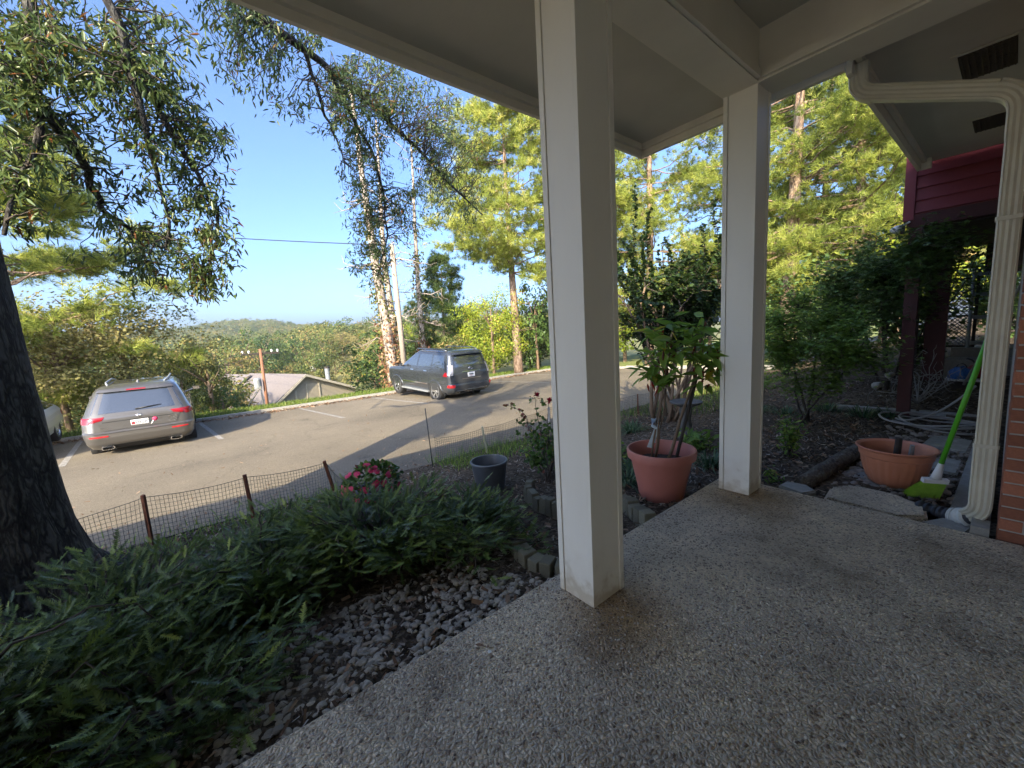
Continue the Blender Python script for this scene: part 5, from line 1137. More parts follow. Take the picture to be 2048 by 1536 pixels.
f1 = base(-5.56, 0.3); fa = thing('net_fence', 'low black net fence on three rusty stakes, left half, between the yews and the road', 'fence', f1)
s1, s2, s3 = base(-5.57, -.59), base(-5.47, .32), base(-5.72, 1.30)
stake(fa, f1, s1, s1 + (.01, 0, .56), .021, 'rust'); stake(fa, f1, s2, s2 + (.05, -.03, .56), .021, 'rust'); stake(fa, f1, s3, s3 + (.03, -.10, .46), .023, 'rust')
net(fa, f1, [(-5.45, -2.6, -.56, .46), (-5.5, -1.6, -.57, .44), (*s1, .52), (*s2, .50), (*(s3 + (.02, -.07, 0)), .42), (-5.66, 1.42, -.6, .12)])
f2 = base(-5.5, 4.5); fb = thing('net_fence', 'low black net fence from the thin rod to behind the columns', 'fence', f2)
q1, q2, q3, q4 = base(-5.40, 2.65), base(-5.36, 3.64), base(-5.70, 5.42), base(-4.95, 7.36)
MB().tube(np.array([q1 - (0, 0, .1), q1 + (.02, -.06, .95)]) - f2, .008, 6).obj('rod', M['net'], fb); stake(fb, f2, q2, q2 + (.0, -.07, .48), .022, 'greenpost'); stake(fb, f2, q3, q3 + (0, 0, .50), .024, 'greywood', 6); stake(fb, f2, q4, q4 + (.0, .0, .46), .014, 'rust')
net(fb, f2, [(*(q1 + (.01, .05, 0)), .47), (*(q1 + (.01, .16, 0)), .44), (*(q2 - (.03, 0, 0)), .43), (-5.5, 4.5, -.57, .45), (*(q3 - (.03, 0, 0)), .47), (-5.3, 6.5, -.54, .45), (*(q4 - (.02, 0, 0)), .43), (-4.6, 8.6, -.44, .42)])

# ------------------------------------------------------------------ pots
def pot(mb, r0, r1, h, wall=.012, rim=.0, rimh=.05, k=48, mod=None):
    pr = [(.001, .004), (r0 * .97, 0), (r0, .012)] + [(r0 + (r1 - r0) * t, .012 + (h - rimh - .012) * t) for t in (.25, .5, .75, 1)]
    pr += [(r1 + rim, h - rimh + .002), (r1 + rim + .006, h - .012), (r1 + rim, h), (r1 + rim - .014, h), (r1 - wall - .002, h - rimh), (r0 - wall + .02, .03), (.001, .028)]
    return mb.lathe(pr, k, mod=mod)
def soil(t, r, z, name='soil'):
    a = np.arange(26) * 2 * math.pi / 26; mb = MB(); V = [[0, 0, z + .02]]; rings = (.35, .7, 1.0)
    for f in rings: V += [[r * f * math.cos(q), r * f * math.sin(q), z + .015 * (1 - f) + rng.normal() * .006] for q in a]
    n = 26; T = [[0, 1 + j, 1 + (j + 1) % n] for j in range(n)]; Q = [[1 + k * n + j, 1 + (k + 1) * n + j, 1 + (k + 1) * n + (j + 1) % n, 1 + k * n + (j + 1) % n] for k in range(2) for j in range(n)]
    return mb.add(V, Q, T).obj(name, M['soil'], t)
gp = thing('flower_pot', 'empty dark grey plastic flower pot standing on mulch beside the rose bush', 'flower pot', base(-3.62, 2.47)); pot(MB(), .155, .205, .36, rim=.006, rimh=.02).obj('pot', M['greyplastic'], gp, sharp=40); soil(gp, .165, .20)
tp_ = np.array([-1.93, 3.22, ground_z(-1.93, 3.22)]); tc = thing('flower_pot', 'large round terracotta coloured pot beside the far column, holding a tall pepper plant', 'flower pot', tp_)
pot(MB(), .190, .270, .455, rim=.026, rimh=.075, k=64).obj('pot', M['terracotta'], tc, sharp=40); soil(tc, .235, .33)
bp_ = np.array([-.57, 4.74, -.09]); bo = thing('bowl_planter', 'orange ribbed bowl planter holding only a dark cut stump, on a flat stone', 'planter', bp_)
rib = lambda a, z: 1 + .012 * np.sign(np.sin(26 * a)) * ((z > .03) & (z < .24))
pr = [(.001, .0), (.150, 0), (.162, .01), (.19, .06), (.212, .13), (.228, .20), (.236, .25), (.246, .26), (.252, .31), (.270, .325), (.272, .334), (.262, .338), (.24, .322), (.225, .26), (.20, .16), (.14, .05), (.001, .045)]
MB().lathe(pr, 104, mod=rib).obj('bowl', M['orangeclay'], bo, sharp=30); soil(bo, .205, .20)
MB().tube([(.01, -.02, .18), (.02, -.02, .42)], [.026, .024], 8).obj('stump', M['darkwood'], bo, smooth=False); MB().tube([(.09, .04, .18), (.10, .03, .36)], [.022, .016], 7).obj('stump', M['greywood'], bo, smooth=False)
pk = base(-4.25, 1.36); pp = thing('flower_pot', 'blue grey pot of bright pink flowers behind the yews near the third stake', 'potted flowers', pk); pot(MB(), .13, .18, .27, rim=.008, rimh=.03).obj('pot', M['greyplastic'], pp, sharp=40); soil(pp, .165, .22)
n = 900; q = vnorm(rng.normal(size=(n, 3)) + (0, 0, .5)); q = q * rng.uniform(.5, 1, n)[:, None] ** .4 * (.27, .31, .25) + (0, 0, .29); MB().stamp(ROUND, q, frames(vnorm(q - (0, 0, .2)) + rng.normal(size=(n, 3)) * .6 - (0, 0, .3), rng.uniform(-1, 1, n)), rng.uniform(.035, .065, n), rng.random(n)).obj('foliage', M['rose'], pp, kind='stuff')
PET = (np.concatenate([RHOMB[0] @ np.array([[math.cos(a), -math.sin(a), 0], [math.sin(a), math.cos(a), 0], [0, 0, 1]]).T for a in np.arange(5) * 1.2566]), [[4 * k + j for j in (0, 3, 2, 1)] for k in range(5)], [])
PETS = (PET[0] * (1, 1, 1.5), PET[1], [])
me_ = MB().stamp(PETS, [(0, 0, 0), (0.2, .3, .12), (-.4, .2, .1)], frames(np.array([[0, 1, .1], [1, .3, -.2], [-1, .3, .2.real]])), np.array([.9, .8, .8]), .5).mesh('blossom'); me_.materials.append(M['pink'])
vd = vnorm(np.array([4.2, -1.4, 1.4]))
for k in range(24):
    d = vnorm(rng.normal(size=3) * .75 + vd * .9); c = d * (.275, .32, .255) + (0, 0, .30); o = put('blossom', me_, None, pp, c); o.rotation_mode = 'QUATERNION'; o.rotation_quaternion = Vector(d).to_track_quat('Z', 'Y'); s = rng.uniform(.03, .046); o.scale = (s, s, s)

# ------------------------------------------------------------------ pepper plant, blue tie
ppl = thing('pepper_plant', 'tall pepper plant with drooping leaves and red pods in the big terracotta coloured pot', 'plant', tp_ + (0, 0, .33)); o_ = tp_ + (0, 0, .33)
st = MB(); tips = []
b0 = o_ + (.05, .03, 0); main = curve(b0, at_y(1398, 735, 3.42), 0, .05, 8); st.tube(main - o_, np.linspace(.017, .011, 8), 7); tips.append(main)
for (x, y, Y) in ((1340, 700, 3.2), (1330, 715, 3.15), (1352, 700, 3.3)):
    c = curve(o_ + (-.05 + rng.normal() * .02, -.03, 0), at_y(x, y, Y), 0, .08, 8); st.tube(c - o_, np.linspace(.009, .005, 8), 6); tips.append(c)
LP, LD, LS, LT, PP = [], [], [], [], []
for (x, y, Y) in ((1300, 665, 3.15), (1330, 650, 3.3), (1375, 655, 3.4), (1405, 645, 3.5), (1440, 660, 3.65), (1465, 690, 3.75), (1290, 720, 3.1), (1310, 745, 3.1), (1350, 700, 3.2), (1420, 690, 3.4), (1395, 720, 3.3), (1445, 730, 3.6), (1340, 745, 3.15), (1425, 760, 3.5), (1375, 690, 3.3), (1480, 725, 3.8), (1325, 690, 3.1), (1280, 745, 3.1)):
    e = at_y(x, y, Y); src = tips[0] if x > 1360 else tips[rng.integers(1, 4)]; c = curve(src[rng.integers(4, 8)], e, .12, .2, 6); st.tube(c - o_, np.linspace(.006, .003, 6), 5, cap=False)
    for k in range(rng.integers(12, 17)):
        p = c[rng.integers(3, 6)] + rng.normal(size=3) * .035; a = rng.uniform(0, 6.28); LP.append(p); LD.append((math.cos(a), math.sin(a), rng.uniform(-1.1, .55))); LS.append(rng.uniform(.11, .21)); LT.append(np.clip(rng.normal(.55, .22) + .4 * (rng.random() < .06), 0, 1))
    for k in range(rng.integers(1, 4)): PP.append(c[rng.integers(2, 6)] + rng.normal(size=3) * .03 + (0, 0, -.03))
st.obj('stem', M['tanbark'], ppl); LP, LD = np.array(LP), np.array(LD); MB().stamp(PEP, LP - o_, frames(LD, rng.uniform(-.8, .8, len(LP))), np.array(LS), np.array(LT)).obj('foliage', M['pepper'], ppl, kind='stuff')
for p in PP:
    c = curve(p, p + (rng.normal() * .02, rng.normal() * .02, -rng.uniform(.07, .13)), 0, .3, 6); MB().tube(c - o_, [.003, .009, .010, .008, .005, .001], 6, tint=rng.random()).obj('pepper_pod', M['redpod'], ppl)
sk = thing('plant_stake', 'dark slanting stake pushed into the big terracotta coloured pot beside the plant', 'stake', o_ + (.10, .02, 0)); MB().tube(np.array([o_ + (.10, .02, -.1), at_y(1392, 760, 3.40)]) - (o_ + (.10, .02, 0)), .015, 7).obj('stake', M['darkwood'], sk)
tie = tips[1][2]; tm = MB(); 
for (dx, L, w) in ((-.05, .19, .017), (-.015, .14, .014)):
    s = np.linspace(0, 1, 9)[:, None]; P = tie + np.array([dx, dx * .4, -L]) * s + np.array([0, 0, .02]); wv = (w * (.5 + 1.0 * s)); A = P + wv * np.array([.8, .6, 0]) + .006 * np.sin(5 * s); Bq = P - wv * np.array([.8, .6, 0]); j = np.arange(8) * 2
    V = np.stack([A, Bq], 1).reshape(-1, 3); tm.add(V - tie, np.stack([j, j + 1, j + 3, j + 2], -1))
tm.tube(np.stack([.028 * np.cos(np.linspace(0, 6.28, 14)), .028 * np.sin(np.linspace(0, 6.28, 14)), .03 + .01 * np.sin(np.linspace(0, 12, 14))], 1), .013, 6); tm.add(RHOMB[0] * (.05, .07, 1) + (0, 0, .04), RHOMB[1]).add((RHOMB[0] * (.05, -.06, 1)) + (.0, 0, .05), RHOMB[1])
solo(tm, 'cloth_tie', 'bluecloth', tie, 'pale blue cloth strip knotted round the thin stems above the terracotta coloured pot', 'cloth')

# ------------------------------------------------------------------ multi stemmed crape myrtle, bird bath
cm = base(-4.0, 6.85); cr = thing('crape_myrtle', 'multi stemmed shrub with shade darkened leaves and tall leafy shoots rising between the two columns', 'shrub', cm)
LP, LD, LS, LT = [], [], [], []; sts = []
for k in range(13):
    a = rng.uniform(0, 6.28); b = cm + np.array([math.cos(a) * .28, math.sin(a) * .28, 0]) * (1, 1, 0); x = 1235 + 205 * (k + .5) / 13
    e = at_y(x + rng.normal() * 8, rng.uniform(560, 640), 6.8 + rng.normal() * .35); c = curve(b, e, 0, .12, 10); c[1:] += (0, 0, 0); MB().tube(c - cm, np.linspace(.034, .014, 10) * rng.uniform(.7, 1.2), 8).obj('stem', M['tanbark'], cr); sts.append(c)
tw = MB()
shoots = [((1268, 372), 6.6), ((1428, 400), 6.9), ((1290, 470), 6.5), ((1330, 480), 6.9), ((1245, 480), 6.4), ((1385, 510), 6.9), ((1440, 470), 7.1), ((1300, 420), 6.7), ((1405, 450), 7.0)] + [((rng.uniform(1225, 1460), rng.uniform(500, 680)), 6.8 + rng.normal() * .5) for _ in range(95)]
for (pq, Y) in shoots:
    e = at_y(*pq, Y); src = sts[rng.integers(0, 13)] if pq[1] > 490 else sts[int(np.clip((pq[0] - 1235) / 205 * 13, 0, 12))]; c = curve(src[rng.integers(5, 10)], e, -.03, .12, 9); tw.tube(c - cm, np.linspace(.009, .003, 9), 5, cap=False); L = np.linalg.norm(c[-1] - c[0])
    m = int(L / .024); s = np.linspace(.2, 1, m); P = np.stack([np.interp(s, np.linspace(0, 1, 9), c[:, i]) for i in range(3)], 1); tg = vnorm(c[-1] - c[0]); sd_ = np.cross(tg, (.3, .5, .8)); sd_ /= np.linalg.norm(sd_)
    for rep in range(2):
        sg = np.where(np.arange(m) % 2 == rep, 1, -1)[:, None]; LP.append(P + rng.normal(size=(m, 3)) * .008); LD.append(sd_[None] * sg + tg[None] * .35 + rng.normal(size=(m, 3)) * .28 - (0, 0, .15)); LS.append(rng.uniform(.055, .095, m)); LT.append(rng.random(m))
tw.obj('twigs', M['twig'], cr, kind='stuff'); LP, LD, LS, LT = map(np.concatenate, (LP, LD, LS, LT)); MB().stamp(ROUND, LP - cm, frames(LD, rng.normal(size=len(LP)) * .5), LS, LT).obj('foliage', M['myrtle'], cr, kind='stuff')
bb = base(-2.92, 5.55); bd = thing('bird_bath', 'small dark stone bird bath behind the terracotta coloured pot', 'bird bath', bb)
MB().lathe([(.001, 0), (.15, 0), (.15, .03), (.10, .06), (.075, .10)] + [(.075 + .012 * math.sin(t * 9), .10 + t * .36) for t in np.linspace(0, 1, 9)] + [(.09, .47), (.001, .47)], 20, mod=lambda a, z: 1 + .08 * np.sin(5 * a + z * 20)).obj('pedestal', M['darkstone'], bd); MB().lathe([(.001, .471), (.10, .471), (.21, .52), (.225, .545), (.215, .55), (.19, .53), (.001, .50)], 36).obj('basin', M['darkstone'], bd)

# ------------------------------------------------------------------ rose bush
rb_ = base(-3.25, 3.08); rs = thing('rose_bush', 'straggly rose bush with two red blooms left of the nearer column', 'rose bush', rb_); st = MB(); LP, LD, LS, LT = [], [], [], []
for (x, y, Y) in ((1072, 795, 3.3), (1098, 802, 3.2), (1020, 812, 3.5), (1035, 845, 3.3), (1060, 850, 3.2), (1085, 850, 3.2), (1045, 870, 3.3), (1095, 880, 3.1), (1110, 900, 3.0), (1075, 890, 3.1), (1050, 905, 3.1), (1100, 860, 3.1), (1120, 870, 3.0), (1065, 920, 3.0)):
    e = at_y(x, y, Y); c = curve(rb_ + (rng.normal() * .05, rng.normal() * .05, 0), e, .05, .18, 8); st.tube(c - rb_, np.linspace(.009, .003, 8), 5, cap=False)
    for k in range(15):
        p = c[rng.integers(3, 8)]; a = rng.uniform(0, 6.28); dr = np.array((math.cos(a), math.sin(a), rng.uniform(-.5, .4))); q = p + dr * .05; st.tube(np.array([p, q]) - rb_, .0018, 3, cap=False)
        for l in range(3): LP.append(q + rng.normal(size=3) * .012); LD.append(dr + rng.normal(size=3) * .7); LS.append(rng.uniform(.035, .065)); LT.append(np.clip(rng.normal(.5, .2) + .5 * (x < 1030), 0, 1))
st.obj('stem', M['twig'], rs, kind='stuff'); MB().stamp(ROUND, np.array(LP) - rb_, frames(np.array(LD), rng.normal(size=len(LP))), np.array(LS), np.array(LT)).obj('foliage', M['rose'], rs, kind='stuff')
for (x, y, Y, s) in ((1073, 792, 3.3, .05), (1099, 801, 3.2, .035)):
    c = at_y(x, y, Y) - rb_; bl = MB(); n = 14; dv = rng.normal(size=(n, 3)) * .6 + (.3, -.3, .6); bl.stamp(ROUND, np.tile(c, (n, 1)) + rng.normal(size=(n, 3)) * .008, frames(dv, rng.uniform(-3, 3, n)), np.full(n, s * 1.1), rng.random(n)); bl.obj('rose_bloom', M['rosered'], rs)

# ------------------------------------------------------------------ low plants
def clump(x, y, n, L, label, mat, templ, spread=.10, el=(25, 80), name='strap_leaf_clump', cat='plant', group=None, tl=1.):
    b = base(x, y); az = rng.uniform(0, 6.28, n); e = R(1) * rng.uniform(*el, n); D = np.stack([np.cos(az) * np.cos(e), np.sin(az) * np.cos(e), np.sin(e)], 1); P = np.stack([np.cos(az) * spread * rng.random(n), np.sin(az) * spread * rng.random(n), np.zeros(n)], 1); Ls = rng.uniform(.6, 1.15, n) * L; mb = MB(); tint = rng.random(n)
    if templ is STRAP:
        for k in range(n):
            s = np.linspace(0, 1, 6)[:, None]; q = P[k] + D[k] * Ls[k] * s + np.array([0, 0, -1.]) * (s ** 2.4) * Ls[k] * .55; sd_ = np.array([-D[k][1], D[k][0], 0]); sd_ /= np.linalg.norm(sd_) + 1e-9; w = .0065 * (1.1 - s ** 3); V = np.stack([q - sd_ * w, q + sd_ * w], 1).reshape(-1, 3); j = np.arange(5) * 2; mb.add(V, np.stack([j, j + 1, j + 3, j + 2], -1), tint=tint[k])
    else: mb.stamp(templ, P, frames(D, rng.normal(size=n) * .6), Ls, tint)
    return solo(mb, name, mat, b, label, cat, group)
clump(-3.95, 5.70, 120, .42, 'leafy clump of strap leaves at the foot of the crape myrtle, by the fence end', 'liriope', STRAP, .16)
clump(-2.42, 3.35, 110, .36, 'blue green strap leaf clump between the nearer column and the terracotta coloured pot', 'liriope', STRAP, .12)
clump(-2.62, 3.75, 70, .30, 'small strap leaf clump behind the left side of the terracotta coloured pot', 'liriope', STRAP, .12)
clump(-1.95, 4.25, 90, .34, 'strap leaf clump directly left of the far column base', 'liriope', STRAP, .12)
for (x, y, lb) in ((-2.7, 7.6, 'second strap leaf clump from the left behind the farther column'), (-2.2, 7.35, 'strap leaf clump left of the forked maple stems'), (-3.1, 7.9, 'leftmost strap leaf clump behind the farther column'), (-1.7, 7.5, 'strap leaf clump right behind the forked maple stems'), (-1.25, 7.35, 'strap leaf clump in front of the left landscape timber'), (-.95, 7.45, 'rightmost strap leaf clump, nearest the hose coil')): clump(x, y, 80, .28, lb, 'liriope', STRAP, .18, group='strap leaf clumps along the timber edge')
def leafy(x, y, h, r, n, label, mat, templ, L, name, cat, stems=6, stemmat='twig', droop=.2, group=None, lo=.15, crown=None):
    b = base(x, y); t = thing(name, label, cat, b, 0, group); st = MB(); LP, LD = [], []
    for k in range(stems):
        a = rng.uniform(0, 6.28); e = np.array([math.cos(a) * r * rng.uniform(.3, .95), math.sin(a) * r * rng.uniform(.3, .95), h * rng.uniform(.6, 1.0)]); c = curve((rng.normal() * .03, rng.normal() * .03, 0), e, .08, .2, 8); st.tube(c, np.linspace(.011 * h ** .5, .003, 8), 5, cap=False); m = n // stems; s = rng.uniform(lo, 1.02, m); P = np.stack([np.interp(s, np.linspace(0, 1, 8), c[:, i]) for i in range(3)], 1)
        LP.append(P + rng.normal(size=(m, 3)) * (.09 * r + .02)); LD.append(rdir(m) * (1, 1, .5) - (0, 0, droop))
    LP, LD = np.concatenate(LP), np.concatenate(LD); st.obj('stem', M[stemmat], t, kind='stuff'); MB().stamp(templ, LP, frames(LD, rng.normal(size=len(LP)) * .6), rng.uniform(.7, 1.2, len(LP)) * L, rng.random(len(LP))).obj('foliage', M[mat], t, kind='stuff'); return t
leafy(-1.47, 5.02, .46, .15, 300, 'small upright light green plant just right of the far column', 'weed', PEP, .07, 'leafy_plant', 'plant', 6)
leafy(-2.35, 4.9, .26, .30, 150, 'low broad leaved green plant behind the far column', 'weed', PEP, .13, 'leafy_plant', 'plant', 7)
leafy(-1.3, 4.15, .10, .16, 50, 'tiny bright green weed at the slab corner by the far column', 'weed', PEP, .06, 'leafy_plant', 'plant', 5)
leafy(-3.0, 4.0, .16, .35, 200, 'low green ground plant under the rose bush', 'weed', ROUND, .06, 'leafy_plant', 'plant', 8)
leafy(-4.0, 3.6, .16, .30, 120, 'low pale green plant right of the grey pot', 'weed', ROUND, .06, 'leafy_plant', 'plant', 8)
# Japanese maple: layered, feathery
def layered(b, trunks, plates, label, name, mat, templ, L, r0=.03):
    t = thing(name, label, 'shrub', b); st, lf = MB(), MB(); nodes_ = []
    for e in trunks:
        c = curve(b + rng.normal(size=3) * (.06, .06, 0), e, .02, .16, 12); MB().tube(c - b, np.linspace(r0, r0 * .3, 12), 7).obj('stem', M['twig'], t); nodes_.append(c[3:])
    nodes_ = np.concatenate(nodes_); LP, LT = [], []
    for (c, r, n) in plates:
        c = np.asarray(c)
        for k in range(max(6, n // 17)):
            e = c + rng.normal(size=3) * (r * .55, r * .55, r * .30); k0 = nodes_[np.argmin(np.linalg.norm(nodes_ - e, axis=1) + .3 * np.maximum(nodes_[:, 2] - e[2], 0))]; q = curve(k0, e, .06, .3, 8); st.tube(q - b, np.linspace(.007, .002, 8), 4, cap=False); m = 42; s = rng.uniform(.35, 1.05, m); P = np.stack([np.interp(s, np.linspace(0, 1, 8), q[:, i]) for i in range(3)], 1); LP.append(P + rng.normal(size=(m, 3)) * (.09, .09, .06)); LT.append(np.clip(rng.normal(.45, .2, m) + .2 * (e[2] - c[2]) / r, 0, 1))
    LP, LT = np.concatenate(LP), np.concatenate(LT); n = len(LP); az = rng.uniform(0, 6.28, n); D = np.stack([np.cos(az), np.sin(az), rng.uniform(-.7, .1, n)], 1); lf.stamp(templ, LP - b, frames(D, rng.normal(size=n) * .35), rng.uniform(.7, 1.2, n) * L, LT); st.obj('twigs', M['twig'], t, kind='stuff'); lf.obj('foliage', M[mat], t, kind='stuff'); return t
mb_ = base(-1.78, 6.75); ay = lambda x, y, Y: at_y(x, y, Y)
layered(mb_, [ay(1560, 650, 6.4), ay(1600, 620, 6.8), ay(1660, 640, 6.9), ay(1700, 680, 6.6)], [(ay(1560, 640, 6.4), .34, 420), (ay(1590, 590, 6.8), .30, 300), (ay(1630, 700, 6.3), .36, 460), (ay(1690, 705, 6.3), .34, 460), (ay(1740, 715, 6.4), .28, 260), (ay(1580, 720, 6.2), .3, 320), (ay(1650, 640, 6.9), .36, 420), (ay(1700, 640, 6.8), .32, 360), (ay(1620, 770, 6.5), .26, 260), (ay(1560, 690, 6.2), .25, 240), (ay(1665, 760, 6.5), .2, 160)],
        'feathery green maple shrub with thin forked stems just right of the far column', 'maple_shrub', 'maple', MAPLE, .045, .018)
mb2 = base(-1.15, 8.6); layered(mb2, [ay(1700, 560, 8.2), ay(1780, 560, 8.0), ay(1830, 520, 7.6), ay(1740, 520, 8.6)], [(ay(1680, 570, 8.2), .45, 420), (ay(1720, 530, 8.4), .40, 360), (ay(1770, 560, 7.9), .40, 400), (ay(1800, 520, 7.7), .36, 360), (ay(1840, 500, 7.2), .30, 320), (ay(1880, 480, 6.9), .26, 280), (ay(1870, 530, 7.0), .26, 240), (ay(1730, 620, 8.0), .42, 420), (ay(1790, 630, 7.6), .35, 300), (ay(1850, 570, 7.2), .26, 200), (ay(1660, 620, 8.4), .36, 300), (ay(1900, 515, 6.9), .2, 160), (ay(1820, 580, 7.6), .3, 240)],
        'larger dark green maple shrub reaching across the front of the red house', 'maple_shrub', 'darkshrub', MAPLE, .055, .028)
leafy(-1.0, 9.6, 2.5, 1.0, 3400, 'dark thicket shrub under the red overhang', 'darkshrub', ROUND, .07, 'dark_shrub', 'shrub', 14)
leafy(-3.9, 13.0, 2.4, 1.5, 3200, 'broad dark shrub left of the pale pine trunk, near the lot end', 'darkshrub', ROUND, .09, 'dark_shrub', 'shrub', 16)
leafy(-2.5, 11.0, 2.6, 1.3, 3600, 'dark leafy shrub behind the maple shrub', 'darkshrub', ROUND, .08, 'dark_shrub', 'shrub', 14)
leafy(-.1, 11.8, 1.5, 1.1, 2600, 'dark shrub added as backing behind the lattice screen and ladder frame', 'darkshrub', ROUND, .09, 'dark_shrub', 'shrub', 16)  # added as a dark backing that hides the sunlit lawn
leafy(-3.3, 9.2, .5, .8, 600, 'low pale green ground shrub between the far column and the maple stems', 'weed', ROUND, .07, 'ground_shrub', 'shrub', 14, group=None)
# bare twiggy shrub
tb_ = base(-.78, 8.1); tws = thing('bare_shrub', 'leafless grey twiggy shrub in front of the stone step by the red post', 'shrub', tb_); bt = MB()
for k in range(16):
    a = rng.uniform(0, 6.28); e = np.array([math.cos(a) * .55, math.sin(a) * .55, rng.uniform(.3, .85)]) * rng.uniform(.6, 1.1); c = curve((0, 0, 0), e, .05, .4, 8); bt.tube(c, np.linspace(.010, .003, 8), 5, cap=False)
    for l in range(5): p = c[rng.integers(2, 8)]; bt.tube(curve(p, p + rdir(1)[0] * .22 + (0, 0, .06), .05, .4, 5), np.linspace(.005, .0018, 5), 4, cap=False)
bt.obj('branches', M['greywood'], tws, kind='stuff')

# ------------------------------------------------------------------ timber edging (blocks), log, steps
def edging(path, h, label, w=.085, depth=.07, ztop=None):
    P = np.asarray(path, float); d = np.r_[0, np.cumsum(np.linalg.norm(np.diff(P, axis=0), axis=1))]; n = int(d[-1] / (w + .004)); o = base(*P.mean(0)); t = thing('timber_edging', label, 'edging', o); me = None
    bm = bmesh.new(); bmesh.ops.create_cube(bm, size=1); bmesh.ops.bevel(bm, geom=bm.edges[:], offset=.05, segments=1, affect='EDGES'); me = bpy.data.meshes.new('block'); bm.to_mesh(me); bm.free()
    for k in range(n):
        s = (k + .5) / n * d[-1]; x, y = np.interp(s, d, P[:, 0]), np.interp(s, d, P[:, 1]); x2, y2 = np.interp(s + .02, d, P[:, 0]), np.interp(s + .02, d, P[:, 1]); z0 = ground_z(x, y) - .06; top = ground_z(x, y) + h + rng.normal() * .010
        b = put('block', me, M['edging'], t, np.array([x, y, (z0 + top) / 2]) - o, (rng.normal() * .03, rng.normal() * .03, math.atan2(y2 - y, x2 - x) + rng.normal() * .06)); b.scale = (w * rng.uniform(.92, 1.0), depth, top - z0)
edging([(-1.66, 1.70), (-1.80, 1.62), (-2.0, 1.62), (-2.3, 1.75)], .09, 'lower row of weathered timber blocks left of the nearer column base', depth=.11)
edging([(-2.05, 2.25), (-2.35, 2.30), (-2.65, 2.32), (-2.95, 2.45), (-3.1, 2.65)], .16, 'taller curved row of timber blocks behind the yews, left of the nearer column')
edging([(-1.64, 2.58), (-1.80, 2.66), (-1.98, 2.78), (-2.2, 2.9)], .11, 'short row of timber blocks right of the nearer column, below the terracotta coloured pot', depth=.10)
P = smooth_path([(-1.08, 4.12, -.06), (-1.03, 4.5, -.03), (-.97, 5.2, -.03), (-.86, 6.05, -.02)], 20); solo(MB().tube(P - P[0], np.linspace(.066, .075, 20) + rng.normal(size=20) * .003, 12), 'log', 'log', P[0], 'bark covered log edging the mulch between the far column and the orange bowl', 'log')
def stone_slab(poly, z0, z1, mat, name, label, cat='stone', group=None, bev=.012):
    c = np.mean(poly, 0); bm = bmesh.new(); vs = [bm.verts.new((x - c[0], y - c[1], 0)) for x, y in poly]; f = bm.faces.new(vs); r = bmesh.ops.extrude_face_region(bm, geom=[f]); bmesh.ops.translate(bm, verts=[v for v in r['geom'] if isinstance(v, bmesh.types.BMVert)], vec=(0, 0, z1 - z0)); bmesh.ops.recalc_face_normals(bm, faces=bm.faces); bmesh.ops.bevel(bm, geom=[e for e in bm.edges], offset=bev, segments=2, affect='EDGES'); me = bpy.data.meshes.new(name); bm.to_mesh(me); bm.free(); o = put(name, me, M[mat], None, (c[0], c[1], z0)); o['label'] = label; o['category'] = cat
    if group: o['group'] = group
    return o
G = lambda x, y: tuple(grounded(x, y)[:2])
stone_slab([(-.86, 3.83), (-.42, 3.80), (-.28, 3.92), (-.31, 4.12), (-.50, 4.27), (-.74, 4.28), (-.88, 4.12)], -.12, -.022, 'aggregate', 'stepping_slab', 'rounded broken slab of pebbled concrete beyond the porch edge, by the broom', bev=.02)
stone_slab([(-1.22, 3.95), (-1.02, 3.88), (-.95, 4.02), (-1.05, 4.12), (-1.2, 4.1)], -.12, -.055, 'flagstone', 'flat_stone', 'pale flat stone at the near end of the log')
stone_slab([(-.98, 4.62), (-.72, 4.5), (-.48, 4.58), (-.42, 4.9), (-.62, 5.05), (-.9, 4.95)], -.13, -.088, 'flagstone', 'flat_stone', 'flat grey stone under the orange bowl planter')
stone_slab([(-.32, 3.83), (-.10, 3.80), (-.06, 3.98), (-.22, 4.02)], -.12, -.04, 'concrete', 'flat_stone', 'whitish concrete fragment between the stepping slab and the drain pipe')
stone_slab([(-.20, 4.35), (.0, 4.33), (.0, 7.3), (-.17, 7.3)], -.13, -.062, 'concrete', 'concrete_strip', 'pale concrete strip running along the foot of the wall behind the downspout', 'concrete strip')
stone_slab([(-.55, 6.25), (-.20, 6.15), (-.18, 6.75), (-.5, 6.85)], -.13, -.07, 'flagstone', 'flat_stone', 'flat stone in front of the hose coil')
stone_slab([(-.42, 5.35), (-.22, 5.3), (-.21, 5.8), (-.38, 5.85)], -.13, -.075, 'flagstone', 'flat_stone', 'flat stone behind the broom head')
for (a, b, lb) in (((-1.6, 7.62), (-.75, 7.72), 'left grey landscape timber behind the hose coil'), ((-.72, 7.72), (.0, 7.78), 'right grey landscape timber behind the hose coil')):
    o = base(*a); L = math.hypot(b[0] - a[0], b[1] - a[1]); bx = MB().box((0, -.06, -.08), (L, .06, .10)); q = solo(bx, 'landscape_timber', 'greywood', (a[0], a[1], -.06), lb, 'timber', None, False); q.rotation_euler = (0, 0, math.atan2(b[1] - a[1], b[0] - a[0]))

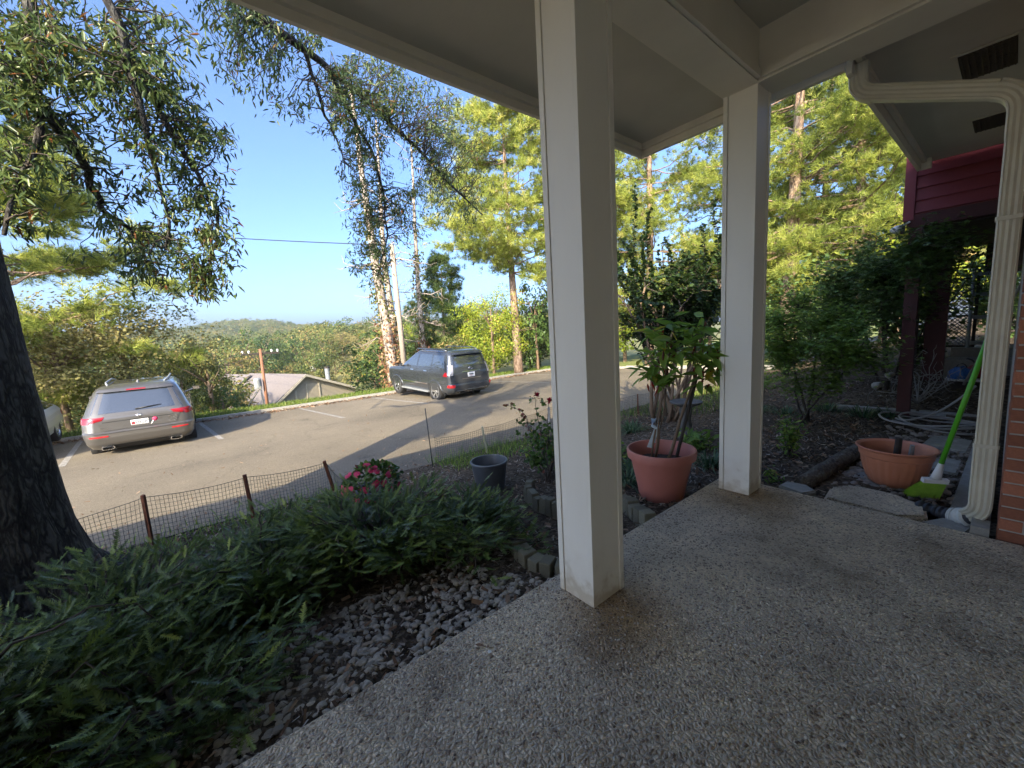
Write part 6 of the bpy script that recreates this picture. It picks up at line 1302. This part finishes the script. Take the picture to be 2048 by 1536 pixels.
# ------------------------------------------------------------------ stones, chips, leaves
def stone_mesh(seed, name='stone'):
    g = np.random.default_rng(seed); bm = bmesh.new(); bmesh.ops.create_icosphere(bm, subdivisions=2, radius=1); f = g.normal(size=(9, 3)); f = vnorm(f); c = g.uniform(.62, .95, 9)
    for v in bm.verts:
        p = np.array(v.co[:]); 
        for d, k in zip(f, c):
            q = p @ d
            if q > k: p = p - d * (q - k) * .9
        v.co = p * (1, .78, .55)
    me = bpy.data.meshes.new(name); bm.to_mesh(me); bm.free(); me.shade_smooth(); me.set_sharp_from_angle(angle=R(38)); return me
SM = [stone_mesh(s) for s in range(7)]
def tmpl(me): V = np.array([v.co[:] for v in me.vertices]); return (V, [], np.array([p.vertices[:] for p in me.polygons]))
def scatter_stones(parent, o, n, fn, mat, rmin, rmax, nind):
    MS = [m.copy() for m in SM]
    for m in MS: m.materials.clear(); m.materials.append(M[mat])
    pts = [fn() for _ in range(n)]; pts.sort(key=lambda p: math.hypot(p[0], p[1])); rest = []
    for k, (x, y) in enumerate(pts):
        r = rng.uniform(rmin, rmax); z = ground_z(x, y) + r * .16
        if k < nind:
            s = put('stone', MS[rng.integers(0, 7)], None, parent, np.array([x, y, z]) - o, (rng.normal() * .35, rng.normal() * .35, rng.uniform(0, 6.28))); s.scale = (r, r * rng.uniform(.8, 1.1), r * rng.uniform(.75, 1.1))
        else: rest.append((x, y, z, r))
    if rest:
        a = np.array(rest); mb = MB()
        for j in range(7):
            q = a[j::7]; mb.stamp(tmpl(SM[j]), q[:, :3] - o, frames(np.c_[rng.normal(size=(len(q), 2)), rng.normal(size=len(q)) * .2]), q[:, 3], rng.random(len(q)))
        mb.obj('small_stones', M[mat], parent, sharp=38, kind='stuff')
sb_o = np.array([-2.0, .6, -.14])
sbed = MB().add(np.array([(-1.603, -1.6, ground_z(-1.603, 0) - .012), (-2.35, -1.6, ground_z(-2.35, 0) - .012), (-2.35, 1.6, ground_z(-2.35, 0) - .012), (-1.603, 1.6, ground_z(-1.603, 0) - .012)]) - sb_o, [[0, 3, 2, 1]]).obj('stone_bed', M['earth'], None, sb_o, kind='structure')
def p_white():
    while True:
        y = rng.uniform(-.35, 1.62); x = -1.63 - .85 * rng.random() ** 1.35
        if y > 1.3 and x < -1.63 - (1.62 - y) * 2.2: continue
        if .75 < math.sin(y * 7.1 + x * 5) and rng.random() < .6: continue
        return x, y
scatter_stones(sbed, sb_o, 1150, p_white, 'whitestone', .010, .030, 300)
rbo = np.array([-.5, 5.2, -.1]); rbed = MB().add(np.array([(-.92, 4.4, -.097), (-.02, 4.4, -.097), (-.02, 7.2, -.097), (-.85, 7.2, -.097)]) - rbo, [[0, 1, 2, 3]]).obj('river_stone_bed', M['earth'], None, rbo, kind='structure')
scatter_stones(rbed, rbo, 520, lambda: (rng.uniform(-.92, -.15), rng.uniform(4.25, 7.0)), 'brownstone', .018, .045, 260)
CHIP = (np.array([[-.5, -1, 0], [.5, -.9, .1], [.45, 1, .05], [-.4, .9, .12]]), [[0, 1, 2, 3]], [])
def chips(n, fn, name, mat, l0, l1, wr=(.25, .5), tilt=.35, lift=.012):
    P = np.array([fn() for _ in range(n)]); Z = np.array([ground_z(x, y) for x, y in P]) + lift; a = rng.uniform(0, 6.28, n); D = np.stack([np.cos(a), np.sin(a), rng.normal(size=n) * tilt], 1); L = rng.uniform(l0, l1, n)
    N = np.stack([rng.normal(size=n) * tilt, rng.normal(size=n) * tilt, np.ones(n)], 1); o = np.array([P[:, 0].mean(), P[:, 1].mean(), 0]); return MB().stamp(CHIP, np.c_[P, Z] - o, frames(D, None, N), np.c_[L * rng.uniform(*wr, n), L, L], rng.random(n)).obj(name, M[mat], None, o, kind='stuff')
bedp = lambda: (-1.62 - 4.05 * rng.random() ** 1.25, rng.uniform(-2.2, 9.5))
chips(26000, bedp, 'mulch_chips', 'chips', .008, .028)
chips(9000, lambda: (rng.uniform(-2.2, -.0), rng.uniform(3.78, 9.2)), 'mulch_chips', 'chips', .008, .030)
chips(2600, bedp, 'fallen_leaves', 'dirtleaf', .016, .038, (.4, .8), .5, .02); chips(900, lambda: (rng.uniform(-2.2, -.9), rng.uniform(3.85, 8)), 'fallen_leaves', 'dirtleaf', .016, .036, (.4, .8), .5, .02)
chips(900, lambda: (-5.8 - 11 * rng.random(), rng.uniform(-5, 14)), 'road_litter', 'dirtleaf', .012, .035, (.3, .8), .3, .012); chips(700, lambda: (-5.8 - .9 * rng.random() ** 1.5, rng.uniform(-2, 10)), 'road_litter', 'dirtleaf', .012, .03, (.3, .8), .3, .012)
chips(2600, lambda: (-16.98 + .55 * rng.random() ** 2, rng.uniform(-8, 22)), 'road_litter', 'dirtleaf', .03, .08, (.4, .9), .4, .02)
BLADE = (np.array([[-.5, 0, 0], [.5, 0, 0], [.15, 1, .25]]), [], [[0, 1, 2]])
def blades(n, fn, L, name, mat='grass', w=.03):
    P = np.array([fn() for _ in range(n)]); Z = np.array([ground_z(x, y) for x, y in P]); D = np.stack([rng.normal(size=n) * .35, rng.normal(size=n) * .35, np.ones(n)], 1); l = rng.uniform(.5, 1.2, n) * L; o = np.array([P[:, 0].mean(), P[:, 1].mean(), 0]); return MB().stamp(BLADE, np.c_[P, Z] - o, frames(D, None, rdir(n)), np.c_[l * w / L * .35 + .004, l, l], rng.random(n)).obj(name, M[mat], None, o, kind='stuff')
blades(22000, lambda: (-17.2 - 1.9 * rng.random(), rng.uniform(-7, 24)), .12, 'grass', w=.06)
blades(2600, lambda: (-5.35 - .32 * abs(rng.normal()) * rng.choice([1, -1]), rng.choice([rng.uniform(-1.4, 1.5), rng.uniform(2.7, 7.5), rng.uniform(2.8, 4.4)])), .13, 'grass', 'weed', .02)
blades(3000, lambda: (rng.uniform(-5.6, -3.4), rng.uniform(7.2, 12)), .12, 'grass', w=.03)
n = 170; ex = rng.random(n); xx = np.where(ex < .5, -1.57 + .25 * rng.random(n) ** 2, rng.uniform(-1.5, 1.2, n)); yy = np.where(ex < .5, rng.uniform(-.2, 3.6, n), 3.70 - .5 * rng.random(n) ** 2)
a_ = rng.uniform(0, 6.28, n); MB().stamp(CHIP, np.c_[xx, yy, np.full(n, .006)], frames(np.c_[np.cos(a_), np.sin(a_), rng.normal(size=n) * .15]), np.c_[rng.uniform(.003, .008, n), rng.uniform(.006, .018, n), np.full(n, .012)], rng.random(n)).obj('slab_litter', M['dirtleaf'], None, kind='stuff')
lf = solo(MB().stamp(leaf_t(.38), [(0, 0, .004)], frames(np.array([[.8, .5, .02]])), np.array([.052]), .55), 'fallen_leaf', 'dirtleaf', tuple(grounded(950, 1292)[:2] * 0 + (EYE + (AX.T @ np.array([(950 - 1024) / FPX, -(1291 - 768) / FPX, 1.])) * (-1.45 / (AX.T @ np.array([(950 - 1024) / FPX, -(1291 - 768) / FPX, 1.]))[2]))[:2]) + (.003,), 'single brown fallen leaf on the bare pebbled slab', 'leaf')
pz = (EYE + (AX.T @ np.array([(979 - 1024) / FPX, -(1306 - 768) / FPX, 1.])) * (-1.45 / (AX.T @ np.array([(979 - 1024) / FPX, -(1306 - 768) / FPX, 1.]))[2]))
solo(MB().stamp(PET, [(0, 0, .004)], None, np.array([.011]), .5), 'paint_flake', 'whiteplastic', (pz[0], pz[1], .003), 'tiny white flake beside the brown leaf on the slab', 'flake')

# ------------------------------------------------------------------ broom, hose
bt_, bc_, hb = np.array([-.085, 4.38, 1.27]), np.array([-.29, 4.44, .13]), np.array([-.345, 4.46, .05])
br = thing('broom', 'bright green broom leaning on the downspout with a white collar and lime bristles', 'broom', (-.34, 4.45, -.09)); o_ = np.array([-.34, 4.45, -.09]); ax_ = vnorm(bt_ - bc_)
MB().tube(np.array([bc_ + ax_ * .05, bt_]) - o_, .0165, 12).obj('handle', M['broomgreen'], br); MB().tube(np.array([bc_ - ax_ * .02, bc_ + ax_ * .02, bc_ + ax_ * .11]) - o_, [.034, .028, .0175], 12).obj('socket', M['whiteplastic'], br)
sd_ = vnorm(np.array([.82, .45, .0])); cb = MB(); 
for f, hgt in ((-.02, .02), (-.055, .0)): pass
hd_ = bc_ - ax_ * .03; nrm_ = np.cross(sd_, ax_); Rm = np.stack([sd_, nrm_, ax_], 1); cb.box((-.075, -.022, -.028), (.075, .022, .005), Rm, hd_ - o_); cb.obj('collar', M['whiteplastic'], br, smooth=False)
bs = MB(); n = 900; u = rng.uniform(-1, 1, n); w = rng.uniform(-1, 1, n); P0 = hd_ + sd_ * (u * .07)[:, None] + nrm_ * (w * .018)[:, None] - ax_ * .026; P1 = P0 - ax_ * rng.uniform(.105, .135, n)[:, None] + sd_ * (u * .03 - .05)[:, None] + nrm_ * (w * .02)[:, None]; P1[:, 2] = np.maximum(P1[:, 2], -.085)
V = np.stack([P0 - sd_ * .0018, P0 + sd_ * .0018, P1 + sd_ * .0015, P1 - sd_ * .0015], 1).reshape(-1, 3); j = np.arange(n) * 4; bs.add(V - o_, np.stack([j, j + 1, j + 2, j + 3], -1), tint=.5).obj('bristles', M['bristle'], br, kind='stuff')
hc_ = np.array([-.50, 7.12, -.05]); a = np.linspace(0, 2 * math.pi * 4.6, 220); hr = .27 + .07 * np.sin(a * .37) + .09 * (a / a[-1]); hp_ = np.stack([1.25 * hr * np.cos(a) + .03 * np.sin(a * .5), hr * .8 * np.sin(a), .02 + .020 * (a / 6.28) + .028 * np.sin(2 * a + .11 * a)], 1); up_ = np.linspace(0, 1, 26)[:, None]; tail = hp_[-1] + (np.array([.55, .30, .45]) * up_) + np.array([0, 0, -.1]) * np.sin(up_ * 3.1)
solo(MB().tube(np.concatenate([hp_, tail[1:]]), .0125, 7), 'garden_hose', 'hose', hc_, 'grey garden hose coiled on the stones behind the orange bowl planter', 'hose')
solo(MB().box((-.16, -.05, 0), (.16, .05, .05)), 'dark_block', 'metalgrey', (-.62, 7.55, .0), 'small blue grey brick shaped block on the timber behind the hose', 'block', None, False)

# ------------------------------------------------------------------ red house wing, posts, screen, things on the step
YR = 7.36; rh = thing('red_house', 'dark red lap sided upper storey on posts at the right, above the maple shrub', 'house', (-.9, YR, 0)); o_ = np.array([-.9, YR, 0])
def rpart(name, lo, hi, mat, par=rh): return MB().box(np.array(lo) - o_, np.array(hi) - o_).obj(name, M[mat], par, smooth=False)
rw_ = rpart('wall', (-.93, YR + .03, 2.62), (1.6, YR + 3.4, 3.50), 'redsiding')
for k in range(6):
    z = 2.64 + k * .147; b = MB().add(np.array([(-.868, YR - .004, z), (1.6, YR - .004, z), (1.6, YR + .022, z + .155), (-.868, YR + .022, z + .155), (-.868, YR + .029, z), (1.6, YR + .029, z)]) - o_, [[0, 1, 2, 3], [4, 5, 1, 0]]); b.obj('siding_board', M['redsiding'], rw_, smooth=False)
rpart('corner_board', (-.972, YR - .02, 2.56), (-.87, YR + .028, 3.50), 'redsiding'); rpart('corner_board', (-.972, YR + .0285, 2.56), (-.932, YR + 3.4, 3.50), 'redsiding')
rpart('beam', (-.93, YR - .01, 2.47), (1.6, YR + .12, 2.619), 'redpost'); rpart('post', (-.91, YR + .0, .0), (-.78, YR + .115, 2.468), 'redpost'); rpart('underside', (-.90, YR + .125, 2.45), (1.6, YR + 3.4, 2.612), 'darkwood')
rpart('rear_shade_panel', (-.35, YR + 3.3, 1.95), (1.6, YR + 3.38, 2.448), 'darkwood'); rpart('side_panel', (.05, YR + .13, 0.2), (.12, YR + 3.2, 2.447), 'darkwood')  # rear panel kept dark in place of the shade under the overhang
p0, p1 = at_y(1845, 715, 9.0), at_y(1888, 715, 9.0); rpart('post', (p0[0], 9.0, .3), (p1[0], 9.12, 2.448), 'redpost'); p0 = at_y(1822, 700, 8.9); rpart('post', (p0[0] - .05, 8.95, .2), (p0[0] + .05, 9.05, 2.447), 'darkwood')
rpart('bracket', (-.98, YR - .06, 2.40), (-.94, YR - .02, 2.50), 'darkwood')
fl = thing('floodlight', 'small white floodlight on the red house corner beside the bright pine', 'light', at_y(1800, 458, YR - .03)); MB().tube([(.09, .0, .07), (.02, 0, .03)], .012, 6).obj('arm', M['whiteplastic'], fl); MB().tube([(.03, 0, .035), (-.02, -.02, .01), (-.05, -.04, -.03)], [.02, .04, .055], 12).obj('lamp_head', M['whiteplastic'], fl)
# stone step behind the bare shrub
y_ = 9.2; sA = at_y(1862, 745, y_)
stp_ = MB().box((-.62, 9.15, .30), (.05, 9.75, .62)); solo(stp_, 'stone_step', 'concrete', (0, 0, 0), 'low pale stone step behind the bare shrub under the red house', 'step', None, False)
solo(MB().box((-.60, 9.76, .30), (.05, 10.4, .76)), 'stone_step', 'concrete', (0, 0, 0), 'upper pale stone step at the foot of the lattice screen', 'step', None, False)
# lattice screen and grey ladder frame
ls = np.array([-.60, 10.02, .76]); sc_ = thing('lattice_screen', 'dark framed lattice screen behind the stone step', 'screen', ls); 
for (x0, x1, z0, z1) in ((-.14, -.10, 0, 1.15), (.20, .24, 0, 1.25), (-.099, .199, 0, .03), (-.099, .199, .50, .53), (-.099, .199, 1.1, 1.13)): MB().box((x0, -.02, z0), (x1, .02, z1)).obj('frame_bar', M['darkwood'], sc_, smooth=False)
lt = MB()
for k in range(-12, 24):
    for sg in (1, -1):
        P = np.array([[.0 + k * .06 - .9 * (sg < 0) * 0, 0, 0], [k * .06 + sg * 1.1, 0, 1.1]]); t0 = [0, 1]
        s_ = np.linspace(0, 1, 60); q = P[0] + (P[1] - P[0]) * s_[:, None]; m_in = (q[:, 0] > -.1) & (q[:, 0] < .2)
        if m_in.sum() > 2: w = q[m_in]; lt.tube(np.array([w[0], w[-1]]) + (0, .004 * sg, 0), .006, 4)
lt.obj('lattice', M['greywood'], sc_, kind='stuff')
ld = np.array([-.43, 9.93, .76]); ladder = thing('ladder_frame', 'weathered blue grey wooden ladder frame leaning behind the downspout', 'ladder', ld)
MB().tube([(0, -.06, 0), (.0, .0, 1.28)], .022, 4).obj('rail', M['bluewood'], ladder, smooth=False); MB().tube([(.20, -.06, 0), (.20, .0, 1.28)], .022, 4).obj('rail', M['bluewood'], ladder, smooth=False)
for z in (.05, .46, .82, 1.14): MB().box((.018, -.075 + z * .048, z), (.182, -.03 + z * .048, z + .055)).obj('rung', M['bluewood'], ladder, smooth=False)
solo(MB().tube([(0, 0, 0), (.05, .05, 1.35)], .04, 6), 'fence_post', 'greywood', (-.16, 9.97, .7), 'grey wooden post just right of the ladder frame', 'post', None, False); solo(MB().lathe([(.001, 0), (.03, 0), (.035, .04), (.02, .07), (.03, .11), (.001, .12)], 12), 'hummingbird_feeder', 'redcan', (-.27, 9.88, 2.03), 'small red feeder hanging above the ladder frame', 'feeder')
# blue bag on a white tray, red can, long tool
bg_ = at_y(1925, 758, 8.7); tr = thing('tray', 'white tray on a low support in front of the stone step, carrying the blue bag', 'tray', bg_ - (0, 0, .02)); MB().box((-.17, -.11, 0), (.17, .11, .022)).obj('tray', M['whiteplastic'], tr, smooth=False); MB().box((-.10, -.06, -.20), (.10, .06, -.001)).obj('support', M['darkwood'], tr, smooth=False)
bgm = bmesh.new(); bmesh.ops.create_icosphere(bgm, subdivisions=4, radius=1)
for v in bgm.verts:
    x, y, z = v.co; f = 1 + .13 * math.sin(7 * x + 3 * z) * math.cos(5 * y - 4 * z) + .06 * math.sin(19 * x - 11 * y); v.co = (x * .135 * f * (1 - .35 * max(z, 0)), y * .09 * f, max(z, -.7) * .105 * f + .075)
bme_ = bpy.data.meshes.new('bag'); bgm.to_mesh(bme_); bgm.free(); bme_.shade_smooth(); bag = put('bag', bme_, M['bluebag'], None, bg_ + (-.02, 0, .003)); bag['label'] = 'crumpled blue plastic bag sitting on the white tray'; bag['category'] = 'bag'
hb_ = MB(); a = np.linspace(0, math.pi, 14); hb_.tube(np.stack([.05 * np.cos(a), .02 * np.sin(a), .16 + .06 * np.sin(a)], 1), .006, 5).obj('bag_handle', M['darkwood'], bag)
rc = at_y(1952, 742, 8.85); can = thing('red_can', 'red fuel can behind the tray and the blue bag', 'can', rc - (0, 0, .09)); MB().lathe([(.001, 0), (.09, 0), (.095, .02), (.095, .13), (.06, .17), (.03, .18), (.03, .2), (.001, .2)], 20).obj('can_body', M['redcan'], can); MB().tube([(0, 0, .19), (-.05, 0, .25), (-.10, 0, .27)], .012, 6).obj('spout', M['black'], can)
t0, t1 = at_y(1935, 735, 8.6), at_y(1992, 645, 8.3); solo(MB().tube(np.array([t0 - (.02, 0, .25), t1 + (t1 - t0)]) - t0, .016, 7), 'tool_handle', 'greywood', t0, 'long grey tool handle slanting up from the tray to behind the downspout', 'tool')
for (x, y, r, lb) in ((1780, 745, .10, 'pale rock left of the bare shrub'), (1755, 765, .12, 'grey rock under the maple shrub tips'), (1890, 712, .08, 'rounded pale rock on the upper step')):
    p = at_y(x, y, 8.4 if x < 1850 else 9.9); s = put('rock', SM[3].copy(), M['flagstone'], None, p - (0, 0, r * .4), (0, .2, x)); s.scale = (r, r * .8, r); s['label'] = lb; s['category'] = 'rock'
# ------------------------------------------------------------------ haze over the valley
hz = MB().box((-620, -420, -16.5), (60, 460, 46)).mesh('haze', smooth=False)
hm = bpy.data.materials.new('haze_air'); hm.use_nodes = True; ht = hm.node_tree; ht.nodes.clear()
hv = ht.nodes.new('ShaderNodeVolumePrincipled'); hv.inputs['Color'].default_value = (.86, .91, 1, 1); hv.inputs['Density'].default_value = .00042; hv.inputs['Anisotropy'].default_value = .2
ho = ht.nodes.new('ShaderNodeOutputMaterial'); ht.links.new(hv.outputs[0], ho.inputs['Volume'])
put('haze', hz, hm, None, kind='stuff')
